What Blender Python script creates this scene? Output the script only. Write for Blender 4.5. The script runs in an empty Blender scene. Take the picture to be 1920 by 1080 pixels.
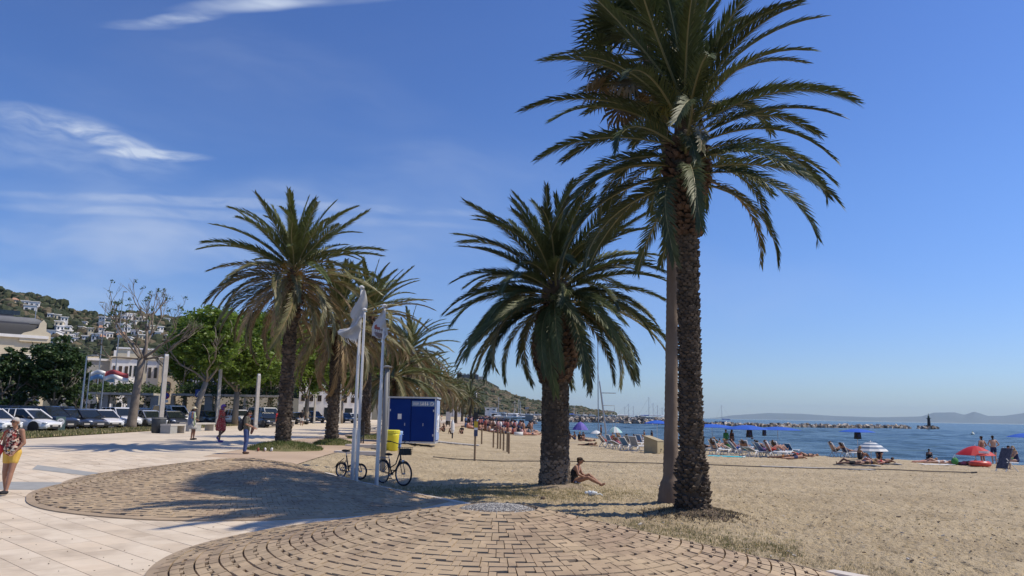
import bpy, bmesh, math, random
import numpy as np
from mathutils import Vector, Matrix, noise
R = math.radians
sc = bpy.context.scene
col = sc.collection
rnd = random.Random(7)

# ---------------------------------------------------------------- camera
cd = bpy.data.cameras.new('camera')
cam = bpy.data.objects.new('camera', cd)
col.objects.link(cam)
F = 1450.0
cd.sensor_width = 36.0
cd.lens = 36.0 * F / 1920.0
cd.clip_start = 0.1
cd.clip_end = 40000
CAM = Vector((0, 0, 2.0))
CM = Matrix.Rotation(R(90 + 9.32), 3, 'X') @ Matrix.Rotation(R(1.02), 3, 'Z')
cam.matrix_world = Matrix.Translation(CAM) @ CM.to_4x4()
sc.camera = cam

# ---------------------------------------------------------------- sky, sun, exposure
SUN_EL, SUN_DIR = 53.0, Vector((1.0, 0.04, 0)).normalized()      # where the sun stands, seen from the ground
world = bpy.data.worlds.new('World')
sc.world = world
world.use_nodes = True
wn, wl = world.node_tree.nodes, world.node_tree.links
wn.clear()
sky = wn.new('ShaderNodeTexSky')
sky.sky_type = 'NISHITA'
sky.sun_disc = False
sky.sun_elevation = R(SUN_EL)
sky.sun_rotation = math.atan2(SUN_DIR.x, SUN_DIR.y)
sky.air_density = 1.0
sky.dust_density = 0.3
sky.ozone_density = 3.0
bg = wn.new('ShaderNodeBackground')
bg.inputs[1].default_value = 0.12
wo = wn.new('ShaderNodeOutputWorld')
tc = wn.new('ShaderNodeTexCoord')
sep = wn.new('ShaderNodeSeparateXYZ')
wl.new(tc.outputs['Generated'], sep.inputs[0])
def wm(op, a, b=None, c=None, clamp=False):
    n = wn.new('ShaderNodeMath'); n.operation = op; n.use_clamp = clamp
    for i, v in enumerate((a, b, c)):
        if v is None: continue
        if isinstance(v, (int, float)): n.inputs[i].default_value = v
        else: wl.new(v, n.inputs[i])
    return n.outputs[0]
def wsm(v, a, b):
    n = wn.new('ShaderNodeMapRange'); n.interpolation_type = 'SMOOTHSTEP'
    wl.new(v, n.inputs[0]); n.inputs[1].default_value = a; n.inputs[2].default_value = b
    return n.outputs[0]
def wcomb(x, y, z):
    n = wn.new('ShaderNodeCombineXYZ')
    for i, v in enumerate((x, y, z)):
        if isinstance(v, (int, float)): n.inputs[i].default_value = v
        else: wl.new(v, n.inputs[i])
    return n.outputs[0]
def wnoise(vec, scale, detail, rough, dist=0.0):
    n = wn.new('ShaderNodeTexNoise'); wl.new(vec, n.inputs['Vector'])
    n.inputs['Scale'].default_value = scale; n.inputs['Detail'].default_value = detail
    n.inputs['Roughness'].default_value = rough; n.inputs['Distortion'].default_value = dist
    return n.outputs[0]
yy = wm('MAXIMUM', sep.outputs[1], 0.05)
U = wm('DIVIDE', sep.outputs[0], yy)
V = wm('DIVIDE', sep.outputs[2], yy)
uv3 = wcomb(U, V, 0.0)
front = wsm(sep.outputs[1], 0.15, 0.4)
warpn = wnoise(wcomb(wm('MULTIPLY', U, .8), V, 3.0), 5.0, 3, .55)
warp = wm('MULTIPLY', wm('SUBTRACT', warpn, .5), .10)
Uw = U
Vw = wm('ADD', V, warp)
slant = wm('ADD', Vw, wm('MULTIPLY', U, .14))
fib = wnoise(wcomb(wm('MULTIPLY', U, 3.2), wm('MULTIPLY', slant, 16.0), 1.0), 2.0, 5, .60)
fib = wsm(fib, .30, .74)
fib2 = wsm(wnoise(wcomb(wm('MULTIPLY', U, 1.5), wm('MULTIPLY', slant, 5.0), 6.0), 1.6, 4, .6), .32, .72)
def wisp(u0, v0, ang, lu, lv, amount, f):
    """one streak of cirrus, long along ang, feathered by the stretched noise"""
    c, s = math.cos(ang), math.sin(ang)
    du, dv = wm('SUBTRACT', U, u0), wm('SUBTRACT', wm('ADD', V, wm('MULTIPLY', warp, min(1.0, lv * 12))), v0)
    a = wm('ADD', wm('MULTIPLY', du, c / lu), wm('MULTIPLY', dv, s / lu))
    b = wm('SUBTRACT', wm('MULTIPLY', dv, c / lv), wm('MULTIPLY', du, s / lv))
    d = wm('ADD', wm('MULTIPLY', a, a), wm('MULTIPLY', b, b))
    return wm('MULTIPLY', wm('MULTIPLY', wsm(d, 1.0, 0.0), f), amount)
cl = wisp(-.635, .382, -.16, .12, .024, .5, fib)
for args in ((-.545, .358, -.33, .12, .016, .85, fib), (-.485, .338, -.05, .09, .010, .85, fib), (-.60, .345, -.14, .20, .045, .28, fib),
             (-.37, .560, .10, .13, .016, .9, fib2), (-.46, .537, .12, .07, .012, .6, fib), (-.25, .570, .08, .16, .014, .6, fib2), (-.52, .525, .0, .07, .010, .3, fib), (-.36, .272, -.03, .42, .009, .38, fib),
             (-.40, .255, -.03, .40, .009, .34, fib), (-.62, .20, .0, .55, .13, .42, fib2), (-.35, .25, -.06, .40, .06, .2, fib2),
             (-.12, .30, .1, .28, .08, .16, fib2), (-.3, .44, -.4, .30, .08, .10, fib2), (.05, .16, -.03, .6, .08, .10, fib2)):
    cl = wm('ADD', cl, wisp(*args))
# thin general veil, everywhere in the sky, heavier towards the west
zz = wm('MAXIMUM', sep.outputs[2], 0.04)
pl = wcomb(wm('MULTIPLY', wm('DIVIDE', sep.outputs[0], zz), .5), wm('DIVIDE', sep.outputs[1], zz), 0.0)
veil = wm('MULTIPLY', wsm(wnoise(pl, .8, 6, .6, .8), .42, .85), wsm(sep.outputs[0], .3, -.7))
cl = wm('ADD', wm('MULTIPLY', cl, front), wm('MULTIPLY', veil, .10))
cl = wm('MINIMUM', cl, .9)
hs = wn.new('ShaderNodeHueSaturation')
wl.new(sky.outputs[0], hs.inputs['Color'])
hs.inputs['Saturation'].default_value = 1.15
hs.inputs['Hue'].default_value = 0.513
mixc = wn.new('ShaderNodeMixRGB')
tint = wn.new('ShaderNodeMixRGB'); tint.blend_type = 'MULTIPLY'; tint.inputs[0].default_value = 1
ramp = wn.new('ShaderNodeMixRGB'); wl.new(wsm(sep.outputs[2], 0.0, .30), ramp.inputs[0])
ramp.inputs[1].default_value = (.60, .72, 1.02, 1); ramp.inputs[2].default_value = (.74, .91, 1.10, 1)
wl.new(hs.outputs[0], tint.inputs[1]); wl.new(ramp.outputs[0], tint.inputs[2])
gain = wn.new('ShaderNodeVectorMath'); gain.operation = 'SCALE'; wl.new(tint.outputs[0], gain.inputs[0])
wl.new(wm('ADD', wm('MULTIPLY', wsm(sep.outputs[0], -.35, .75), .15), 1.0), gain.inputs['Scale'])
wl.new(cl, mixc.inputs[0]); wl.new(gain.outputs[0], mixc.inputs[1])
mixc.inputs[2].default_value = (5.2, 5.9, 7.2, 1)
wl.new(mixc.outputs[0], bg.inputs[0])
wl.new(bg.outputs[0], wo.inputs[0])

sl = bpy.data.lights.new('sun', 'SUN')
sl.energy = 4.3
sl.angle = R(0.53)
sl.color = (1.0, 0.895, 0.74)
sun = bpy.data.objects.new('sun', sl)
col.objects.link(sun)
sd = Vector((SUN_DIR.x * math.cos(R(SUN_EL)), SUN_DIR.y * math.cos(R(SUN_EL)), math.sin(R(SUN_EL))))
sun.rotation_euler = sd.to_track_quat('Z', 'Y').to_euler()
sun.location = (30, 0, 40)

sc.view_settings.view_transform = 'Standard'
sc.view_settings.look = 'None'
sc.view_settings.gamma = 1.0
sc.view_settings.exposure = 0.0
sc.view_settings.use_curve_mapping = False
sc.render.engine = 'CYCLES'
sc.cycles.max_bounces = 6
sc.cycles.diffuse_bounces = 3
sc.cycles.glossy_bounces = 2
sc.cycles.transmission_bounces = 3
sc.cycles.transparent_max_bounces = 8
sc.cycles.volume_bounces = 0
sc.cycles.use_denoising = True

# ---------------------------------------------------------------- ground model
SHORE = [(90, -25), (70, 15), (35, 53.5), (23.5, 63), (11.6, 99), (4.1, 149), (-4.5, 327), (-12, 470), (-60, 900), (-200, 4000)]
WATER = -0.8
def sstep(a, b, x):
    t = np.clip((x - a) / (b - a), 0, 1)
    return t * t * (3 - 2 * t)
def inland(x, y):
    x = np.asarray(x, float); y = np.asarray(y, float)
    best = np.full(np.broadcast(x, y).shape, 1e9); sg = np.ones_like(best)
    for (ax, ay), (bx, by) in zip(SHORE[:-1], SHORE[1:]):
        dx, dy = bx - ax, by - ay
        t = np.clip(((x - ax) * dx + (y - ay) * dy) / (dx * dx + dy * dy), 0, 1)
        d = np.hypot(x - ax - t * dx, y - ay - t * dy)
        s = np.sign(dx * (y - ay) - dy * (x - ax))
        m = d < best
        best = np.where(m, d, best); sg = np.where(m, s, sg)
    return best * np.where(sg >= 0, 1, -1)
def Gn(x, y):
    s = inland(x, y)
    z = WATER + np.where(s < 0, s * .05, .22 * sstep(0, 5, s) + .50 * sstep(2, 36, s) + .06 * sstep(0, 14, s))
    z = np.maximum(z, -3)
    return z + .4 * sstep(13, 34, np.asarray(y, float)) * sstep(2, 9, -np.asarray(x, float))
def _ss(a, b, x):
    t = (x - a) / (b - a); t = 0.0 if t < 0 else (1.0 if t > 1 else t)
    return t * t * (3 - 2 * t)
def G(x, y):
    best = 1e18; sg = 1
    for i in range(len(SHORE) - 1):
        ax, ay = SHORE[i]; bx, by = SHORE[i + 1]; dx = bx - ax; dy = by - ay
        t = ((x - ax) * dx + (y - ay) * dy) / (dx * dx + dy * dy); t = 0.0 if t < 0 else (1.0 if t > 1 else t)
        ex = x - ax - t * dx; ey = y - ay - t * dy; d = ex * ex + ey * ey
        if d < best: best = d; sg = 1 if dx * (y - ay) - dy * (x - ax) >= 0 else -1
    s = math.sqrt(best) * sg
    z = WATER + (s * .05 if s < 0 else .22 * _ss(0, 5, s) + .50 * _ss(2, 36, s) + .06 * _ss(0, 14, s))
    return max(z, -3) + .4 * _ss(13, 34, y) * _ss(2, 9, -x)
def ray(px, py):
    return CM @ Vector(((px - 960) / F, (540 - py) / F, -1))
def gp(px, py):
    """the point of the ground that the photograph shows at this place"""
    d = ray(px, py)
    t = 2.0 / max(1e-4, -d.z)
    for _ in range(40):
        p = CAM + d * t
        t += (p.z - G(p.x, p.y)) / max(2e-3, -d.z) * .6
        t = min(t, 3000)
        if abs(p.z - G(p.x, p.y)) < 1e-4: break
    p = CAM + d * t
    return Vector((p.x, p.y, G(p.x, p.y)))
def at(px, py, Y):
    d = ray(px, py)
    return CAM + d * (Y / d.y)

# ---------------------------------------------------------------- object helpers
def link(o, parent=None):
    col.objects.link(o)
    if parent is not None: o.parent = parent
    return o
def tag(o, label=None, cat=None, group=None, kind=None):
    if label: o['label'] = label
    if cat: o['category'] = cat
    if group: o['group'] = group
    if kind: o['kind'] = kind
    return o
def thing(name, label, cat, loc=(0, 0, 0), rz=0.0, group=None, scale=None):
    o = bpy.data.objects.new(name, None)
    o.empty_display_size = .2
    o.location = loc
    o.rotation_euler = (0, 0, rz)
    if scale: o.scale = (scale,) * 3 if isinstance(scale, (int, float)) else scale
    link(o)
    return tag(o, label, cat, group)
def mob(name, me, parent=None, mats=None):
    o = bpy.data.objects.new(name, me)
    link(o, parent)
    if mats:
        for i, m in enumerate(mats):
            if i < len(me.materials):
                o.material_slots[i].link = 'OBJECT'; o.material_slots[i].material = m
    return o
def copy_tree(o, parent=None):
    c = o.copy(); col.objects.link(c); c.parent = parent
    for ch in o.children: copy_tree(ch, c)
    return c
def rotm(rx=0, ry=0, rz=0):
    return Matrix.Rotation(rz, 3, 'Z') @ Matrix.Rotation(ry, 3, 'Y') @ Matrix.Rotation(rx, 3, 'X')
class MB:
    def __init__(s): s.v = []; s.f = []; s.m = []
    def add(s, vs, fs, m=0):
        b = len(s.v); s.v.extend([tuple(v) for v in vs]); s.f.extend([tuple(i + b for i in f) for f in fs]); s.m.extend([m] * len(fs))
    def box(s, c, d, m=0, rot=None, top=1.0):
        c = Vector(c); vs = []
        for z in (-.5, .5):
            k = top if z > 0 else 1.0
            for x, y in ((-.5, -.5), (.5, -.5), (.5, .5), (-.5, .5)):
                p = Vector((x * d[0] * k, y * d[1] * k, z * d[2]))
                vs.append(c + (rot @ p if rot else p))
        s.add(vs, [(3, 2, 1, 0), (4, 5, 6, 7), (0, 1, 5, 4), (1, 2, 6, 5), (2, 3, 7, 6), (3, 0, 4, 7)], m)
        return s
    def tube(s, pts, rad, n=8, m=0, closed=False, flat=1.0):
        pts = [Vector(p) for p in pts]
        if isinstance(rad, (int, float)): rad = [rad] * len(pts)
        vs = []; prev = None; k = len(pts)
        for i, p in enumerate(pts):
            if closed: t = pts[(i + 1) % k] - pts[i - 1]
            else: t = (pts[min(i + 1, k - 1)] - pts[max(i - 1, 0)])
            t = t.normalized() if t.length > 1e-9 else Vector((0, 0, 1))
            a = prev if prev is not None else (Vector((0, 0, 1)) if abs(t.z) < .9 else Vector((1, 0, 0)))
            a = (a - t * a.dot(t)).normalized(); prev = a
            b = t.cross(a)
            for j in range(n):
                w = 2 * math.pi * j / n
                vs.append(p + (a * math.cos(w) * flat + b * math.sin(w)) * rad[i])
        fs = []
        for i in range(k if closed else k - 1):
            i2 = (i + 1) % k
            for j in range(n):
                j2 = (j + 1) % n
                fs.append((i * n + j, i * n + j2, i2 * n + j2, i2 * n + j))
        if not closed:
            fs.append(tuple(range(n - 1, -1, -1))); fs.append(tuple((k - 1) * n + j for j in range(n)))
        s.add(vs, fs, m); return s
    def lathe(s, prof, n=16, m=0, c=(0, 0, 0), sx=1, sy=1):
        vs = []
        for r, z in prof:
            for j in range(n):
                w = 2 * math.pi * j / n
                vs.append((c[0] + r * sx * math.cos(w), c[1] + r * sy * math.sin(w), c[2] + z))
        fs = []
        for i in range(len(prof) - 1):
            for j in range(n):
                j2 = (j + 1) % n
                fs.append((i * n + j, i * n + j2, (i + 1) * n + j2, (i + 1) * n + j))
        fs.append(tuple(range(n - 1, -1, -1))); fs.append(tuple((len(prof) - 1) * n + j for j in range(n)))
        s.add(vs, fs, m); return s
    def ball(s, c, r, m=0, seg=10, rings=6):
        if isinstance(r, (int, float)): r = (r, r, r)
        vs = [(c[0], c[1], c[2] - r[2])]
        for i in range(1, rings):
            a = math.pi * i / rings
            for j in range(seg):
                w = 2 * math.pi * j / seg
                vs.append((c[0] + r[0] * math.sin(a) * math.cos(w), c[1] + r[1] * math.sin(a) * math.sin(w), c[2] - r[2] * math.cos(a)))
        vs.append((c[0], c[1], c[2] + r[2]))
        fs = [(0, 1 + (j + 1) % seg, 1 + j) for j in range(seg)]
        for i in range(rings - 2):
            for j in range(seg):
                a = 1 + i * seg + j; b = 1 + i * seg + (j + 1) % seg
                fs.append((a, b, b + seg, a + seg))
        o = 1 + (rings - 2) * seg; t = len(vs) - 1
        fs += [(o + j, o + (j + 1) % seg, t) for j in range(seg)]
        s.add(vs, fs, m); return s
    def prism(s, poly, z0, z1, m=0):
        """closed outline in the xy plane raised from z0 to z1"""
        n = len(poly)
        s.add([(x, y, z0) for x, y in poly] + [(x, y, z1) for x, y in poly],
              [tuple(range(n - 1, -1, -1)), tuple(range(n, 2 * n))] + [(i, (i + 1) % n, n + (i + 1) % n, n + i) for i in range(n)], m)
        return s
    def slab_xz(s, poly, y0, y1, m=0):
        n = len(poly)
        s.add([(x, y0, z) for x, z in poly] + [(x, y1, z) for x, z in poly],
              [tuple(range(n)), tuple(range(2 * n - 1, n - 1, -1))] + [((i + 1) % n, i, n + i, n + (i + 1) % n) for i in range(n)], m)
        return s
    def mesh(s, name, mats, smooth=False):
        me = bpy.data.meshes.new(name)
        me.from_pydata(s.v, [], s.f)
        for m in (mats if isinstance(mats, (list, tuple)) else [mats]): me.materials.append(m)
        if s.m and max(s.m) > 0: me.polygons.foreach_set('material_index', s.m)
        if smooth: me.polygons.foreach_set('use_smooth', [True] * len(s.f))
        me.update()
        return me
    def build(s, name, mats, parent=None, smooth=False):
        return link(bpy.data.objects.new(name, s.mesh(name, mats, smooth)), parent)
def npmesh(name, verts, faces, mats, smooth=False, mi=None):
    """quads or triangles from numpy arrays"""
    me = bpy.data.meshes.new(name)
    nv, nf, k = len(verts), len(faces), faces.shape[1]
    me.vertices.add(nv); me.vertices.foreach_set('co', np.asarray(verts, np.float32).ravel())
    me.loops.add(nf * k); me.loops.foreach_set('vertex_index', np.asarray(faces, np.int32).ravel())
    me.polygons.add(nf)
    me.polygons.foreach_set('loop_start', np.arange(0, nf * k, k, dtype=np.int32))
    me.polygons.foreach_set('loop_total', np.full(nf, k, np.int32))
    if mi is not None: me.polygons.foreach_set('material_index', np.asarray(mi, np.int32))
    me.polygons.foreach_set('use_smooth', np.full(nf, smooth))
    for m in (mats if isinstance(mats, (list, tuple)) else [mats]): me.materials.append(m)
    me.update(calc_edges=True)
    me.validate()
    return me
def gridfaces(nu, nv):
    i, j = np.meshgrid(np.arange(nu - 1), np.arange(nv - 1), indexing='ij')
    a = (i * nv + j).ravel()
    return np.stack([a, a + nv, a + nv + 1, a + 1], 1)

# ---------------------------------------------------------------- materials
MATS = {}
def mat(name, c, rough=.7, c2=None, scale=6.0, detail=4, bump=0.0, bscale=None, metal=0.0, spec=None, trans=0.0, c3=None, s3=.5, coords='Object', stretch=None, lo=.35, hi=.65, dist=0.02, coat=0.0, island=0.0, orand=0.0):
    """principled surface; c and c2 mixed by noise, c3 laid in by a second broader noise, fine relief by bump"""
    if name in MATS: return MATS[name]
    m = bpy.data.materials.new(name); m.use_nodes = True
    nt = m.node_tree; N, L = nt.nodes, nt.links
    p = N['Principled BSDF']
    p.inputs['Base Color'].default_value = (*c, 1)
    p.inputs['Roughness'].default_value = rough
    p.inputs['Metallic'].default_value = metal
    if spec is not None: p.inputs['Specular IOR Level'].default_value = spec
    if coat: p.inputs['Coat Weight'].default_value = coat
    vec = None
    if c2 is not None or bump or c3 is not None:
        t = N.new('ShaderNodeTexCoord'); vec = t.outputs[coords]
        if stretch:
            mp = N.new('ShaderNodeMapping'); mp.inputs['Scale'].default_value = stretch
            L.new(vec, mp.inputs[0]); vec = mp.outputs[0]
    def nz(sc_, dt, ro=.55):
        n = N.new('ShaderNodeTexNoise'); L.new(vec, n.inputs['Vector'])
        n.inputs['Scale'].default_value = sc_; n.inputs['Detail'].default_value = dt; n.inputs['Roughness'].default_value = ro
        return n.outputs[0]
    def mr(v, a, b):
        n = N.new('ShaderNodeMapRange'); L.new(v, n.inputs[0]); n.inputs[1].default_value = a; n.inputs[2].default_value = b
        return n.outputs[0]
    cur = None
    if c2 is not None:
        x = N.new('ShaderNodeMixRGB'); L.new(mr(nz(scale, detail), lo, hi), x.inputs[0])
        x.inputs[1].default_value = (*c, 1); x.inputs[2].default_value = (*c2, 1); cur = x.outputs[0]
    if c3 is not None:
        x = N.new('ShaderNodeMixRGB'); L.new(mr(nz(s3, 5, .6), .45, .68), x.inputs[0])
        if cur is not None: L.new(cur, x.inputs[1])
        else: x.inputs[1].default_value = (*c, 1)
        x.inputs[2].default_value = (*c3, 1); cur = x.outputs[0]
    if island or orand:
        src = []
        if island: gi = N.new('ShaderNodeNewGeometry'); src.append((gi.outputs['Random Per Island'], island))
        if orand: oi_ = N.new('ShaderNodeObjectInfo'); src.append((oi_.outputs['Random'], orand))
        for so, amt in src:
            r_ = N.new('ShaderNodeMapRange'); L.new(so, r_.inputs[0]); r_.inputs[3].default_value = 1 - amt; r_.inputs[4].default_value = 1 + amt
            x = N.new('ShaderNodeVectorMath'); x.operation = 'SCALE'
            if cur is not None: L.new(cur, x.inputs[0])
            else: x.inputs[0].default_value = c
            L.new(r_.outputs[0], x.inputs['Scale']); cur = x.outputs[0]
    if cur is not None: L.new(cur, p.inputs['Base Color'])
    if bump:
        b = N.new('ShaderNodeBump'); b.inputs['Strength'].default_value = bump; b.inputs['Distance'].default_value = dist
        L.new(nz(bscale or scale * 3, 5, .65), b.inputs['Height']); L.new(b.outputs[0], p.inputs['Normal'])
    if trans:
        o = N['Material Output']; tr = N.new('ShaderNodeBsdfTranslucent'); ms = N.new('ShaderNodeMixShader')
        if cur is not None: L.new(cur, tr.inputs[0])
        else: tr.inputs[0].default_value = (*c, 1)
        ms.inputs[0].default_value = trans
        L.new(p.outputs[0], ms.inputs[1]); L.new(tr.outputs[0], ms.inputs[2]); L.new(ms.outputs[0], o.inputs[0])
    MATS[name] = m
    return m
def plain(name, c, rough=.6, metal=0.0, **k): return mat(name, c, rough, metal=metal, **k)
ORD = ['first', 'second', 'third', 'fourth', 'fifth', 'sixth', 'seventh', 'eighth', 'ninth', 'tenth', 'eleventh', 'twelfth', 'thirteenth', 'fourteenth', 'fifteenth', 'sixteenth', 'seventeenth', 'eighteenth', 'nineteenth', 'twentieth', 'twenty-first', 'twenty-second', 'twenty-third', 'twenty-fourth', 'twenty-fifth', 'twenty-sixth', 'twenty-seventh', 'twenty-eighth', 'twenty-ninth', 'thirtieth', 'thirty-first', 'thirty-second', 'thirty-third', 'thirty-fourth', 'thirty-fifth', 'thirty-sixth', 'thirty-seventh', 'thirty-eighth', 'thirty-ninth', 'fortieth']
# ---------------------------------------------------------------- surface materials
M_sand = mat('sand', (.44, .35, .215), .95, (.53, .43, .27), 1.3, 8, bump=1.0, bscale=11, c3=(.37, .29, .175), s3=.35, dist=.10, lo=.3, hi=.7)
M_wet = mat('wet_sand', (.20, .15, .095), .5, (.26, .2, .13), 1.5, 4)
M_mound = mat('mound_concrete', (.39, .295, .19), .9, (.44, .335, .22), 3.0, 6, bump=.3, bscale=60, c3=(.30, .225, .15), s3=.9, dist=.01)
M_brick = mat('tan_paver', (.40, .30, .185), .88, (.46, .35, .22), 2.5, 6, bump=.35, bscale=70, c3=(.30, .215, .14), s3=.9, dist=.008, island=.16)
M_mortar = mat('dark_joint_dirt', (.10, .075, .05), .95, (.15, .11, .075), 8, 4)
M_slab = mat('pale_paving_slab', (.65, .55, .41), .8, (.70, .60, .46), 2.2, 6, bump=.12, bscale=50, c3=(.50, .41, .30), s3=.9, dist=.008, island=.045)
M_slab2 = mat('pale_paving_slab_warm', (.65, .535, .39), .8, (.72, .61, .46), 2.2, 6, bump=.12, bscale=50, dist=.008, c3=(.49, .40, .29), s3=1.1, island=.045)
M_joint = mat('slab_joint', (.40, .33, .25), .9)
M_greyband = mat('grey_stone_band', (.30, .30, .28), .75, (.36, .36, .335), 3, 5, bump=.15, bscale=50, dist=.006)
M_kerb = mat('white_kerb_stone', (.68, .62, .54), .7, (.60, .54, .46), 5, 4)
M_pebble = mat('grey_pebble', (.36, .35, .33), .7, (.46, .45, .42), 40, 3, bump=.3, bscale=60)
M_dirt = mat('tan_dirt_path', (.45, .335, .23), .92, (.52, .395, .275), 1.2, 7, bump=.35, bscale=30, c3=(.38, .28, .19), s3=.3)
M_asph = mat('asphalt', (.055, .055, .058), .85, (.08, .08, .08), 4, 5, bump=.2, bscale=60)
M_soil = mat('dark_soil', (.13, .095, .065), .95, (.20, .15, .10), 5, 5, bump=.6, bscale=25)
M_lawn = mat('lawn_earth', (.13, .13, .05), .95, (.20, .17, .08), 2.5, 6, bump=.4, bscale=40)

# ---------------------------------------------------------------- outline of the paved ground
EDGE = [(11, 1.82), (4.09, 11.26), (-.88, 18.05), (-4.98, 23.65), (-7.2, 26.7), (-7.3, 34), (-7.6, 60), (-8.2, 130), (-10, 400), (-14, 900)]
def edge_x(y):
    ys = [p[1] for p in EDGE]; xs = [p[0] for p in EDGE]
    return np.interp(y, ys, xs)
PALM_NEAR, PALM_FAN, PALM_MID = gp(1299, 967), gp(1257, 948), gp(1040, 917)
BUMPS = [(PALM_NEAR.x + .1, PALM_NEAR.y, 1.05, .17), (PALM_FAN.x, PALM_FAN.y, .9, .10), (PALM_MID.x + .2, PALM_MID.y - .1, 1.3, .16)]
def bumps(x, y):
    z = 0
    for bx, by, r, h in BUMPS:
        z = z + h * np.exp(-((x - bx) ** 2 + (y - by) ** 2) / (2 * (r * .55) ** 2))
    return z
def beach_relief(x, y):
    out = np.zeros(x.shape)
    for i in range(x.size):
        a, b = x.flat[i], y.flat[i]
        if b > 75 or b < 2: continue
        n1 = noise.noise((a * 1.1, b * 1.1, 3)); n2 = noise.noise((a * 3.4, b * 3.4, 9)); n3 = noise.noise((a * 8.5, b * 7.0, 5)); n4 = noise.noise((a * 17, b * 15, 15))
        out.flat[i] = .025 * n1 - .13 * max(0, n2 - .08) + .055 * n3 - .12 * max(0, n3 - .18) + .03 * n4
    return out
rr = np.concatenate([np.geomspace(2.2, 70, 520), np.geomspace(72, 6000, 70)])
aa = np.radians(np.concatenate([np.linspace(-88, -42, 24), np.linspace(-41, 41, 560), np.linspace(42, 88, 24)]))
RR, AA = np.meshgrid(rr, aa, indexing='ij')
X, Y = RR * np.sin(AA), RR * np.cos(AA)
Z = Gn(X, Y)
dE = X - edge_x(Y)                       # > 0 on the beach side
soft = sstep(.05, .6, dE)
rel = np.where((dE > 0), 1, 0)
Z = Z - .07 * (dE < 0.02)
msk = (dE > 0) & (RR < 75)
relief = np.zeros(X.shape); relief[msk] = beach_relief(X[msk], Y[msk])
Z = Z + relief * soft * np.interp(inland(X, Y), [0, 3], [0, 1]) + bumps(X, Y) * (dE > 0)
V3 = np.stack([X, Y, Z], -1).reshape(-1, 3)
me = npmesh('sand', V3, gridfaces(len(rr), len(aa))[:, ::-1], [M_sand], True)
o = mob('sand', me); tag(o, kind='structure')

def sheet(name, ys, xl, xr, nx, m, dz, kind='structure', parent=None):
    ys = np.asarray(ys, float)
    u = np.linspace(0, 1, nx)
    XX = xl(ys)[:, None] * (1 - u) + xr(ys)[:, None] * u
    YY = np.repeat(ys[:, None], nx, 1)
    ZZ = Gn(XX, YY) + dz
    me = npmesh(name, np.stack([XX, YY, ZZ], -1).reshape(-1, 3), gridfaces(len(ys), nx)[:, ::-1], [m])
    return tag(mob(name, me, parent), kind=kind)
# wet strip at the water's edge
tt = np.linspace(0, 1, 500)
sx = np.interp(tt * (len(SHORE) - 4), range(len(SHORE)), [p[0] for p in SHORE]); sy = np.interp(tt * (len(SHORE) - 4), range(len(SHORE)), [p[1] for p in SHORE])
dxs, dys = np.gradient(sx), np.gradient(sy); ln = np.hypot(dxs, dys); nxs, nys = -dys / ln, dxs / ln
k5 = np.linspace(-1.5, 1.1, 5)
WX = sx[:, None] + nxs[:, None] * k5 * (1 + .35 * np.sin(tt * 260)[:, None]); WY = sy[:, None] + nys[:, None] * k5
me = npmesh('wet_sand', np.stack([WX, WY, Gn(WX, WY) + .02], -1).reshape(-1, 3), gridfaces(500, 5)[:, ::-1], [M_wet], True)
tag(mob('wet_sand', me), kind='structure')

# ---------------------------------------------------------------- the paved mounds
def line_r(cx, cy, th):
    """distance from the centre to the straight plaza edge along angle th"""
    nx_, ny_ = .8106, .5857
    d = (1 - cx) * nx_ + (15.48 - cy) * ny_
    c = np.cos(th) * nx_ + np.sin(th) * ny_
    return np.where(c > .05, d / np.maximum(c, .05), 99)
def smin(a, b, k=.5):
    h = np.clip(.5 + .5 * (b - a) / k, 0, 1)
    return b * (1 - h) + a * h - k * h * (1 - h)
MA = (-.15, 11.45); MBc = (-7.0, 20.8)
def RA(th): return smin(4.54 + 0 * th, line_r(*MA, th) - .04, .25)
def RB(th):
    deg = np.degrees(th) % 360
    base = np.interp(deg, [0, 36, 95, 150, 192, 226, 246, 259, 276, 291, 306, 321, 331, 345, 360], [6.2, 6.5, 6.2, 5.0, 4.3, 4.92, 5.46, 5.78, 6.24, 6.42, 6.46, 6.3, 6.1, 6.0, 6.2], period=360)
    return smin(base, line_r(*MBc, th) - .06, .25)
def zA(x, y):
    r = np.hypot(x - MA[0], y - MA[1]); th = np.arctan2(y - MA[1], x - MA[0])
    return .022 + .69 * np.clip((RA(th) - np.maximum(r, .56)) / (RA(th) - .56), 0, 1)
def zB(x, y):
    r = np.hypot(x - MBc[0], y - MBc[1]); th = np.arctan2(y - MBc[1], x - MBc[0])
    rho = np.clip(1 - r / RB(th), 0, 1)
    return .022 + .69 * (rho - .10 * np.maximum(0, rho - .8) / .2 * rho)
def in_view(x, y, z, m=30):
    p = CM.transposed() @ (Vector((x, y, z)) - CAM)
    if p.z > -.1: return False
    u, v = 960 + p.x / -p.z * F, 540 - p.y / -p.z * F
    return -m < u < 1920 + m and -m < v < 1080 + m
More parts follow.
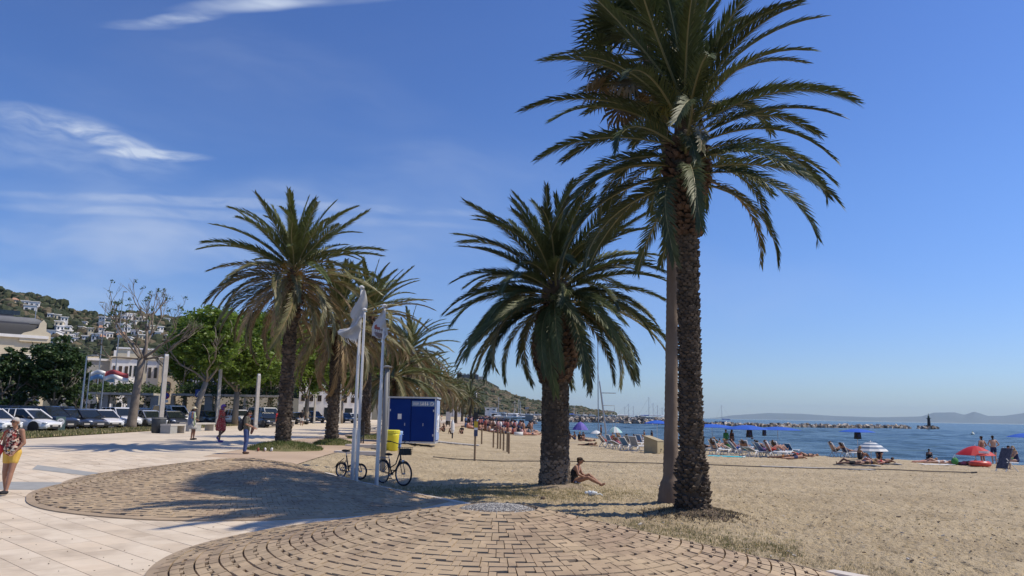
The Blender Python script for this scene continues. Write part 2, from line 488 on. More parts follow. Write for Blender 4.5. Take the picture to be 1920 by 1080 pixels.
def make_mound(name, label, C, RF, ZF, rmin):
    gz = G(C[0], C[1])
    root = thing(name, label, 'paved mound', (C[0], C[1], 0))
    nth, nr = 180, 40
    th = np.linspace(0, 2 * math.pi, nth, endpoint=False)
    Rr = RF(th)
    rows = []
    for fr in list(np.linspace(0, 1, nr)):
        r = (Rr - .17) * fr
        x, y = C[0] + r * np.cos(th), C[1] + r * np.sin(th)
        rows.append(np.stack([x - C[0], y - C[1], Gn(x, y) + ZF(x, y) - .038 * (r > rmin - .05)], -1))
    for dr in (.165, .09, .0):
        r = Rr - dr
        x, y = C[0] + r * np.cos(th), C[1] + r * np.sin(th)
        rows.append(np.stack([x - C[0], y - C[1], Gn(x, y) + ZF(x, y)], -1))
    r = Rr; x, y = C[0] + r * np.cos(th), C[1] + r * np.sin(th)
    rows.append(np.stack([x - C[0], y - C[1], Gn(x, y) - .06], -1))
    P = np.array(rows); n = len(rows)
    i, j = np.meshgrid(np.arange(n - 1), np.arange(nth), indexing='ij')
    a = (i * nth + j).ravel(); b = (i * nth + (j + 1) % nth).ravel()
    f = np.stack([a, a + nth, b + nth, b], 1)
    mi = np.where(i.ravel() < nr - 1, 1, 0)
    me = npmesh('mound_base', P.reshape(-1, 3), f, [M_mound, M_mortar], False, mi)
    mob('mound_base', me, root)
    # interlocking pavers laid in rings, four round each little opening
    w = .285
    bricks = []
    rg = random.Random(3)
    k = 0
    while rmin + k * w < 7.2:
        r0 = rmin + k * w
        nc = max(6, round(2 * math.pi * (r0 + w / 2) / (w * 1.06)))
        off = rg.random()
        for c in range(nc):
            ok = True
            for (u0, u1, v0, v1) in ((0, .70, 0, .43), (.70, 1, 0, .57), (.30, 1, .57, 1), (0, .30, .43, 1)):
                g = .016; ga = .04 if v0 == 0 else g; gb2 = .04 if v1 == 1 else g
                q = []
                for uu, vv in ((u0 + g, v0 + ga), (u1 - g, v0 + ga), (u1 - g, v1 - gb2), (u0 + g, v1 - gb2)):
                    # a slight turn of the joint as the pavers slip round the slope
                    t = (c + off + uu) / nc * 2 * math.pi; r = r0 + vv * w
                    q.append((C[0] + r * math.cos(t), C[1] + r * math.sin(t), t, r))
                bricks.append(q)
        k += 1
    B = np.array(bricks)
    ok = (B[:, :, 3] < RF(B[:, :, 2]) - .10).all(1)
    B = B[ok]
    zt = Gn(B[:, :, 0], B[:, :, 1]) + ZF(B[:, :, 0], B[:, :, 1]) + .004
    rs = np.random.RandomState(5)
    zt += rs.normal(0, .0035, (len(B), 1)) + rs.normal(0, .0028, (len(B), 4))
    # winding
    P = np.zeros((len(B), 8, 3)); P[:, :4, :2] = B[:, :, :2] - np.array(C); P[:, 4:, :2] = P[:, :4, :2]
    P[:, :4, 2] = zt; P[:, 4:, 2] = zt - .06
    Fq = np.array([(3, 2, 1, 0), (0, 1, 5, 4), (1, 2, 6, 5), (2, 3, 7, 6), (3, 0, 4, 7)])
    Fq = Fq
    cen = P[:, :4].mean(1) + np.array([C[0], C[1], 0])
    vis = np.array([in_view(*c) for c in cen])
    key = np.hypot(cen[:, 0], cen[:, 1]) + np.where(vis, 0, 100)
    order = np.argsort(key)
    near, rest = order[:300], order[300:]
    Fn = Fq[:, ::-1]
    for i in near:
        mob('brick', npmesh('brick', P[i], Fn[[0]], [M_brick]) if False else npmesh('brick', P[i], Fn, [M_brick]), root)
    fr = (Fn[None] + (np.arange(len(rest)) * 8)[:, None, None]).reshape(-1, 4)
    o = mob('bricks', npmesh('bricks', P[rest].reshape(-1, 3), fr, [M_brick]), root)
    o['kind'] = 'stuff'
    return root
ma = make_mound('paved_mound', 'low tan brick mound in the foreground with a grey pebble cap on its crown', MA, RA, zA, .57)
mb_ = make_mound('paved_mound', 'tan brick mound further back, crossed by the shadow of palm fronds', MBc, RB, zB, .35)
# pebble cap of the front mound: a shallow dome set with small stones
cap = MB(); nseg = 40
prof = [(0.60, -.05), (.58, .0), (.50, .028), (.38, .052), (.22, .072), (.08, .08)]
cap.lathe(prof, nseg, 0, (0, 0, .67 + G(*MA)))
cp = cap.build('pebble_cap', [mat('cap_mortar', (.20, .19, .175), .9, (.27, .26, .24), 20, 4)], ma, True)
pb = MB(); rg = random.Random(11)
for i in range(1500):
    r = .565 * math.sqrt(rg.random()); a = rg.random() * 6.283
    z = np.interp(r, [.08, .22, .38, .50, .58], [.08, .072, .052, .028, 0]) + .67 + G(*MA)
    pb.ball((r * math.cos(a), r * math.sin(a), z + .001), (rg.uniform(.008, .015), rg.uniform(.007, .013), rg.uniform(.006, .011)), rg.randrange(3), 5, 3)
o = pb.build('pebbles', [mat('pebble_grey', (.36, .34, .30), .6), mat('pebble_pale', (.60, .57, .50), .6), mat('pebble_dark', (.17, .165, .16), .6)], ma); o['kind'] = 'stuff'

# ---------------------------------------------------------------- plaza of pale slabs
def clip(poly, px, py, nx_, ny_):
    out = []
    for i in range(len(poly)):
        a, b = poly[i], poly[(i + 1) % len(poly)]
        da = (a[0] - px) * nx_ + (a[1] - py) * ny_; db = (b[0] - px) * nx_ + (b[1] - py) * ny_
        if da <= 0: out.append(a)
        if da * db < 0:
            t = da / (da - db); out.append((a[0] + (b[0] - a[0]) * t, a[1] + (b[1] - a[1]) * t))
    return out
def inside_mound(x, y, m=0.0):
    for C, RF in ((MA, RA), (MBc, RB)):
        r = math.hypot(x - C[0], y - C[1])
        if r < float(RF(np.array([math.atan2(y - C[1], x - C[0])]))[0]) - m: return True
    return False
SL, SW, SA = .92, .46, R(-43)
ca, sa = math.cos(SA), math.sin(SA)
nx_, ny_ = .8106, .5857
plaza = tag(bpy.data.objects.new('plaza', None), kind='structure'); link(plaza)
slabs = []
for i in range(-45, 70):
    for j in range(-60, 70):
        a0 = (i + (.5 if j % 2 else 0)) * SL; b0 = j * SW
        cx, cy = (a0 + SL / 2) * ca - (b0 + SW / 2) * sa, (a0 + SL / 2) * sa + (b0 + SW / 2) * ca
        cy += 12; cx -= 6
        if cy < 4.5 or cy > 34 or cx < -24 or cx > 12: continue
        if inside_mound(cx, cy, .65): continue
        g = .006
        poly = []
        for u, v in ((g, g), (SL - g, g), (SL - g, SW - g), (g, SW - g)):
            poly.append(((a0 + u) * ca - (b0 + v) * sa - 6, (a0 + u) * sa + (b0 + v) * ca + 12))
        poly = clip(poly, 1, 15.48, nx_, ny_)
        poly = clip(poly, 0, 24.5, .35, .937)
        if len(poly) < 3: continue
        slabs.append((cx, cy, poly))
slabs.sort(key=lambda s: math.hypot(s[0], s[1]) + (0 if in_view(s[0], s[1], 0, 60) else 100))
rest = MB(); rg = random.Random(2)
for q, (cx, cy, poly) in enumerate(slabs):
    b = MB() if q < 300 else rest
    n = len(poly); dz = rg.uniform(-.0015, .0015)
    vs = [(x, y, G(x, y) + dz) for x, y in poly] + [(x, y, G(x, y) - .035) for x, y in poly]
    mi = 0 if rg.random() < .6 else 1
    if q < 300: mi = 0; ms = [M_slab if rg.random() < .6 else M_slab2]
    b.add(vs, [tuple(range(n))] + [((k + 1) % n, k, n + k, n + (k + 1) % n) for k in range(n)], mi)
    if q < 300: b.build('paving_slab', ms, plaza)
if rest.v:
    o = rest.build('paving_slabs', [M_slab, M_slab2], plaza); o['kind'] = 'stuff'
ys = np.linspace(1.0, 34.0, 70)
sheet('paving_bed', ys, lambda y: 0 * y - 60, lambda y: np.where(y < 24, edge_x(y) - .02, np.minimum(edge_x(y), -11)), 60, M_joint, -.022, parent=None)
# beyond the slabs one sees only the sheet: joints by material
def tiled(name, base, c2, bw, bh, ang, mortar):
    m = mat(name, base, .8, c2, 1.6, 6, c3=tuple(v * .88 for v in base), s3=.25)
    nt = m.node_tree; N, L = nt.nodes, nt.links
    p = N['Principled BSDF']; src = p.inputs['Base Color'].links[0].from_socket
    t = N.new('ShaderNodeTexCoord'); mp = N.new('ShaderNodeMapping'); mp.inputs['Rotation'].default_value = (0, 0, ang)
    L.new(t.outputs['Object'], mp.inputs[0])
    b = N.new('ShaderNodeTexBrick'); L.new(mp.outputs[0], b.inputs['Vector'])
    b.inputs['Scale'].default_value = 1; b.inputs['Brick Width'].default_value = bw; b.inputs['Row Height'].default_value = bh
    b.inputs['Mortar Size'].default_value = .012; b.inputs['Color1'].default_value = (1, 1, 1, 1); b.inputs['Color2'].default_value = (.93, .93, .93, 1); b.inputs['Mortar'].default_value = (*mortar, 1)
    x = N.new('ShaderNodeMixRGB'); x.blend_type = 'MULTIPLY'; x.inputs[0].default_value = 1
    L.new(src, x.inputs[1]); L.new(b.outputs[0], x.inputs[2]); L.new(x.outputs[0], p.inputs['Base Color'])
    return m
M_prom = tiled('promenade_paving', (.65, .55, .41), (.70, .60, .46), .92, .46, R(43), (.7, .66, .6))
def xg(y): return -24.3 - .1 * (np.asarray(y, float) - 40)         # edge between promenade and lawn strip
PB = [(20, -9), (24.4, -9.8), (28.5, -11.1), (34, -11.2), (45, -12.2), (66, -12.6), (120, -13.2), (260, -17)]
def pb_x(y): return np.interp(y, [p[0] for p in PB], [p[1] for p in PB])
def far_front(x): return (24.5 * .937 - np.asarray(x) * .35) / .937
# promenade sheet follows the skewed end of the slab field
def skew_sheet(name, x0, x1, nx, y1, ny, m, dz, xr=None):
    u = np.linspace(0, 1, nx); v = np.linspace(0, 1, ny) ** 1.6
    XX = np.repeat((x0 + (x1 - x0) * u)[None, :], ny, 0); Y0 = far_front(XX)
    YY = Y0 + (y1 - Y0) * v[:, None]
    if xr is not None:
        XR = xr(YY); XX = x0 + (XR - x0) * u[None, :]
        YY = np.maximum(far_front(XX), YY) if False else YY
    me = npmesh(name, np.stack([XX, YY, Gn(XX, YY) + dz], -1).reshape(-1, 3), gridfaces(ny, nx)[:, ::-1], [m])
    return tag(mob(name, me), kind='structure')
skew_sheet('promenade', -60.0, -9.8, 70, 250, 130, M_prom, .0, xr=pb_x)
sheet('dirt_path', np.concatenate([np.linspace(22.9, 60, 60), np.linspace(62, 250, 50)]),
      lambda y: pb_x(y) - .3 - .0 * y, lambda y: edge_x(y) - .0, 14, M_dirt, -.006)
# grey inlaid bands crossing the near plaza
for (a, b, c, d) in (((70, 872), (232, 893), (224, 899), (60, 880)), ((-60, 903), (160, 905), (118, 919), (-60, 918))):
    q = [gp(*p) for p in (a, b, c, d)]
    n = 16; P = []
    for i in range(n + 1):
        for j in range(4):
            p = (q[0].lerp(q[1], i / n)).lerp(q[3].lerp(q[2], i / n), j / 3)
            P.append((p.x, p.y, G(p.x, p.y) + .005))
    me = npmesh('stone_band', np.array(P), gridfaces(n + 1, 4), [M_greyband])
    o = mob('stone_band', me, plaza)
# white kerb along the plaza edge
kb = MB()
def kerb(name, pts, w, h, m, seglen=1.0, parent=None, lab=None):
    root = tag(bpy.data.objects.new(name, None), kind='structure'); link(root)
    for (ax, ay), (bx, by) in zip(pts[:-1], pts[1:]):
        L_ = math.hypot(bx - ax, by - ay); n = max(1, round(L_ / seglen))
        a = math.atan2(by - ay, bx - ax)
        for i in range(n):
            t = (i + .5) / n; x, y = ax + (bx - ax) * t, ay + (by - ay) * t
            q = MB(); q.box((0, 0, 0), (L_ / n - .008, w, h + .2), 0)
            o = q.build('kerb_stone', [m], root); o.location = (x, y, G(x, y) + h / 2 - .1); o.rotation_euler = (0, 0, a)
    return root
kerb('kerb', [(10.4, 2.64), (4.35, 10.9)], .2, .03, M_kerb)
kerb('kerb', [(-.8, 17.95), (-4.9, 23.55), (-5.8, 24.8)], .14, .03, M_kerb)

# lawn strip, car park
M_lawn_top = M_lawn
ysl = np.concatenate([np.linspace(38, 60, 20), np.linspace(62, 250, 40)])
sheet('lawn_strip', ysl, lambda y: xg(y) - 4.2, lambda y: xg(y), 8, M_lawn, .05)
sheet('car_park', np.linspace(20, 260, 60), lambda y: 0 * y - 150, lambda y: np.where(y < 38, -33 + (y - 20) * .2, xg(y) - 4.0), 30, M_asph, .004)
sheet('town_pavement', np.linspace(86, 420, 60), lambda y: 0 * y - 400, lambda y: -50 - .10 * (y - 86), 30, M_prom, .012)

# ---------------------------------------------------------------- sea
M_sea = bpy.data.materials.new('sea_water'); M_sea.use_nodes = True
N, L = M_sea.node_tree.nodes, M_sea.node_tree.links
p = N['Principled BSDF']
p.inputs['Base Color'].default_value = (.02, .075, .10, 1); p.inputs['Roughness'].default_value = .22; p.inputs['Specular IOR Level'].default_value = .20; p.inputs['IOR'].default_value = 1.33
t = N.new('ShaderNodeTexCoord')
def seanoise(sc_, st, dt):
    mp = N.new('ShaderNodeMapping'); mp.inputs['Scale'].default_value = st; mp.inputs['Rotation'].default_value = (0, 0, R(12))
    L.new(t.outputs['Object'], mp.inputs[0])
    n = N.new('ShaderNodeTexNoise'); L.new(mp.outputs[0], n.inputs['Vector']); n.inputs['Scale'].default_value = sc_; n.inputs['Detail'].default_value = dt; n.inputs['Roughness'].default_value = .62
    return n.outputs[0]
ad = N.new('ShaderNodeMath'); ad.operation = 'ADD'
L.new(seanoise(.35, (.35, 1, 1), 6), ad.inputs[0]); L.new(seanoise(.05, (.4, 1, 1), 4), ad.inputs[1])
bp = N.new('ShaderNodeBump'); bp.inputs['Strength'].default_value = .9; bp.inputs['Distance'].default_value = .6
L.new(ad.outputs[0], bp.inputs['Height']); L.new(bp.outputs[0], p.inputs['Normal'])
mx = N.new('ShaderNodeMixRGB'); mr_ = N.new('ShaderNodeMapRange'); mr_.inputs[1].default_value = .42; mr_.inputs[2].default_value = .6
L.new(seanoise(.16, (.22, 1, 1), 8), mr_.inputs[0]); L.new(mr_.outputs[0], mx.inputs[0])
mx.inputs[1].default_value = (.024, .050, .055, 1); mx.inputs[2].default_value = (.075, .125, .14, 1); L.new(mx.outputs[0], p.inputs['Base Color'])
rr2 = np.concatenate([np.geomspace(25, 40, 12), np.geomspace(40.3, 330, 560), np.geomspace(335, 6500, 60)]); aa2 = np.radians(np.concatenate([np.linspace(-14, 46, 420), np.linspace(47, 88, 24)]))
RR, AA = np.meshgrid(rr2, aa2, indexing='ij')
WX, WY = RR * np.sin(AA), RR * np.cos(AA); WZ = np.zeros(RR.shape); rs = np.random.RandomState(9)
for k in range(26):
    lam = 1.2 * 1.11 ** k * .9; an = R(-78) + rs.normal(0, .42); am = .0105 * lam ** .62; ph = rs.rand() * 6.28
    kx, ky = math.cos(an) * 6.283 / lam, math.sin(an) * 6.283 / lam
    fade = np.clip(1.6 - RR / (lam * 95), 0, 1)
    WZ += am * np.sin(WX * kx + WY * ky + ph + 1.3 * np.sin(WX * .11 * ky + k)) * fade
WZ *= np.clip(-inland(WX, WY) / 6, 0, 1) * (.55 + .45 * np.sin(WX * .07 + 2 * np.sin(WY * .05)) ** 2)
me = npmesh('sea', np.stack([WX, WY, WZ + WATER], -1).reshape(-1, 3), gridfaces(len(rr2), len(aa2))[:, ::-1], [M_sea], True)
tag(mob('sea', me), kind='structure')
# ---------------------------------------------------------------- hills
def hx(px): return (px - 960) / F
def horizon_y(px): return 778 + (px - 960) * .0178
def hill(name, prof, y0, y1, y2, m, nu=160, nv=40, rough=1.0, x0=None, x1=None, seed=0):
    """heightfield whose skyline stands at depth y1; prof gives skyline rows of the photograph by column"""
    px = np.linspace(prof[0][0], prof[-1][0], nu)
    H = np.array([(horizon_y(a) - np.interp(a, [q[0] for q in prof], [q[1] for q in prof])) / F * y1 + 2 for a in px])
    v = np.linspace(0, 1, nv); ys = y0 + (y2 - y0) * v
    env = np.where(ys <= y1, sstep(y0 * .8, y1, ys) ** .9 if False else np.sin(np.clip((ys - y0) / (y1 - y0), 0, 1) * math.pi / 2) ** 1.3, np.cos(np.clip((ys - y1) / (y2 - y1), 0, 1) * math.pi / 2))
    XX = hx(px)[None, :] * ys[:, None]; YY = np.repeat(ys[:, None], nu, 1)
    ZZ = H[None, :] * env[:, None] - 1.0
    nz = np.array([noise.fractal((x / y1 * 14 + seed, y / y1 * 14, 1), 1.0, 2.0, 5) for x, y in zip(XX.ravel(), YY.ravel())]).reshape(XX.shape)
    ZZ += nz * H.max() * .10 * rough * env[:, None] * np.minimum(1, np.abs(ys - y1) / (y1 * .06))[:, None]
    me = npmesh(name, np.stack([XX, YY, ZZ], -1).reshape(-1, 3), gridfaces(nv, nu)[:, ::-1], [m], True)
    o = tag(mob(name, me), kind='structure')
    def height(pxv, y):
        i = min(nu - 1, max(0, (pxv - prof[0][0]) / (prof[-1][0] - prof[0][0]) * (nu - 1))); j = min(nv - 1, max(0, (y - y0) / (y2 - y0) * (nv - 1)))
        i0, j0 = int(min(i, nu - 2)), int(min(j, nv - 2)); fi, fj = i - i0, j - j0
        return float((ZZ[j0, i0] * (1 - fi) + ZZ[j0, i0 + 1] * fi) * (1 - fj) + (ZZ[j0 + 1, i0] * (1 - fi) + ZZ[j0 + 1, i0 + 1] * fi) * fj)
    return height
M_hill = mat('hill_scrub', (.075, .075, .045), .95, (.15, .12, .08), .03, 8, c3=(.05, .06, .035), s3=.015, coords='Object')
M_mount = mat('far_mountain', (.07, .10, .09), .95, (.10, .12, .11), .0008, 6)
PL = [(-160, 560), (-40, 574), (0, 578), (40, 584), (60, 593), (100, 606), (130, 616), (152, 618), (175, 612), (215, 613), (250, 609), (300, 618), (340, 630), (400, 640), (470, 655), (560, 672), (640, 690), (720, 712), (780, 738)]
PC = [(640, 770), (760, 752), (820, 742), (845, 724), (862, 717), (910, 720), (925, 731), (960, 746), (1000, 758), (1040, 762), (1090, 770), (1130, 777), (1180, 781)]
PM = [(1150, 783), (1300, 785), (1345, 783), (1370, 779), (1440, 774.5), (1500, 776), (1560, 780), (1640, 782.5), (1722, 781), (1745, 774), (1785, 773.5), (1803, 778), (1821, 772), (1846, 780), (1875, 780), (1915, 774.5), (1990, 773), (2100, 782), (2300, 790)]
HL = hill('town_hill', PL, 150, 620, 900, M_hill, 200, 60, 1.3)
HC = hill('castle_hill', PC, 620, 1000, 1300, M_hill, 160, 40, 1.0, seed=7)
HM = hill('mountains', PM, 27000, 30000, 33000, M_mount, 300, 24, .35, seed=3)

# ---------------------------------------------------------------- the air
hz_ = MB(); hz_.box((0, 17000, 297.5), (90000, 35000, 605))
M_air = bpy.data.materials.new('air'); M_air.use_nodes = True
nt = M_air.node_tree; nt.nodes.clear()
om = nt.nodes.new('ShaderNodeOutputMaterial'); pv = nt.nodes.new('ShaderNodeVolumePrincipled')
pv.inputs['Density'].default_value = 2.6e-5; pv.inputs['Color'].default_value = (.68, .86, 1, 1)
pv.inputs['Anisotropy'].default_value = 0.0
nt.links.new(pv.outputs[0], om.inputs['Volume'])
o = hz_.build('haze', [M_air]); o['kind'] = 'stuff'
# ================================================================ palms and trees
M_leaf_d = mat('palm_leaf_dark', (.06, .08, .03), .55, (.09, .115, .048), 3, 3, trans=.14, spec=.35, island=.22, orand=.28)
M_leaf_g = mat('palm_leaf_green', (.08, .105, .032), .55, (.12, .14, .05), 3, 3, trans=.18, spec=.35, island=.22, orand=.28)
M_leaf_o = mat('palm_leaf_olive', (.13, .13, .045), .5, (.18, .16, .07), 3, 3, trans=.2, island=.22, orand=.28)
M_leaf_b = mat('palm_leaf_dry', (.20, .14, .07), .7, (.27, .20, .11), 3, 3, trans=.15, island=.22, orand=.28)
M_rach = mat('palm_rib', (.22, .20, .09), .5)
M_rachb = mat('palm_rib_dry', (.30, .21, .11), .6)
M_fruit = mat('palm_fruit_stalk', (.50, .25, .03), .6, (.34, .20, .03), 12, 3)
M_fruit_y = mat('palm_flower_stalk', (.32, .24, .03), .6, (.22, .18, .03), 12, 3)
M_trunk_d = mat('palm_bark_dark', (.05, .038, .028), .95, (.09, .07, .05), 9, 6, bump=.8, bscale=22, dist=.03)
M_scar = mat('palm_leaf_scar', (.155, .12, .088), .9, (.23, .185, .14), 6, 5, bump=.6, bscale=30, dist=.01)
M_scar_d = mat('palm_leaf_scar_dark', (.055, .041, .03), .95, (.115, .088, .063), 3, 5, bump=.6, bscale=30, dist=.01, island=.4)
M_scar_r = mat('palm_boot_red_brown', (.06, .034, .022), .9, (.12, .072, .043), 3, 5, bump=.6, bscale=30, dist=.01, island=.4)
M_fanbark = mat('fan_palm_bark', (.17, .125, .09), .9, (.24, .185, .14), 3, 6, bump=.5, bscale=14, stretch=(1, 1, .35), dist=.02, c3=(.12, .08, .055), s3=1.2)

def frond_mesh(name, bend, nl, wl, seed, mleaf, mrib, droop=.25, ll=.135, side_bend=0.0, ragged=0.0, vee=.55):
    """one feather leaf of unit length along +X, arching towards -Z, leaflets as narrow folded blades"""
    rg = random.Random(seed)
    n = 22; P = [Vector((0, 0, 0))]; T = []
    for i in range(n + 1):
        s = i / n
        e = -bend * s ** 1.35; w = side_bend * s * s
        t = Vector((math.cos(e) * math.cos(w), math.cos(e) * math.sin(w), math.sin(e)))
        T.append(t)
        if i < n: P.append(P[-1] + t / n)
    b = MB()
    b.tube([P[i] for i in range(0, n + 1, 2)], [.0085 * (1 - .85 * i / n) + .0012 for i in range(0, n + 1, 2)], 4, 1, flat=.7)
    for sd in (-1, 1):
        for k in range(nl):
            s = .10 + .90 * (k + rg.uniform(-.3, .3)) / nl
            if rg.random() < ragged: continue
            s = min(.999, max(.06, s)); f = s * n; i = min(n - 1, int(f)); p = P[i].lerp(P[i + 1], f - i); t = T[i].lerp(T[i + 1], f - i).normalized()
            lat = Vector((-t.y, t.x, 0)); lat = (lat - t * lat.dot(t)).normalized() if lat.length > 1e-6 else Vector((0, 1, 0))
            up = t.cross(lat)
            if up.z < 0 and abs(t.x) > .3: up = -up
            L_ = ll * (min(1, .35 + s * 2.3) if s < .3 else 1.0) * (1 - .50 * max(0, (s - .45) / .55) ** 1.3) * rg.uniform(.85, 1.1)
            fa = R(rg.uniform(38, 52) - 22 * s)          # angle off the rib
            vy = vee * rg.uniform(.6, 1.3) * (1 if (k % 2) else .55)
            d = (t * math.cos(fa) + (lat * sd * math.cos(vy) + up * math.sin(vy)) * math.sin(fa)).normalized()
            g = Vector((0, 0, -1))
            d2 = (d + g * droop * rg.uniform(.5, 1.5)).normalized()
            wv = (t - d * t.dot(d)).normalized() * wl * .5
            m1 = p + d * L_ * .45; m2 = m1 + d2 * L_ * .55
            b.add([p - wv * .6, p + wv * .6, m1 + wv, m1 - wv, m2], [(0, 1, 2, 3), (3, 2, 4)], 0)
    return b.mesh(name, [mleaf, mrib])
def frond_set(tag_, nl, wl, mleaf, mrib, bends, **k):
    return [frond_mesh('frond', R(b), nl, wl, 31 * i + int(b), mleaf, mrib, side_bend=(.25 if i % 2 else -.2), **k) for i, b in enumerate(bends)]
def put_frond(me, parent, pos, az, el, L_, roll=0.0):
    o = bpy.data.objects.new('frond', me); link(o, parent)
    o.location = pos
    o.rotation_euler = (Matrix.Rotation(az, 3, 'Z') @ Matrix.Rotation(-el, 3, 'Y') @ Matrix.Rotation(roll, 3, 'X')).to_euler()
    o.scale = (L_, L_, L_)
    return o
def trunk_mesh(prof, seed, n=20, rough=.06, lean=(0, 0)):
    """prof: (z, radius) pairs; ringed, uneven palm bole"""
    rg = random.Random(seed); zs = [p[0] for p in prof]; rs = [p[1] for p in prof]
    H = zs[-1]; m = int(H / .07) + 2; b = MB(); vs = []
    for i in range(m):
        z = H * i / (m - 1); r = float(np.interp(z, zs, rs)) * (1 + (.03 if i % 2 else -.02))
        for j in range(n):
            w = 6.2832 * j / n
            q = r * (1 + rough * noise.noise((math.cos(w) * 2, math.sin(w) * 2, z * 3 + seed)) * 1.6)
            vs.append((q * math.cos(w) + lean[0] * z, q * math.sin(w) + lean[1] * z, z))
    fs = [(i * n + j, i * n + (j + 1) % n, (i + 1) * n + (j + 1) % n, (i + 1) * n + j) for i in range(m - 1) for j in range(n)]
    fs.append(tuple((m - 1) * n + j for j in range(n)))
    b.add(vs, fs, 0); return b
def scars(prof, seed, z0, z1, dz, per, size, out, matid=0, b=None, jit=.3, lean=(0, 0)):
    """stubs of cut leaves in a spiral up the bole: small wedges that stand off the bark"""
    rg = random.Random(seed); b = b or MB()
    zs = [p[0] for p in prof]; rs = [p[1] for p in prof]
    z = z0; k = 0
    while z < z1:
        r = float(np.interp(z, zs, rs))
        for j in range(per):
            if rg.random() < .12: continue
            w = 6.2832 * (j + .5 * (k % 2) + rg.uniform(-jit, jit) * .5) / per
            s = size * rg.uniform(.7, 1.25); h = s * .55 * rg.uniform(.7, 1.2); o_ = out * rg.uniform(.5, 1.5)
            rad = Vector((math.cos(w), math.sin(w), 0)); tn = Vector((-rad.y, rad.x, 0)); c = rad * (r * .97) + Vector((lean[0] * z, lean[1] * z, z + rg.uniform(-.3, .3) * dz))
            u = Vector((0, 0, 1))
            vs = [c - tn * s * .5 - u * h * .3, c + tn * s * .5 - u * h * .3, c + u * h * .9, c + rad * o_ - tn * s * .30 + u * h * .55, c + rad * o_ + tn * s * .30 + u * h * .55, c + rad * o_ * .7 - u * h * .45]
            b.add(vs, [(0, 1, 5), (1, 4, 5), (0, 5, 3), (5, 4, 3), (3, 4, 2), (0, 3, 2), (1, 2, 4)], matid)
        z += dz; k += 1
    return b
def feather_palm(label, base, prof, crown, L_, nf, sets, seed, elev=(86, -42), tall=.5, scar_cfg=None, mats=None, group=None, bend_of=None, fruit=0, mfruit=None, top_r=.18, tilt=(0, 0), yaw0=0.0, sag=1.0, drop=.1):
    root = thing('palm_tree', label, 'palm tree', base, 0, group)
    rg = random.Random(seed); H = prof[-1][0]
    tm = trunk_mesh(prof, seed); tm.build('trunk', [mats[0]], root, True)
    if scar_cfg:
        b = MB()
        for q in scar_cfg: scars(prof, seed + 5, *q, b=b)
        o = b.build('leaf_scars', list(mats[1:]), root); o['kind'] = 'stuff'
    hb = MB(); hb.ball((0, 0, H + tall * .25 - drop * .3), (top_r * 1.25, top_r * 1.25, tall * .5 + drop * .5), 0, 12, 10); hb.build('crown_heart', [mats[-1]], root, True)
    for i in range(nf):
        f = (i + .5) / nf
        az = i * 2.39996 + rg.uniform(-.25, .25) + yaw0
        el = R(elev[0] + (elev[1] - elev[0]) * f ** .82 + rg.uniform(-9, 9))
        z = H + tall * (1 - f) - drop * f
        st = sets(f, rg)
        me = st[min(len(st) - 1, int(len(st) * min(.999, max(0, (bend_of(f, rg) if bend_of else rg.random())))))]
        r = top_r * min(1, .3 + f)
        pos = Vector((math.cos(az) * r, math.sin(az) * r, z))
        put_frond(me, root, pos, az, el, L_ * rg.uniform(.88, 1.06) * (.8 if f < .12 else 1), rg.uniform(-.5, .5))
    for i in range(fruit):
        b = MB(); az = rg.uniform(0, 6.28); base_ = Vector((math.cos(az) * .15, math.sin(az) * .15, H + tall * rg.uniform(.2, .6)))
        ln = L_ * rg.uniform(.22, .34)
        c = base_ + Vector((math.cos(az), math.sin(az), .25)) * ln * .6
        b.tube([base_, base_.lerp(c, .6) + Vector((0, 0, .06)), c], [.02, .015, .01], 4, 0)
        for k in range(60):
            e = c + Vector((rg.gauss(0, .10), rg.gauss(0, .10), rg.gauss(-.14, .12))) * L_ * .42
            b.tube([c, (c + e) / 2 + Vector((0, 0, .02)), e], [.007, .006, .004], 3, 0)
        b.build('fruit_stalk', [mfruit or M_fruit], root)
    return root
def prof_from(px_rows, base, Y):
    """(row, width) in photograph pixels -> (height above the base, radius)"""
    out = []
    for py, w in px_rows:
        z = at(960, py + 0, Y).z
        out.append((z, w / 2 / F * Y))
    return out
def top_z(px, py, Y): return at(px, py, Y).z

# --- the tall date palm on the right
b0 = Vector((PALM_NEAR.x, PALM_NEAR.y, G(PALM_NEAR.x, PALM_NEAR.y) + .10)); Y0 = b0.y
def hz(px, py): return top_z(px, py, Y0) - b0.z
P1 = [(0, .34), (.15, .30), (hz(1297, 912), .32), (hz(1297, 850), .235), (hz(1297, 700), .205), (hz(1298, 560), .20), (hz(1300, 420), .215), (hz(1305, 380), .25), (hz(1305, 340), .42), (hz(1305, 300), .40), (hz(1305, 250), .25)]
FD = frond_set('d', 108, .0088, M_leaf_d, M_rach, [24, 40, 54, 66, 78, 92], droop=.32, ll=.155)
FG = frond_set('g', 75, .012, M_leaf_g, M_rach, [20, 35, 50, 65, 80, 95], droop=.22, ll=.14)
FO = frond_set('o', 70, .012, M_leaf_o, M_rachb, [35, 55, 75, 95], droop=.3, ll=.14, ragged=.08)
FB = frond_set('b', 60, .011, M_leaf_b, M_rachb, [55, 75, 95, 115], droop=.55, ll=.12, ragged=.2)
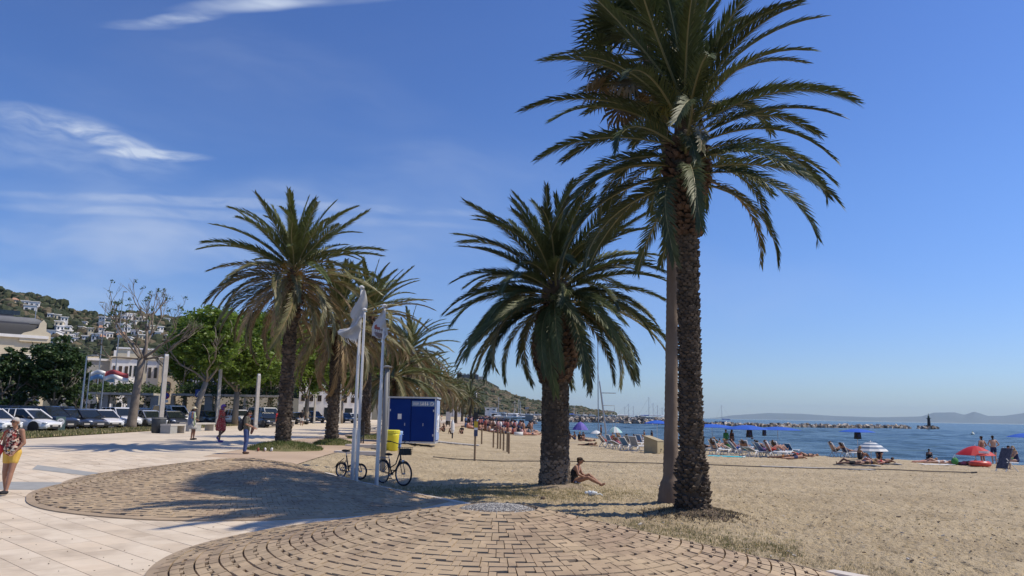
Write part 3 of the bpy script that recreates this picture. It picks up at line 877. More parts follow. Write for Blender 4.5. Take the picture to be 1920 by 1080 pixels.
feather_palm('tall date palm with shaggy dark trunk and long arching fronds, nearest on the right', b0, P1, None, 3.55, 78, lambda f, rg: FO if (f > .5 and rg.random() < .12) else FD, 12,
             elev=(84, -10), drop=1.2, tall=1.4, scar_cfg=[(.05, hz(1300, 860), .075, 15, .13, .085, 0), (hz(1300, 860), hz(1300, 440), .062, 15, .12, .055, 0), (hz(1300, 440), hz(1300, 270), .075, 13, .17, .14, 1)],
             mats=[M_trunk_d, M_scar_d, M_scar_r], bend_of=lambda f, rg: .15 + .72 * f + rg.uniform(-.22, .25), fruit=14, mfruit=M_fruit_y, top_r=.2)
# --- the stout canary palm
b0 = Vector((PALM_MID.x, PALM_MID.y, G(PALM_MID.x, PALM_MID.y) + .08)); Y0 = b0.y
P2 = [(0, .46), (.12, .44), (hz(1040, 880), .40), (hz(1040, 800), .375), (hz(1040, 720), .37), (hz(1042, 700), .42), (hz(1045, 670), .60), (hz(1045, 640), .62), (hz(1045, 600), .5), (hz(1045, 560), .3)]
feather_palm('stout canary palm with thick pale-footed trunk and dense dark round crown', b0, P2, None, 3.2, 118, lambda f, rg: FO if (f > .6 and rg.random() < .06) else FD, 4,
             elev=(80, -31), drop=.30, tall=.80, scar_cfg=[(.05, hz(1040, 862), .065, 20, .14, .035, 0), (hz(1040, 885), hz(1040, 825), .13, 12, .14, .03, 0), (hz(1040, 850), hz(1040, 715), .06, 20, .13, .03, 2), (hz(1040, 715), hz(1040, 575), .085, 18, .20, .10, 1)],
             mats=[M_trunk_d, M_scar, M_scar_r, M_scar_d], bend_of=lambda f, rg: .10 + .52 * f + rg.uniform(-.2, .25), top_r=.35)
# --- the slim fan palm behind the date palm
b0 = Vector((PALM_FAN.x, PALM_FAN.y, G(PALM_FAN.x, PALM_FAN.y) + .03)); Y0 = b0.y
H = hz(1230, 90)
fp = thing('palm_tree', 'slim fan palm with smooth pale trunk close behind the tall date palm', 'palm tree', b0)
P3 = [(0, .30), (.12, .30), (.35, .27), (.5, .235), (.62, .18), (hz(1262, 780), .158), (hz(1262, 600), .145), (hz(1262, 400), .135), (H * .8, .13), (H, .14)]
LEAN3 = ((at(1262, 380, Y0).x - b0.x) / hz(1262, 380), 0)
tq = trunk_mesh(P3, 77, 18, .02, lean=LEAN3); tq.v = [(x - .75 * max(0, (z - H * .62) / (H * .38)) ** 1.5, y, z) for x, y, z in tq.v]; tq.build('trunk', [M_fanbark], fp, True)
def fan_mesh(seed, mleaf, mrib, hang=.4):
    rg = random.Random(seed); b = MB()
    b.tube([(0, 0, 0), (.45, 0, .02), (.8, 0, -.03)], [.022, .015, .012], 4, 1)
    c = Vector((.8, 0, -.03)); n = 34
    for k in range(n):
        a = R(-135 + 270 * k / (n - 1)); d = Vector((math.cos(a), math.sin(a), .12 * (1 if k % 2 else -1) * .6))
        L_ = .62 * (1 - .25 * abs(k / (n - 1) - .5)) * rg.uniform(.9, 1.1)
        side = Vector((-d.y, d.x, 0)).normalized() * .028
        m1 = c + d * L_ * .6; m2 = m1 + (d + Vector((0, 0, -hang * rg.uniform(.5, 1.6)))).normalized() * L_ * .45
        b.add([c - side * .15, c + side * .15, m1 + side, m1 - side, m2], [(0, 1, 2, 3), (3, 2, 4)], 0)
    return b.mesh('fan_leaf', [mleaf, mrib])
fans = [fan_mesh(i, M_leaf_d, M_rach, .3 + .3 * i) for i in range(3)] + [fan_mesh(9, M_leaf_b, M_rachb, 1.2)]
rg = random.Random(41)
for i in range(44):
    f = i / 43; az = i * 2.4 + rg.uniform(-.3, .3); el = R(75 - 125 * f + rg.uniform(-10, 10))
    o = bpy.data.objects.new('fan_leaf', fans[3] if (f > .8) else fans[i % 3]); link(o, fp)
    o.location = (LEAN3[0] * H - .75 + math.cos(az) * .1, math.sin(az) * .1, H - .5 + .7 * (1 - f))
    o.rotation_euler = (Matrix.Rotation(az, 3, 'Z') @ Matrix.Rotation(-el, 3, 'Y') @ Matrix.Rotation(rg.uniform(-.4, .4), 3, 'X')).to_euler()
    o.scale = (1.4,) * 3
# dead fronds and boots clustered below its crown, where the trunk turns bare
sk = MB()
scars(P3, 3, H - 1.9, H, .09, 9, .12, .16, 0, b=sk, lean=LEAN3)
o = sk.build('leaf_scars', [M_scar_r], fp); o['kind'] = 'stuff'

# --- the row of palms along the promenade
def row_palm(label, pxb, pyb, crown_py, L_, nf, seed, green, tall=.6, r=.30, group='palms in a row along the promenade', Yf=None, x=None, elev=(86, -45), mesh_share=None, fruit=0, dry=.55):
    if Yf is None:
        b = gp(pxb, pyb)
    else:
        b = Vector((x, Yf, G(x, Yf)))
    Y_ = b.y; pxc = 960 + b.x / b.y * F
    H = at(pxc, crown_py, Y_).z - b.z
    prof = [(0, r * 1.30), (.25, r * 1.1), (.8, r), (H * .5, r * .85), (H * .75, r * .9), (H * .88, r * 1.25), (H, r * 1.2)]
    def sets(f, rg):
        u = f + rg.uniform(-.12, .12)
        if u < green: return FG
        if u < green + (1 - green) * .45: return FO
        return FB if rg.random() < dry else FO
    return feather_palm(label, b, prof, None, L_, nf, sets, seed, elev=elev, tall=tall,
                        scar_cfg=[(.1, H * .8, .13, 11, .2, .06, 0), (H * .8, H, .14, 12, .24, .13, 1)] if Y_ < 75 else None,
                        mats=[M_trunk_d, M_scar_d, M_scar_r], group=group, bend_of=lambda f, rg: .1 + .6 * f + rg.uniform(-.2, .25), top_r=.25, fruit=fruit)
row_palm('date palm with orange fruit stalks, nearest of the promenade row, left of the flagpoles', 530, 842, 535, 3.95, 96, 21, .45, tall=1.2, r=.29, fruit=5, elev=(88, -38), dry=.35)
row_palm('second palm of the promenade row, shaggy dry crown directly behind the first', 621, 833, 622, 3.9, 80, 22, .34, tall=.8, r=.28, dry=.6)
row_palm('third palm of the promenade row, brown crown behind the white flags', 684, 822, 605, 4.0, 84, 23, .36, tall=1.0, r=.27, dry=.6)
row_palm('short green palm whose crown spreads over the blue cabin roof', 0, 0, 712, 4.3, 74, 24, .6, tall=.6, r=.34, Yf=60, x=-9.0, dry=.5)
row_palm('fifth palm of the promenade row, behind the blue cabin', 0, 0, 668, 4.4, 66, 25, .35, tall=1.0, r=.32, Yf=70, x=-9.2)
names = ['right of the blue cabin roof', 'with its trunk beside the white pole', 'in the dense part of the row', 'in the middle of the far row', 'with a browner crown in the far row', 'small in the distance', 'further along the far row', 'before the last ones of the row', 'nearly at the end of the row', 'at the far end of the row']
for i, Yv in enumerate((80, 90, 101, 113, 126, 140, 155, 172, 190, 210)):
    xx = -10.4 - (Yv - 80) * .025 + (.9 if i % 2 else 0)
    row_palm('%s palm of the promenade row, %s' % (ORD[i + 5], names[i]), 0, 0, [706, 718, 716, 728, 728, 736, 738, 742, 746, 750][i], 4.2, 44, 40 + i, .4, tall=.9, r=.32, Yf=Yv, x=xx)
row_palm('lone green palm on the sand beyond the row, under the castle hill', 0, 0, 748, 4.2, 50, 61, .75, tall=.7, r=.35, Yf=165, x=-8.4, group=None, dry=.2)

# ---------------------------------------------------------------- broadleaved trees
M_bark_p = mat('plane_bark', (.33, .28, .215), .85, (.22, .18, .135), 3, 5, bump=.4, bscale=20, stretch=(1, 1, .4))
M_bark_g = mat('grey_bark', (.20, .17, .14), .9, (.13, .11, .09), 4, 5, bump=.5, bscale=20)
M_lf1 = mat('leaf_fresh_green', (.19, .28, .04), .5, (.12, .19, .025), .7, 4, trans=.4)
M_lf2 = mat('leaf_mid_green', (.07, .125, .025), .5, (.05, .085, .02), .7, 4, trans=.3)
M_lf3 = mat('leaf_dark_green', (.035, .07, .018), .45, (.055, .095, .025), .7, 4, trans=.2)
def branch(b, p, d, L_, r, depth, rg, tips, spread=.7, up=.15, kink=.25, n=4, ratio=.7):
    pts = [p]; q = p; dd = d
    for i in range(n):
        dd = (dd + Vector((rg.gauss(0, kink), rg.gauss(0, kink), rg.gauss(0, kink) * .6 + up * .3))).normalized() if i else dd
        q = q + dd * L_ / n; pts.append(q)
    r1 = r * .62
    b.tube(pts, [r + (r1 - r) * i / n for i in range(n + 1)], 7 if r > .1 else (5 if r > .03 else 3), 0)
    if depth == 0: tips.append((q, dd)); return
    k = rg.choice((2, 3, 3)) if depth > 1 else rg.choice((2, 3, 4))
    for i in range(k):
        a = rg.uniform(0, 6.28); s = spread * rg.uniform(.6, 1.2)
        side = Vector((math.cos(a), math.sin(a), rg.uniform(-.2, .5)))
        nd = (dd + side * s + Vector((0, 0, up))).normalized()
        branch(b, pts[-1 - (i % 2) * (1 if depth < 3 else 0)], nd, L_ * ratio * rg.uniform(.8, 1.15), r1 * (.85 if i else 1), depth - 1, rg, tips, spread, up, kink, n, ratio)
def leaves(b, c, rad, n, size, rg, m=0):
    for i in range(n):
        v = Vector((rg.gauss(0, .5), rg.gauss(0, .5), rg.gauss(0, .42)))
        p = c + Vector((v.x * rad[0], v.y * rad[1], v.z * rad[2]))
        a = Vector((rg.gauss(0, 1), rg.gauss(0, 1), rg.gauss(0, .5))).normalized(); u = a.cross(Vector((rg.gauss(0, 1), rg.gauss(0, 1), rg.gauss(0, 1)))).normalized()
        s = size * rg.uniform(.6, 1.3)
        b.add([p - a * s, p + u * s * .55, p + a * s, p - u * s * .55], [(0, 1, 2, 3)], m)
def leafy_tree(label, px, Y_, x=None, top=580, rpx=60, base_frac=.42, mleaf=None, mbark=None, seed=1, trunk_r=.28, nclump=70, size=.16, group=None, lean=0, squash=1.0, per=80, bottom=None, cat='tree', bz=0):
    x = at(px, 770, Y_).x if x is None else x
    base = Vector((x, Y_, G(x, Y_) + bz)); H = at(px, top, Y_).z - base.z; rad = rpx / F * Y_
    root = thing('leafy_tree', label, cat, base, 0, group)
    rg = random.Random(seed); tb = MB(); tips = []
    h0 = H * base_frac * .8
    tb.tube([(0, 0, -.1), (lean * .3, 0, h0 * .5), (lean, 0, h0)], [trunk_r * 1.25, trunk_r, trunk_r * .85], 9, 0)
    for i in range(5):
        a = i * 1.26 + rg.uniform(-.3, .3)
        branch(tb, Vector((lean, 0, h0 - .1)), Vector((math.cos(a) * .7, math.sin(a) * .7, .8)).normalized(), H * .26, trunk_r * .38, 2, rg, tips, .6, .1, .15)
    tb.build('trunk', [mbark or M_bark_p], root, True)
    lb = MB(); zc = H * (base_frac + (1 - base_frac) * .5); rz = H * (1 - base_frac) * .5 * squash
    for i in range(nclump):
        a = rg.uniform(0, 6.28); u = rg.uniform(-1, 1); q = rg.random() ** .45
        s = math.sqrt(1 - u * u)
        lump = 1 + .22 * noise.noise((math.cos(a) * 1.7 + seed, math.sin(a) * 1.7, u * 1.7))
        c = Vector((lean + rad * q * s * math.cos(a) * lump, rad * q * s * math.sin(a) * lump, zc + rz * q * u * lump))
        cr = rad * rg.uniform(.13, .24)
        leaves(lb, c, (cr, cr, cr * .7), per, size, rg)
    lb.build('crown', [mleaf or M_lf1], root)
    return root
g_pl = 'plane trees along the lawn strip'
leafy_tree('plane tree in thin young leaf with leaning pale trunk, beside the bare tree', 366, 74, top=574, rpx=62, mleaf=M_lf1, seed=3, nclump=300, per=46, size=.19, lean=.8, group=g_pl, base_frac=.46)
leafy_tree('fresh green plane tree behind the woman in the red dress', 442, 82, top=583, rpx=88, seed=5, nclump=420, per=70, size=.19, group=g_pl, base_frac=.36, trunk_r=.3)
leafy_tree('fresh green plane tree behind the woman with the rucksack', 505, 93, top=588, rpx=74, seed=6, nclump=380, per=66, size=.19, group=g_pl, base_frac=.36)
leafy_tree('fresh green plane tree showing left and right of the nearest row palm trunk', 575, 100, top=600, rpx=66, seed=8, nclump=380, per=66, size=.19, group=g_pl, base_frac=.3)
leafy_tree('fresh green plane tree between the first two palm trunks', 640, 112, top=625, rpx=48, seed=9, nclump=300, per=60, size=.2, group=g_pl, base_frac=.3)
leafy_tree('fresh green plane tree behind the flagpoles', 690, 118, top=640, rpx=44, seed=10, nclump=300, per=60, size=.2, group=g_pl, base_frac=.3)
g_dk = 'dark trees at the left edge of the car park'
leafy_tree('dark round tree at the left edge of the picture', 8, 66, top=650, rpx=34, mleaf=M_lf3, mbark=M_bark_g, seed=11, nclump=200, per=60, group=g_dk, base_frac=.25, size=.15)
leafy_tree('large dark green tree in front of the domed building', 98, 68, top=638, rpx=54, mleaf=M_lf3, mbark=M_bark_p, seed=12, nclump=320, per=60, group=g_dk, base_frac=.30, size=.15, squash=1.1)
leafy_tree('low dark tree between the large dark tree and the left edge', 48, 74, top=676, rpx=30, mleaf=M_lf3, mbark=M_bark_g, seed=13, nclump=90, per=60, group=g_dk, base_frac=.2, size=.15)
leafy_tree('small dark tree right of the large dark tree', 140, 76, top=700, rpx=26, mleaf=M_lf2, mbark=M_bark_g, seed=14, nclump=70, per=60, group=g_dk, base_frac=.2, size=.14)
leafy_tree('fresh green plane tree right of the light column with the bin, further back', 345, 96, top=592, rpx=46, seed=15, nclump=260, per=60, size=.2, group=g_pl, base_frac=.34)
leafy_tree('fresh green plane tree in the second line, between the two women', 405, 104, top=590, rpx=54, seed=16, nclump=300, per=60, size=.2, group=g_pl, base_frac=.3)
leafy_tree('fresh green plane tree in the second line, just left of the nearest palm trunk', 478, 112, top=592, rpx=54, seed=17, nclump=300, per=60, size=.2, group=g_pl, base_frac=.3)
# the almost leafless tree
bb = gp(246, 803); bb = Vector((bb.x, min(bb.y, 62), 0)); bb.x = at(246, 800, bb.y).x; bb.z = G(bb.x, bb.y) + .05
bt = thing('bare_tree', 'almost leafless tree with pale trunk and tangled twigs at the edge of the car park', 'tree', bb)
rg = random.Random(14); tb = MB(); tips = []
H0 = at(262, 672, bb.y).z - bb.z; xl = at(266, 672, bb.y).x - bb.x
tb.tube([(0, 0, -.1), (0, 0, .3), (xl * .35, 0, H0 * .4), (xl * .7, 0, H0 * .75), (xl, 0, H0)], [.46, .38, .31, .28, .30], 12, 0)
top = Vector((xl, 0, H0 - .1))
for d, ln, r in (((-.75, .1, .85), 4.6, .17), ((.35, .3, 1.0), 4.6, .18), ((.9, -.1, .75), 4.4, .15), ((-.15, .5, 1), 4.2, .15), ((-1, -.2, .12), 4.2, .10), ((1.0, .1, .2), 4.4, .12), ((.4, -.8, .5), 3.4, .10), ((-.5, -.5, .6), 3.6, .1)):
    branch(tb, top, Vector(d).normalized(), ln * .53, r * .85, 4, rg, tips, .6, .16, .2, 4, .70)
tb.build('trunk', [mat('bare_bark', (.23, .19, .15), .9, (.15, .12, .095), 3, 5, bump=.4, bscale=16)], bt, True)
lb = MB()
for p, d in tips[::3]:
    if rg.random() < .35: leaves(lb, p, (.22, .22, .2), 9, .11, rg)
lb.build('leaves', [M_lf2], bt)['kind'] = 'stuff'
# ================================================================ town
M_wh = mat('white_render', (.82, .80, .76), .85, (.77, .74, .69), 1.5, 4)
M_cream = mat('cream_render', (.66, .58, .42), .85, (.60, .52, .37), 1.2, 4)
M_beige = mat('beige_render', (.55, .46, .31), .85, (.50, .41, .27), 1.2, 4)
M_greyroof = mat('grey_zinc_roof', (.13, .135, .145), .7, (.17, .175, .18), .8, 4)
M_darkroof = mat('dark_slate', (.07, .07, .08), .6)
M_tile = mat('roof_tile', (.38, .21, .13), .85, (.45, .27, .17), 2, 4)
M_glassd = mat('dark_window_glass', (.02, .025, .03), .1, spec=.6)
M_frame = mat('window_frame_wood', (.16, .10, .06), .6)
M_framew = mat('window_frame_white', (.7, .7, .68), .5)
M_conc = mat('pale_concrete', (.50, .47, .42), .85, (.43, .40, .35), 3, 5)
M_concg = mat('grey_concrete', (.30, .30, .285), .85, (.35, .35, .33), 3, 5)
M_steel = mat('galvanised_steel', (.42, .43, .44), .4, metal=.7)
M_polew = mat('white_pole_paint', (.72, .72, .70), .4)
M_navy = mat('navy_cloth', (.02, .03, .10), .7)
M_red = mat('red_paint', (.50, .03, .03), .5)
M_black = mat('black_matt', (.018, .018, .02), .6)
M_awn = mat('cream_awning', (.72, .64, .50), .8)

def window(parent, x, y, z, w, h, face=0, arch=False, frame=None, depth=.14, shutter=None):
    """a framed window on the front wall (y is the wall's face, looking towards -y)"""
    b = MB(); t = .07
    for dx in (-w / 2 - t / 2, w / 2 + t / 2): b.box((x + dx, y - .03, z + h / 2), (t, .1, h + 2 * t))
    b.box((x, y - .03, z - t / 2 - .001), (w - .002, .12, t)); b.box((x, y - .03, z + h + t / 2 + .001), (w - .002, .1, t))
    b.box((x, y - .02, z + h / 2), (.05, .06, h - .01))
    if arch:
        n = 8; R_ = w / 2
        pts = [(x + (R_ + .04) * math.cos(math.pi * k / n), y - .03, z + h + t + R_ * .55 * math.sin(math.pi * k / n)) for k in range(n + 1)]
        b.tube(pts, .05, 4)
    f = b.build('window', [frame or M_frame], parent)
    g = MB(); g.box((x, y - .008, z + h / 2), (w, .03, h))
    if arch:
        n = 8; R_ = w / 2 - .02
        g.slab_xz([(x + R_ * math.cos(math.pi * k / n), z + h + t + .003 + R_ * .55 * math.sin(math.pi * k / n)) for k in range(n + 1)], y - .02, y + .005)
    g.build('pane', [M_glassd], f)
    return f
def facing(x, y):                                       # turn a front (-y) towards the camera place
    return math.atan2(x, y) * -1
def building(name, label, px, Y_, wpx, top, wall, cols, floors, yaw=0.0, depth=10, roof='flat', mroof=None, arch=False, base=None, ground=3.2, cornice=True, mframe=None, cat='building', wfrac=.38, door=True, group=None):
    pc = at(px, 770, Y_); base_z = G(pc.x, Y_) if base is None else base
    H = at(px, top, Y_).z - base_z; W = wpx / F * Y_
    root = thing(name, label, cat, (pc.x, Y_, base_z), facing(pc.x, Y_) * 1.0 + yaw, group)
    W_ = W / max(.5, math.cos(yaw)); 
    b = MB(); b.box((0, depth / 2, H / 2 - .5), (W_, depth, H + 1)); b.build('wall', [wall], root)
    if cornice:
        b = MB(); b.box((0, depth / 2, H + .15), (W_ + .5, depth + .5, .3)); b.build('cornice', [M_wh if wall != M_wh else M_cream], root)
    if roof == 'hip':
        b = MB(); o = .5; h = 2.4
        v = [(-W_ / 2 - o, -o, H + .3), (W_ / 2 + o, -o, H + .3), (W_ / 2 + o, depth + o, H + .3), (-W_ / 2 - o, depth + o, H + .3), (-W_ / 2 + depth / 2, depth / 2, H + .3 + h), (W_ / 2 - depth / 2, depth / 2, H + .3 + h)]
        if W_ < depth * 1.1: v[4] = (-.3, depth / 2, H + .3 + h); v[5] = (.3, depth / 2, H + .3 + h)
        b.add(v, [(0, 1, 5, 4), (1, 2, 5), (2, 3, 4, 5), (3, 0, 4), (3, 2, 1, 0)]); b.build('roof', [mroof or M_tile], root)
    elif roof == 'parapet':
        b = MB()
        for k in range(max(2, int(W_ / 3))): b.box((-W_ / 2 + .3 + k * (W_ - .6) / (max(2, int(W_ / 3)) - 1), .1, H + .75), (.35, .35, .9))
        b.build('parapet', [wall], root)
    fh = (H - .6 - ground) / max(1, floors) if floors else 0
    for fl in range(floors):
        for c in range(cols):
            w = W_ / cols * wfrac; x = -W_ / 2 + W_ * (c + .5) / cols
            window(root, x, 0, ground + fl * fh + fh * .22, w, fh * (.45 if arch else .55), arch=arch, frame=mframe)
    if door:
        d = MB(); n = max(1, cols // 2)
        for c in range(n):
            x = -W_ / 2 + W_ * (c + .5) / n
            dd = MB(); dd.box((x, -.01, 1.2), (min(2.4, W_ / n * .5), .08, 2.4)); dd.build('door', [M_glassd], root)
    return root
# the big domed building on the far left
Yb = 108; pc = at(24, 770, Yb); bz = G(pc.x, Yb)
dome = thing('domed_building', 'cream building with curved grey zinc roof and scrolled gable at the left edge', 'building', (pc.x, Yb, bz), facing(pc.x, Yb) + .10)
def zt(py): return at(24, py, Yb).z - bz
def xt(px): return (px - 24) / F * Yb * 1.12
Ht = zt(633)
b = MB(); b.box((xt(10), 7, Ht / 2 - .5), (xt(66) - xt(-45), 14, Ht + 1)); b.build('wall', [M_cream], dome)
b = MB(); b.box((xt(8), 6.8, Ht + .2), (xt(64) - xt(-45), 14.6, .4)); b.build('cornice', [M_wh], dome)
# mansard in two curved stages
n = 10; x0, x1 = xt(-46), xt(54)
for nm, za, zb, ya, yb_, m in (('lower_roof', zt(632), zt(607), -.25, .35, mat('dark_zinc_roof', (.055, .055, .055), .8)), ('upper_roof', zt(605), zt(593), .5, 1.3, M_greyroof)):
    b = MB(); vs = []
    for k in range(n + 1):
        t = k / n; vs += [(x0, ya + (yb_ - ya) * (1 - math.cos(t * 1.57)), za + (zb - za) * math.sin(t * 1.57)), (x1 - (yb_ - ya) * (1 - math.cos(t * 1.57)) * 2, ya + (yb_ - ya) * (1 - math.cos(t * 1.57)), za + (zb - za) * math.sin(t * 1.57))]
    vs += [(x0, 12, zb), (x1 - 2, 12, zb), (x0, 14, za), (x1, 14, za)]
    f = [(2 * k, 2 * k + 1, 2 * k + 3, 2 * k + 2) for k in range(n + 2)] + [tuple([1] + [2 * k + 1 for k in range(1, n + 3)])]
    b.add(vs, f); b.build(nm, [m], dome)
b = MB(); b.box(((x0 + x1) / 2 - 1, 6, zt(606)), (x1 - x0 - 1.5, 11, .35)); b.build('roof_band', [M_darkroof], dome)
b = MB(); b.box(((x0 + x1) / 2 - 1.5, 7, zt(590)), (x1 - x0 - 4, 8, .6)); b.build('ridge_band', [M_darkroof], dome)
for k in range(6):
    d = MB(); d.box((x0 + 3 + k * (x1 - x0 - 6) / 5, 3.2, zt(590) + .5), (.5, .5, .6)); d.build('skylight', [M_glassd], dome)
gb = MB(); gx = xt(52)
gb.slab_xz([(gx - 2.6, Ht - .5), (gx + 1.2, Ht - .5), (gx + 1.1, Ht + .8), (gx + .5, Ht + 1.1), (gx + .45, Ht + 2.2), (gx + .05, Ht + 2.7), (gx - .35, Ht + 2.2), (gx - .5, Ht + 1.5), (gx - 1.3, Ht + 1.0), (gx - 2.2, Ht + .7), (gx - 2.6, Ht + .3)], -.35, .25)
gb.build('scrolled_gable', [M_cream], dome)
for c in range(5):
    window(dome, xt(14) + c * .0 + (c - .0) * 1.9 - 2.0, 0, Ht - 3.9, .75, 1.3, arch=True, frame=M_wh)
for c in range(4):
    window(dome, xt(14) + c * 2.3 - 2.0, 0, Ht - 7.6, .95, 1.9, arch=True, frame=M_wh)
b = MB(); b.tube([(xt(48), 6, zt(590)), (xt(48), 6, zt(556))], .06, 5); b.build('antenna', [M_steel], dome)

building('town_house', 'white house with dark striped shutters behind the bare tree', 246, 128, 24, 672, M_wh, 3, 2, .0, mframe=M_black)
building('town_house', 'small white house with round windows above the pergola, left of the bare tree', 218, 118, 30, 672, M_wh, 3, 2, .05, roof='parapet', mframe=M_frame)
building('town_house', 'low grey-fronted house over the flags at the car park', 178, 122, 36, 676, M_concg, 3, 1, .05)
building('town_house', 'pale flat-roofed block behind the small white house', 243, 150, 60, 655, M_cream, 5, 2, 0)
building('town_house', 'white gabled house between the bare tree and the beige hotel', 285, 140, 30, 676, M_wh, 3, 2, 0)
building('town_house', 'rose-white house behind the large dark tree', 152, 125, 34, 672, M_wh, 3, 2, 0)
building('town_house', 'small white kiosk house with brown doors at the left of the car park', 34, 78, 62, 742, M_wh, 3, 0, .0, roof='hip', ground=2.2, depth=5, mroof=M_cream)
# hotel
hotel = building('hotel', 'long beige hotel with arched balconies behind the plane trees', 420, 135, 232, 676, M_beige, 8, 2, 0, depth=12, arch=True, ground=3.9, wfrac=.48)
building('town_house', 'white building glimpsed behind the second palm trunk', 598, 150, 74, 695, M_wh, 5, 3, 0)
building('town_house', 'white building between the flagpoles and the third palm trunk', 668, 165, 56, 705, M_wh, 4, 3, 0)
building('town_house', 'cream house behind the hotel, right end of its roof', 520, 160, 44, 690, M_cream, 3, 3, 0, roof='hip')
# shopfront sign on the hotel: white letters on navy
sg = thing('shop_sign', 'navy awning board with white lettering on the beige hotel', 'shop sign', at(378, 718, 131), facing(at(378, 718, 131).x, 131))
b = MB(); b.box((0, 0, 0), (4.6, .25, 1.7)); b.build('board', [M_navy], sg)
b = MB()
for k, ch in enumerate('CAFE MAR'):
    x = -1.9 + k * .52
    if ch == ' ': continue
for k in range(9):
    x = -1.8 + k * .45; h = .55
    if k == 4: continue
    b.box((x, -.15, .1), (.09, .04, h)); b.box((x + .14, -.15, .1 + (.2 if k % 2 else -.2)), (.17, .04, .09))
b.build('lettering', [M_polew], sg)

# vegetation of the hills: scrub clumps, one mass
def scrub(name, HF, cols_, rows_, n, s0, s1, mats, seed):
    rg = random.Random(seed); vs = []; fs = []; mi = []
    base = MB(); base.ball((0, 0, 0), 1, 0, 6, 4); bv = np.array(base.v)
    tri = []
    for f in base.f:
        tri.append((f[0], f[1], f[2]));
        if len(f) == 4: tri.append((f[0], f[2], f[3]))
    tri = np.array(tri); V_, F_, I_ = [], [], []
    rs = np.random.RandomState(seed)
    for i in range(n):
        px = rg.uniform(*cols_); y = rg.uniform(*rows_)
        z = HF(px, y); s = rg.uniform(s0, s1)
        q = bv * (1 + rs.uniform(-.18, .18, (len(bv), 1))) * np.array([s * rg.uniform(.8, 1.5), s, s * rg.uniform(.7, 1.3)]) + np.array([hx(px) * y, y, z + s * .3])
        F_.append(tri + len(bv) * i); V_.append(q); I_ += [rg.randrange(len(mats))] * len(tri)
    me = npmesh(name, np.concatenate(V_), np.concatenate(F_), mats, False, I_)
    return tag(mob(name, me), kind='stuff')
M_s1 = mat('scrub_dark', (.022, .035, .015), .9, (.04, .05, .02), .2, 3); M_s2 = mat('scrub_mid', (.045, .055, .022), .9, (.06, .065, .03), .2, 3); M_s3 = mat('scrub_dry', (.11, .09, .05), .9, (.14, .11, .065), .2, 3)
scrub('hillside_scrub', HL, (-150, 700), (230, 640), 9000, 1.0, 2.8, [M_s1, M_s1, M_s2, M_s3], 5)
scrub('hillside_scrub', HL, (-150, 420), (590, 645), 700, 1.8, 4, [M_s1, M_s1, M_s2], 25)
scrub('castle_hill_scrub', HC, (760, 1150), (650, 1020), 4200, 1.8, 4.2, [M_s1, M_s2, M_s2, M_s3, M_s3], 6)
# houses on the town hill
spots = []
rg = random.Random(8)
rows = [  # photograph column, row, width in pixels
    (22, 571, 10), (40, 574, 14), (58, 577, 16), (50, 586, 20), (90, 597, 9), (104, 600, 12), (118, 604, 12), (108, 614, 14), (112, 622, 13), (124, 622, 12), (128, 631, 14), (96, 634, 16), (112, 636, 14), (142, 634, 9), (150, 622, 7), (156, 612, 6),
    (188, 603, 10), (200, 616, 12), (212, 607, 11), (222, 618, 12), (232, 602, 12), (245, 600, 18), (258, 604, 12), (270, 612, 12), (238, 624, 12), (252, 632, 12), (282, 620, 12), (228, 640, 14), (268, 640, 12), (300, 622, 12), (296, 634, 10), (180, 640, 14), (206, 636, 12), (170, 626, 10), (310, 606, 9), (160, 640, 10), (142, 645, 12), (76, 640, 12), (320, 640, 12), (190, 624, 9)]
def solve_y(px, py):
    for k in range(100):
        y = 200 + k * 4.5
        if at(px, py, y).z < HL(px, y) + 2.2: return y
    return 600
rq = random.Random(12)
for k in range(26):
    c_ = (rq.uniform(185, 325), rq.uniform(603, 650)) if k < 17 else (rq.uniform(95, 160), rq.uniform(622, 655))
    if all(abs(c_[0] - q[0]) > 7 or abs(c_[1] - q[1]) > 6 for q in rows): rows.append((c_[0], c_[1], rq.uniform(7, 12)))
rows_s = sorted(rows, key=lambda q: (round((q[1] - 565) / 14), q[0]))
rown = ['top', 'second', 'third', 'fourth', 'fifth', 'lowest']
cnt = {}
for (px, py, w) in rows_s:
    r_ = min(5, int((py - 565) / 14)); cnt[r_] = cnt.get(r_, 0) + 1
    y = solve_y(px, py); W = w / F * y; Hh = W * rg.uniform(.6, .95); x = hx(px) * y
    z = at(px, py, y).z
    k = cnt[r_]
    m = rg.choice([M_wh, M_wh, M_wh, M_cream])
    roof = rg.random() < .15
    lab = '%s %s-roofed hillside villa, %s from left in the %s row' % ('cream' if m == M_cream else 'white', 'tile' if roof else 'flat', ORD[k - 1], rown[r_])
    h = thing('hillside_house', lab, 'house', (x, y, z - Hh / 2 + 1.5), facing(x, y) + rg.uniform(-.4, .4), 'houses on the town hill')
    b = MB(); b.box((0, 4, Hh / 2 - 3), (W, 8, Hh + 6)); b.build('wall', [m], h)
    b = MB()
    if roof:
        b.add([(-W / 2 - .4, -.4, Hh), (W / 2 + .4, -.4, Hh), (W / 2 + .4, 8.4, Hh), (-W / 2 - .4, 8.4, Hh), (-W / 4, 4, Hh + 1.5), (W / 4, 4, Hh + 1.5)], [(0, 1, 5, 4), (1, 2, 5), (2, 3, 4, 5), (3, 0, 4), (3, 2, 1, 0)]); b.build('roof', [M_tile], h)
    else:
        b.box((0, 4, Hh + .15), (W + .6, 8.6, .3)); b.build('roof', [M_wh], h)
    nb = max(2, int(W / 3))
    for q in range(nb):
        d = MB(); d.box((-W / 2 + W * (q + .5) / nb, -.03, Hh * .5), (W / nb * .45, .12, Hh * .42)); d.build('window', [M_glassd], h)
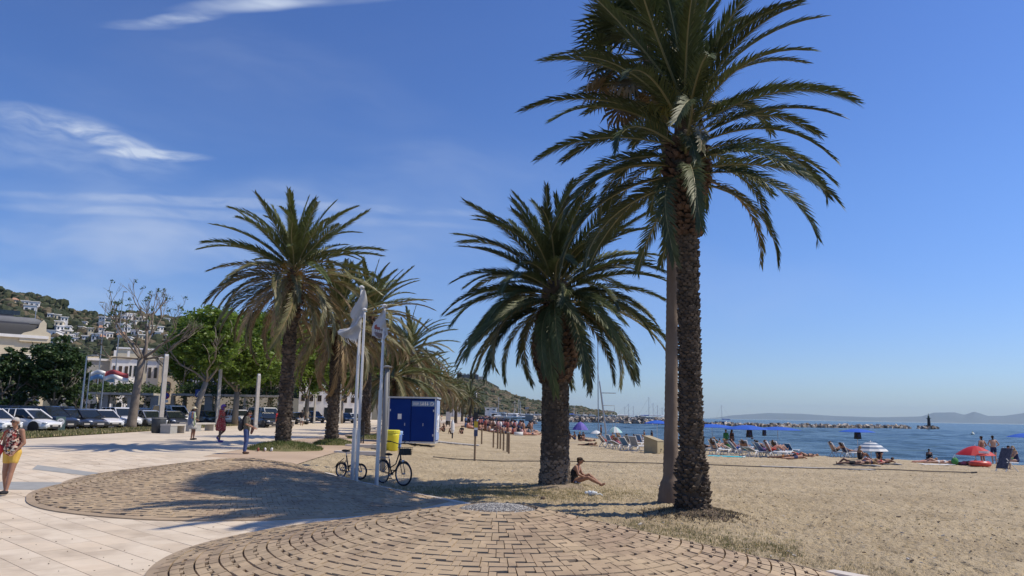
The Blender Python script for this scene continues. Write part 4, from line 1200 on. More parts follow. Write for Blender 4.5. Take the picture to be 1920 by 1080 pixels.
# castle on the far hill
cx, cy = 884, 1000
xx = hx(cx) * cy; zc = HC(cx, cy) - 3
cs = thing('castle', 'ruined grey castle with a pale end wall on top of the far hill', 'castle', (xx, cy, zc))
M_stone = mat('castle_stone', (.16, .145, .125), .95, (.24, .21, .18), .15, 6)
b = MB()
b.box((-2, 0, 6.5), (27, 14, 15)); b.box((-13, -3, 7.5), (6, 8, 17)); b.box((4, -3, 7.2), (7, 8, 17)); b.build('wall', [M_stone], cs)
b = MB()
for k, (q, z) in enumerate(((-14, 16.6), (-11.8, 16.6), (-6, 14.6), (-2, 14.4), (1.5, 16.3), (5, 16.3), (8.2, 14.3))): b.box((q, -2, z), (1.6, 1.6, 1.8))
b.build('battlements', [M_stone], cs)['kind'] = 'stuff'
b = MB(); b.box((14.5, 0, 5.5), (6, 10, 12.5)); b.build('pale_wall', [M_cream], cs)
b = MB(); b.slab_xz([(17.6, -2), (17.6, 9), (24, 6), (38, -1), (38, -4), (17.6, -4)], -2, 2); b.build('ramp_wall', [mat('ochre_wall', (.45, .33, .22), .9)], cs)
for nm, (px, py, w, h) in {'slim white tower house on the slope of the castle hill': (895, 742, 5, 18), 'white terraced houses low on the castle hill': (910, 758, 16, 7), 'small white house at the right foot of the castle hill': (992, 766, 7, 5), 'long white building behind the palms under the castle hill': (862, 768, 16, 8), 'white club house beside the marina': (925, 768, 22, 5), 'low white marina office': (940, 776, 26, 4), 'white block left of the lone palm': (848, 773, 10, 6)}.items():
    y = 560 if px < 950 and py > 764 else 700
    x = hx(px) * y; z = at(px, py, y).z; W = w / F * y; Hh = h / F * y
    hh = thing('white_house', nm, 'house', (x, y, z - Hh / 2), 0)
    q = MB(); q.box((0, 4, Hh / 2 - 2), (W, 8, Hh + 4)); q.build('wall', [M_wh], hh)
    q = MB(); q.box((0, 4, Hh + .2), (W + .8, 8.8, .4)); q.build('roof', [M_tile if w < 10 else M_wh], hh)
    for k in range(max(2, int(W / 4))):
        q = MB(); q.box((-W / 2 + W * (k + .5) / max(2, int(W / 4)), -.04, Hh * .5), (W / max(2, int(W / 4)) * .4, .12, Hh * .4)); q.build('window', [M_glassd], hh)

# ---------------------------------------------------------------- pergola with clipped green roof
def pergola(label, pxa, pxb, Y_, top, under, seed, awn=True):
    a, b_ = at(pxa, 770, Y_), at(pxb, 770, Y_ + 4)
    root = thing('pergola', label, 'pergola', (a.x, Y_, G(a.x, Y_)))
    L_ = b_.x - a.x; zt_ = at((pxa + pxb) / 2, top, Y_).z - root.location.z; zu = at((pxa + pxb) / 2, under, Y_).z - root.location.z
    b = MB(); b.box((L_ / 2, 2, zu + .15), (L_, 5, .25)); b.build('slab_roof', [M_conc], root)
    n = max(3, int(L_ / 4.2))
    for k in range(n + 1):
        q = MB(); q.box((L_ * k / n, .1, zu / 2), (.9 if k % 2 else .35, .5, zu)); q.build('post', [M_concg if k % 2 else M_conc], root)
    rg = random.Random(seed); lb = MB()
    for k in range(int(L_ * 12)):
        x = rg.uniform(0, L_); c = Vector((x, rg.uniform(-.6, 3.5), rg.uniform(zu + .2, zt_ - .3) + .25 * noise.noise((x * .6, seed, 0))))
        leaves(lb, c, (.75, .7, .5), 26, .15, rg)
    for k in range(int(L_ * 2.2)):                       # creepers hanging down between the posts
        x = rg.uniform(0, L_)
        leaves(lb, Vector((x, rg.uniform(-.5, 1.5), rg.uniform(zu - 1.3, zu))), (.6, .4, .8), 30, .14, rg)
    lb.build('foliage', [M_lf2], root)
    return root
pergola('long pergola with a clipped leafy roof behind the car park, left part', 146, 318, 88, 716, 741, 1)
pergola('long pergola with a clipped leafy roof in front of the hotel, right part', 322, 545, 92, 720, 744, 2)
for k, (px, w) in enumerate(((128, 26), (168, 30), (206, 26), (238, 14), (283, 22))):
    p = at(px, 748, 93); W = w / F * 93
    aw = thing('cafe_awning', 'cream cafe awning under the pergola, %s from the left' % ORD[k], 'awning', (p.x, 93, G(p.x, 93)), 0, 'cream cafe awnings under the pergola')
    b = MB(); z = p.z - aw.location.z
    b.slab_xz([(-W / 2, z - .55), (W / 2, z - .55), (W / 2, z - .15), (W / 2 - .2, z + .5), (-W / 2 + .2, z + .5), (-W / 2, z - .15)], -.1, .15, 0); b.build('cloth', [M_awn], aw)
    for dx in (-W / 2 + .1, W / 2 - .1):
        q = MB(); q.tube([(dx, 0, 0), (dx, 0, z)], .05, 5); q.build('leg', [M_polew], aw)

# ---------------------------------------------------------------- lamp columns, street lamps, signs, flags of the car park
def column(label, px, pyb, top, w, Y_=None):
    b = gp(px, pyb) if Y_ is None else Vector((at(px, 770, Y_).x, Y_, 0)); b.z = G(b.x, b.y)
    H = at(px, top, b.y).z - b.z
    o = thing('light_column', label, 'light column', b, R(38), 'square concrete light columns of the promenade')
    W = w / F * b.y * .62
    q = MB(); q.box((0, 0, H / 2), (W, W, H)); q.build('shaft', [M_conc], o)
    q = MB(); q.box((0, 0, .15), (W * 1.3, W * 1.3, .3)); q.build('base', [M_concg], o)
    q = MB(); q.box((0, 0, H + .08), (W * .8, W * .8, .16)); q.build('lamp_cap', [M_polew], o)
column('tall concrete light column rising from behind the dark litter bin', 303, 806, 668, 12, 58)
column('concrete light column behind the woman in the red dress', 408, 795, 690, 8, 78)
column('concrete light column beside the woman with the rucksack', 481, 797, 704, 9, 72)
column('slim concrete light column between the first two palm trunks', 590, 790, 722, 5, 105)
column('slim concrete light column right of the second palm trunk', 637, 790, 722, 5, 110)
def street_lamp(label, px, Y_, top, arm=0.0, mt=None):
    x = at(px, 770, Y_).x; z = G(x, Y_); H = at(px, top, Y_).z - z
    o = thing('street_lamp', label, 'street lamp', (x, Y_, z))
    q = MB(); q.tube([(0, 0, 0), (0, 0, H * .35), (0, 0, H)], [.10, .08, .05], 8); q.build('pole', [mt or M_steel], o)
    q = MB(); q.tube([(0, 0, H), (.5 + arm, 0, H + .12)], .035, 5); q.build('arm', [mt or M_steel], o)
    q = MB(); q.box((.65 + arm, 0, H + .1), (.55, .22, .1), top=.8); q.build('lamp_head', [M_concg], o)
street_lamp('thin grey lamp post in front of the large dark tree', 152, 62, 668)
street_lamp('tall thin lamp post rising left of the bare tree', 209, 100, 548, -.4)
street_lamp('thin lamp post seen through the twigs of the bare tree', 178, 96, 568, -1.2)
def flag_pole_small(label, px, py, Y_, colA, colB):
    p = at(px, py, Y_); z = G(p.x, Y_)
    o = thing('flag', label, 'flag', (p.x, Y_, z), R(10))
    H = p.z - z
    q = MB(); q.tube([(0, 0, 0), (0, 0, H + .15)], .05, 6); q.build('pole', [M_steel], o)
    n = 14
    for nm, m, v0, v1 in (('upper_cloth', colA, .5, 1), ('lower_cloth', colB, 0, .5)):
        vs = []
        for k in range(n + 1):
            t = k / n
            for v in (v0, v1):
                for s in (-.012, .012):
                    vs.append((.06 + t * 1.9, s + .14 * math.sin(t * 9 + v), H - .55 + v * .75 + .18 * math.sin(t * 5) + t * .1))
        fs = []
        for k in range(n):
            a = 4 * k; fs += [(a, a + 4, a + 6, a + 2), (a + 1, a + 3, a + 7, a + 5), (a, a + 1, a + 5, a + 4), (a + 2, a + 6, a + 7, a + 3)]
        q = MB(); q.add(vs, fs); q.build(nm, [m], o, True)
flag_pole_small('blue and white flag flying over the car park', 168, 702, 66, M_polew, mat('pale_blue_cloth', (.20, .36, .55), .8))
flag_pole_small('red and white flag flying over the car park', 195, 702, 66, mat('red_cloth', (.38, .07, .08), .8), M_polew)
def road_sign(label, px, py, Y_, shape):
    p = at(px, py, Y_); z = G(p.x, Y_); H = p.z - z
    o = thing('road_sign', label, 'road sign', (p.x, Y_, z), facing(p.x, Y_))
    q = MB(); q.tube([(0, .03, 0), (0, .03, H + .3)], .035, 6); q.build('post', [M_steel], o)
    M_bl = mat('sign_blue', (.02, .07, .38), .4)
    if shape == 'round':
        q = MB(); q.lathe([(.36, -.02), (.36, .02)], 20, 0); 
        q.v = [(x, zz, H + y) for x, y, zz in q.v]; q.build('disc', [M_bl], o)
        q = MB(); q.lathe([(.36, -.021), (.36, .0)], 20); q.v = [(x * 1.02, zz - .0, H + y * 1.02) for x, y, zz in q.v]; 
        q = MB(); q.tube([(.33 * math.cos(a), -.03, H + .33 * math.sin(a)) for a in [k * .4488 for k in range(14)]], .035, 4, closed=True); q.tube([(-.22, -.03, H + .22), (.22, -.03, H - .22)], .035, 4); q.build('red_ring', [M_red], o)
        q = MB(); q.box((0, 0, H - .55), (.5, .03, .26)); q.build('plate', [M_polew], o)
    else:
        q = MB(); q.box((0, 0, H), (.75, .04, .75)); q.build('board', [M_bl], o)
        q = MB(); q.slab_xz([(-.27, H - .25), (.27, H - .25), (0, H + .25)], -.035, -.022); q.build('triangle', [M_polew], o)
        q = MB(); q.tube([(0, -.045, H + .08), (0, -.045, H - .05), (.08, -.045, H - .17)], .02, 4); q.tube([(0, -.045, H - .05), (-.08, -.045, H - .17)], .02, 4); q.ball((0, -.045, H + .12), .03, 0, 6, 4); q.build('walking_figure', [M_black], o)
road_sign('round blue and red no-parking sign over the parked cars', 311, 742, 80, 'round')
road_sign('square blue pedestrian crossing sign in front of the pergola', 373, 737, 84, 'square')
# litter bin at the column, benches, boundary stones
p = gp(296, 812); bn = thing('litter_bin', 'dark grey round litter bin at the foot of the light column', 'litter bin', p)
q = MB(); q.lathe([(.34, 0), (.42, .05), (.47, 1.02), (.44, 1.05), (.40, 1.0), (.36, .6)], 20); q.build('drum', [mat('bin_dark', (.035, .04, .045), .6)], bn, True)
q = MB(); q.tube([(.47 * math.cos(a), .47 * math.sin(a), .98) for a in [k * .3307 for k in range(19)]], .02, 5, closed=True); q.build('rim', [M_concg], bn)
def bench(label, px0, px1, py, h=.5):
    a = gp(px0, py); b_ = gp(px1, py - (px1 - px0) * .03); c = (a + b_) / 2; d = b_ - a; L_ = d.length
    o = thing('bench', label, 'bench', (c.x, c.y, G(c.x, c.y)), math.atan2(d.y, d.x), 'pale stone block benches on the promenade')
    q = MB(); q.box((-L_ * .27, 0, h / 2), (L_ * .45, .75, h)); q.build('block', [M_concg], o)
    q = MB(); q.box((0, 0, h + .06), (L_, .8, .12)); q.build('seat', [M_conc], o)
    q = MB(); q.box((L_ * .47, 0, h / 2), (.14, .75, h)); q.build('leg', [M_conc], o)
bench('pale stone bench right of the dark litter bin', 309, 338, 813)
bench('pale stone bench behind the woman in the striped wrap', 345, 394, 809)
bench('pale stone bench behind the woman with the rucksack', 480, 517, 801)
bench('pale stone bench half behind the nearest palm trunk', 517, 546, 800)
bench('small white stone bench right of the nearest palm trunk', 640, 662, 789)

# ---------------------------------------------------------------- grass
def tufts(name, poly_fn, n, h, m, seed, kind='stuff', spread=.03, blades=5, w=.008):
    rg = random.Random(seed); V_, F_ = [], []
    k = 0
    for i in range(n):
        q = poly_fn(rg)
        if q is None: continue
        x, y, z = q
        for j in range(blades):
            a = rg.uniform(0, 6.283); bx, by = x + rg.gauss(0, spread), y + rg.gauss(0, spread)
            hh = h * rg.uniform(.4, 1.3); lean = rg.uniform(.1, .8) * hh
            tx, ty = bx + math.cos(a) * lean, by + math.sin(a) * lean; px_, py_ = -math.sin(a) * w, math.cos(a) * w
            V_ += [(bx - px_, by - py_, z - .01), (bx + px_, by + py_, z - .01), (tx, ty, z + hh)]; F_.append((k, k + 1, k + 2)); k += 3
    me = npmesh(name, np.array(V_), np.array(F_), m if isinstance(m, list) else [m], False, np.random.RandomState(seed).randint(0, len(m), len(F_)) if isinstance(m, list) else None)
    return tag(mob(name, me), kind=kind)
M_g1 = mat('grass_green', (.08, .12, .025), .8, (.11, .15, .035), 2, 3, trans=.3); M_g2 = mat('grass_olive', (.22, .20, .085), .8, trans=.3); M_g3 = mat('grass_straw', (.45, .37, .21), .9, trans=.2)
def lawn(rg):
    y = rg.uniform(38, 110) ** 1.0; x = float(xg(y)) - rg.uniform(0, 4.1)
    return x, y, G(x, y) + .05
tufts('lawn_grass', lawn, 9000, .14, [M_g1, M_g2, M_g2, M_g3], 3, spread=.12, blades=5, w=.03)
# ================================================================ parked cars
M_tyre = mat('tyre_rubber', (.015, .015, .016), .8); M_rim = mat('alloy_rim', (.45, .46, .47), .35, metal=.8)
M_cglass = mat('car_glass', (.015, .02, .022), .06, spec=.7); M_lamp = mat('headlight_glass', (.7, .72, .74), .15, spec=.6); M_tail = mat('tail_light', (.35, .01, .01), .3)
M_trim = mat('car_trim', (.02, .02, .022), .6)
CARC = {'white': (.78, .78, .77), 'black': (.012, .012, .014), 'dark grey': (.06, .063, .07), 'silver': (.48, .49, .50), 'navy blue': (.015, .025, .07), 'red': (.35, .02, .02), 'grey': (.22, .23, .24), 'pale blue': (.25, .36, .45)}
M_car = {k: mat('car_paint_' + k.replace(' ', '_'), v, .28, coat=.8, metal=.0 if k in ('white', 'red', 'black') else .35) for k, v in CARC.items()}
def car_meshes(kind):
    """front towards +X"""
    L_, Wd, Hh = {'hatch': (4.0, 1.76, 1.48), 'suv': (4.45, 1.85, 1.66), 'van': (4.9, 1.9, 1.95)}[kind]
    h = L_ / 2
    # lower body stations: x, zlow, zbelt, halfwidth
    zb = Hh * .60
    st = {'hatch': [(-h, .45, .78, .62), (-h + .06, .30, .95, .78), (-h + .5, .24, zb + .02, .86), (-.6, .22, zb, .88), (.5, .22, zb - .02, .88), (h - .95, .24, zb - .06, .87), (h - .4, .26, zb - .19, .82), (h - .08, .30, .62, .72), (h, .38, .55, .60)],
          'suv': [(-h, .45, .88, .66), (-h + .06, .34, 1.02, .82), (-h + .5, .28, zb + .02, .91), (-.6, .26, zb, .92), (.5, .26, zb, .92), (h - .9, .28, zb - .04, .91), (h - .35, .30, zb - .14, .86), (h - .06, .34, .74, .78), (h, .42, .66, .66)],
          'van': [(-h, .45, 1.0, .78), (-h + .05, .32, 1.1, .88), (-h + .5, .26, 1.12, .93), (-.6, .26, 1.12, .94), (.6, .26, 1.1, .94), (h - .85, .28, 1.04, .92), (h - .4, .30, .92, .86), (h - .06, .34, .74, .78), (h, .42, .66, .66)]}[kind]
    b = MB(); vs = []; n = 0
    for x, zl, zt_, w in st:
        vs += [(x, -w * .92, zl), (x, -w, zl + (zt_ - zl) * .35), (x, -w * .97, zl + (zt_ - zl) * .75), (x, -w * .90, zt_), (x, -w * .45, zt_ + .035), (x, w * .45, zt_ + .035), (x, w * .90, zt_), (x, w * .97, zl + (zt_ - zl) * .75), (x, w, zl + (zt_ - zl) * .35), (x, w * .92, zl)]
    k = 10; fs = []
    for i in range(len(st) - 1):
        for j in range(k): fs.append((i * k + j, i * k + (j + 1) % k, (i + 1) * k + (j + 1) % k, (i + 1) * k + j))
    fs.append(tuple(range(k))); fs.append(tuple((len(st) - 1) * k + j for j in reversed(range(k))))
    b.add(vs, fs)
    # roof and pillars
    gx = {'hatch': (-h + .28, -h + .75, .30, 1.12), 'suv': (-h + .2, -h + .6, .45, 1.25), 'van': (-h + .08, -h + .3, 1.0, 1.75)}[kind]
    wt, wb = st[3][3] * .74, st[3][3] * .89
    zr = Hh
    roof = [(gx[1] - .1, -wt * .95, zr - .07), (gx[1] + .3, -wt, zr), (gx[2] - .2, -wt, zr), (gx[2] + .05, -wt * .95, zr - .06)]
    rv = [(x, y, z) for x, y, z in roof] + [(x, -y, z) for x, y, z in roof]
    rv2 = [(x, y, z - .05) for x, y, z in rv]
    b.add(rv + rv2, [(0, 1, 5, 4), (1, 2, 6, 5), (2, 3, 7, 6), (8, 12, 13, 9), (9, 13, 14, 10), (10, 14, 15, 11), (0, 8, 9, 1), (1, 9, 10, 2), (2, 10, 11, 3), (3, 11, 15, 7), (4, 5, 13, 12), (5, 6, 14, 13), (6, 7, 15, 14), (0, 4, 12, 8)])
    for s in (-1, 1):
        for (xa, xb_) in ((gx[0], gx[1] - .05), (gx[3], gx[2] + .02)):
            b.tube([(xa, s * wb, zb + .0), (xb_, s * wt, zr - .05)], .045, 4)
        for xm in (-.25, gx[0] + 1.0) if kind != 'van' else (-.6, .5):
            b.tube([(xm, s * wb * .995, zb), (xm - .02, s * wt * 1.0, zr - .04)], .035, 4)
    body = b.mesh('body', [M_car['white']], False)
    def glass(q): g = MB(); g.add(q, [(0, 1, 2, 3), (3, 2, 1, 0)][:1]); return g
    def panel(nm, q, thick):
        g = MB(); q = [Vector(v) for v in q]; nrm = (q[1] - q[0]).cross(q[2] - q[0]).normalized() * thick
        g.add(q + [v - nrm for v in q], [(0, 1, 2, 3), (7, 6, 5, 4), (0, 4, 5, 1), (1, 5, 6, 2), (2, 6, 7, 3), (3, 7, 4, 0)]); return g.mesh(nm, [M_cglass])
    wz = .05
    parts = {'windscreen': [panel('windscreen', [(gx[3], -wb, zb), (gx[3], wb, zb), (gx[2], wt, zr - .06), (gx[2], -wt, zr - .06)], .03)],
             'rear_window': [panel('rear_window', [(gx[0], wb, zb), (gx[0], -wb, zb), (gx[1], -wt, zr - .07), (gx[1], wt, zr - .07)], .03)],
             'side_window': [panel('side_window', [(gx[0] + .02, -wb * .99, zb), (gx[3] - .02, -wb * .99, zb), (gx[2], -wt * .99, zr - .05), (gx[1], -wt * .99, zr - .05)], .03),
                             panel('side_window', [(gx[3] - .02, wb * .99, zb), (gx[0] + .02, wb * .99, zb), (gx[1], wt * .99, zr - .05), (gx[2], wt * .99, zr - .05)], .03)]}
    hl = []
    for s in (-1, 1):
        g = MB(); g.ball((h - .22, s * (st[-2][3] - .08), st[-2][2] + .0), (.2, .15, .075), 0, 8, 5); hl.append(g.mesh('headlight', [M_lamp], True))
    tl = []
    for s in (-1, 1):
        g = MB(); g.box((-h + .05, s * (st[1][3] - .12), .92 if kind != 'van' else 1.0), (.14, .16, .3)); tl.append(g.mesh('tail_light', [M_tail]))
    mr = []
    for s in (-1, 1):
        g = MB(); g.ball((gx[3] - .25, s * (wb + .14), zb + .06), (.08, .12, .08), 0, 8, 5); mr.append(g.mesh('mirror', [M_trim], True))
    g = MB(); g.box((h - .02, 0, .42), (.06, .9, .16)); g.box((h - .005, 0, .33), (.03, .5, .11)); gr = g.mesh('grille', [M_trim])
    g = MB(); g.box((h + .012, 0, .46), (.012, .5, .11)); plate = g.mesh('number_plate', [M_conc])
    t = MB(); t.lathe([(.17, -.1), (.30, -.11), (.32, -.06), (.32, .06), (.30, .11), (.17, .1)], 18); tm = t.mesh('tyre', [M_tyre], True)
    r = MB(); r.lathe([(.2, -.09), (.2, .09), (.05, .11)], 14)
    rm = r.mesh('rim', [M_rim], False)
    arch = MB(); arch.lathe([(.37, -.02), (.37, .02)], 18); am = arch.mesh('wheel_arch', [M_trim])
    return dict(body=body, parts=parts, hl=hl, tl=tl, mr=mr, gr=gr, plate=plate, tyre=tm, rim=rm, arch=am, h=h, w=st[3][3], ax=(h - .80, -h + .72))
CM_ = {k: car_meshes(k) for k in ('hatch', 'suv', 'van')}
def make_car(kind, colr, label, x, y, yaw):
    c = CM_[kind]
    root = thing('parked_car', label, 'car', (x, y, G(x, y) + .01), yaw, 'cars parked in the car park')
    mob('body', c['body'], root, [M_car[colr]])
    for k, v in c['parts'].items():
        for m in v: mob(k, m, root)
    for m in c['hl'] + c['tl']: mob(m.name.split('.')[0], m, root)
    for m in c['mr']: mob('mirror', m, root)
    mob('grille', c['gr'], root); mob('number_plate', c['plate'], root)
    for ax in c['ax']:
        for s in (-1, 1):
            w = mob('wheel', c['tyre'], root); w.location = (ax, s * (c['w'] - .10), .32); w.rotation_euler = (R(90), 0, 0)
            rr_ = mob('rim', c['rim'], w); 
            a = mob('wheel_arch', c['arch'], root); a.location = (ax, s * (c['w'] - .008), .36); a.rotation_euler = (R(90), 0, 0)
    return root
# nearest row, seen from the promenade: (column of the centre, distance, kind, colour, turn, label)
cars = [(-22, 47, 'hatch', 'white', -14, 'white hatchback cut by the left edge, behind the woman in the floral top'),
        (52, 49, 'hatch', 'white', -8, 'white hatchback parked beside the small signboard, at the left end of the row'),
        (88, 54, 'suv', 'black', -18, 'black sport utility car right of the white hatchback'),
        (128, 56, 'hatch', 'black', -22, 'glossy black hatchback in the middle of the near row'),
        (160, 57, 'hatch', 'dark grey', -30, 'dark grey hatchback, third dark car in the near row'),
        (192, 60, 'hatch', 'white', -34, 'white hatchback with dark windows left of the bare tree trunk'),
        (226, 64, 'suv', 'white', -38, 'white sport utility car just left of the bare tree trunk'),
        (278, 66, 'hatch', 'silver', -36, 'silver hatchback between the bare tree trunk and the light column'),
        (20, 62, 'suv', 'navy blue', -10, 'navy blue car in the second row, above the white hatchback'),
        (70, 66, 'suv', 'dark grey', -14, 'dark grey car in the second row behind the black one'),
        (120, 69, 'suv', 'dark grey', -20, 'long dark car in the second row, behind the glossy black hatchback'),
        (168, 72, 'hatch', 'silver', -26, 'silver car in the second row under the red and white flag'),
        (236, 78, 'hatch', 'grey', -30, 'grey car in the second row behind the bare tree trunk'),
        (270, 80, 'suv', 'pale blue', -34, 'pale blue car in the second row left of the light column'),
        (322, 76, 'van', 'white', -38, 'white people carrier right of the light column'),
        (322, 67, 'hatch', 'dark grey', -40, 'dark hatchback in front of the white people carrier'),
        (392, 84, 'hatch', 'black', -44, 'black car between the two women on the promenade'),
        (398, 92, 'hatch', 'red', -40, 'dark red car between the two women on the promenade'),
        (448, 88, 'suv', 'white', -44, 'white car partly behind the woman with the rucksack'),
        (497, 84, 'van', 'white', -44, 'white van left of the nearest palm trunk'),
        (500, 76, 'hatch', 'dark grey', -46, 'dark hatchback in front of the white van, left of the nearest palm trunk'),
        (556, 98, 'hatch', 'dark grey', -46, 'dark car right of the nearest palm trunk'),
        (586, 112, 'suv', 'black', -46, 'black car behind the walking man in the dark shirt'),
        (645, 118, 'hatch', 'dark grey', -46, 'dark car right of the second palm trunk'),
        (662, 124, 'hatch', 'white', -48, 'white car far off, left of the flagpoles')]
for px, Yc, kind, colr, yaw, lab in cars:
    x = at(px, 770, Yc).x
    make_car(kind, colr, lab, x, Yc, R(yaw))
# small white signboard with a round emblem at the end of the near row
p = at(113, 798, 50.5); p.z = G(p.x, 50.5)
sb = thing('signboard', 'small dark signboard with a white round emblem between the parked cars', 'signboard', p, facing(p.x, p.y))
q = MB(); q.box((0, 0, .5), (.55, .06, 1.0)); q.build('board', [mat('sign_green_grey', (.10, .16, .15), .5)], sb)
q = MB(); q.lathe([(.22, -.01), (.22, .01)], 20); q.v = [(x, zz - .04, .68 + y) for x, y, zz in q.v]; q.build('round_emblem', [M_polew], sb)
q = MB(); q.box((.0, -.055, .68), (.25, .012, .04), rot=rotm(0, .8, 0)); q.box((.0, -.055, .68), (.25, .012, .04), rot=rotm(0, -.8, 0)); q.build('crossed_mark', [M_black], sb)
# motorbikes are only dark shapes between the women in the photograph; a low row of planting boxes ends the view
# ================================================================ things on the plaza and the beach
M_bluep = mat('blue_panel', (.001, .024, .165), .5, (.0015, .028, .185), 1.2, 3, spec=.15)
M_lblue = mat('pale_blue_panel', (.36, .45, .62), .5, (.25, .34, .55), 3, 3)
M_alu = mat('aluminium_trim', (.55, .56, .58), .4, metal=.6)
a = gp(726, 833); b_ = gp(815, 836); Yc = (a.y + b_.y) / 2; a = at(726, 833, Yc); b_ = at(815, 835, Yc)
zg = G(a.x, Yc); W = b_.x - a.x; H = at(770, 745, Yc).z - zg
cab = thing('beach_cabin', 'blue panelled beach toilet cabin with pictogram sign, beside the yellow and blue bins', 'cabin', (a.x, Yc, zg))
D = 2.3
q = MB(); q.box((W / 2, D / 2, H / 2 + .03), (W - .06, D - .06, H - .1)); q.build('inner_box', [M_bluep], cab)
q = MB(); q.box((W * .235 + .02, -.012, H / 2 + .0), (W * .47 - .06, .05, H - .26)); q.build('panel', [M_bluep], cab)
q = MB(); q.box((W * .735, -.012, H / 2 - .0), (W * .51 - .05, .05, H - .26)); q.build('panel', [M_bluep], cab)
for x in (0.03, W * .47 + .01, W - .03):
    q = MB(); q.box((x, 0, H / 2), (.06 if x != W * .47 + .01 else .025, .08, H - .08)); q.build('corner_trim' if x != W * .47 + .01 else 'joint_strip', [M_alu if x != W * .47 + .01 else M_bluep], cab)
q = MB(); q.box((W / 2, D / 2 - .02, H - .01), (W + .16, D + .2, .09)); q.build('roof', [M_alu], cab)
q = MB(); q.box((W / 2, D / 2, .03), (W + .02, D + .02, .10)); q.build('plinth', [M_alu], cab)
for k in range(3):
    q = MB(); q.box((W - .0, .25 + (D - .3) * (k + .5) / 3, H / 2), (.06, (D - .3) / 3 - .05, H - .3)); q.build('side_panel', [M_lblue], cab)
q = MB(); rg = random.Random(4)
for k in range(10): q.tube([(W + .034, rg.uniform(.4, D - .3), rg.uniform(.5, H - .8)) for _ in range(3)], .025, 4)
q.build('side_pattern', [M_polew], cab)['kind'] = 'stuff'
sx0 = W * .50; q = MB(); q.box((W * .74, -.045, H - .36), (W * .50, .02, .30)); q.build('sign_plate', [mat('sign_grey_blue', (.16, .25, .42), .5)], cab)
def pict(x, z, kind):
    q = MB(); y = -.062
    if kind == 'w': q.ball((x, y, z + .09), (.03, .012, .03), 0, 8, 5); q.slab_xz([(x - .065, z - .06), (x + .065, z - .06), (x + .02, z + .05), (x - .02, z + .05)], y - .006, y + .006); q.box((x, y, z - .085), (.04, .012, .05))
    if kind == 'm': q.ball((x, y, z + .09), (.03, .012, .03), 0, 8, 5); q.box((x, y, z), (.07, .012, .11)); q.box((x - .018, y, z - .085), (.024, .012, .06)); q.box((x + .018, y, z - .085), (.024, .012, .06))
    if kind == 'c':
        q.tube([(x + .10 * math.cos(t), y, z + .10 * math.sin(t)) for t in [j * .3927 for j in range(16)]], .016, 4, closed=True); q.tube([(x - .02, y, z + .06), (x - .01, y, z - .01), (x + .05, y, z - .03)], .014, 4)
    if kind == 'wc':
        q.ball((x, y, z + .09), (.025, .012, .025), 0, 8, 5); q.tube([(x, y, z + .05), (x, y, z - .03), (x + .05, y, z - .03), (x + .07, y, z - .09)], .013, 4); q.tube([(x + .045 * math.cos(t), y, z - .05 + .045 * math.sin(t)) for t in [j * .6283 for j in range(10)]], .009, 4, closed=True)
    q.build('pictogram', [M_polew], cab)
for k, kk in enumerate(('wc', 'w', 'm', 'w')): pict(W * .68 + k * .13, H - .36, kk)
pict(W * .915, H - .36, 'c')
q = MB()
for k in range(5): q.box((W * .53 + k * .07, -.06, H - .33), (.045, .012, .05 + .02 * (k % 2)))
for k in range(4): q.box((W * .53 + k * .08, -.06, H - .42), (.06, .012, .035))
q.build('small_print', [M_polew], cab)
q = MB(); q.box((-.12, .1, H / 2 - .1), (.10, .12, H - .4)); q.build('side_post', [M_polew], cab)
for x in (.35, W * .47 + .12):
    q = MB(); q.box((x + .62, -.055, 1.05), (.03, .04, .16)); q.build('handle', [M_alu], cab)
for x in (.10, W - .12):
    for z in (.45, H - .75): q = MB(); q.box((x, -.045, z), (.07, .03, .12)); q.build('hinge', [M_alu], cab)
for z in (.28, .34, .40): q = MB(); q.box((W * .24, -.045, z), (.5, .02, .025)); q.build('vent_slat', [M_navy], cab)
q = MB(); q.box((W * .24, -.042, 1.5), (.22, .008, .3)); q.build('notice', [M_polew], cab)
# pale boardwalk strip right of the cabin
a = gp(822, 829); b_ = gp(905, 830)
bw = thing('boardwalk', 'pale boardwalk laid on the sand right of the blue cabin', 'boardwalk', (a.x, a.y, G(a.x, a.y)))
for k in range(14):
    x = (b_.x - a.x) * k / 14; q = MB(); q.box((x + .1, .0, G(a.x + x, a.y) - G(a.x, a.y) + .03), ((b_.x - a.x) / 14 - .02, 1.3, .06)); q.build('plank', [M_conc], bw)
q = MB(); q.box((-.3, 0, 0), (.01, .01, .01))
# bins
def bin_(label, px, pyb, pyt, w, m, mr):
    p = gp(px, pyb); H = at(px, pyt, p.y).z - p.z; r = w / 2 / F * p.y
    o = thing('recycling_bin', label, 'bin', p, 0, 'tapering beach bins by the blue cabin')
    q = MB(); q.lathe([(r * .72, 0), (r * .78, .03), (r * .92, H * .72), (r * .95, H * .84)], 20); q.build('drum', [m], o, True)
    q = MB(); q.lathe([(r * .98, H * .84), (r * 1.0, H * .86), (r * 1.03, H * .97), (r * .9, H), (r * .8, H * .99), (r * .75, H * .9)], 20); q.build('rim', [mr], o)
    for s in (-1, 1):
        q = MB(); q.tube([(r * .95 * s, -.08, H * .8), (r * 1.08 * s, 0, H * .8), (r * .95 * s, .08, H * .8)], .015, 5); q.build('handle', [mr], o)
bin_('yellow tapering beach bin in front of the blue cabin', 735, 845, 806, 27, mat('yellow_plastic', (.70, .62, .03), .4, (.64, .55, .03), 2, 3), mat('yellow_rim', (.72, .66, .05), .4))
bin_('pale blue beach bin half behind the yellow bin', 744, 840, 808, 20, mat('blue_plastic', (.12, .22, .50), .4), mat('pale_blue_rim', (.35, .50, .75), .4))
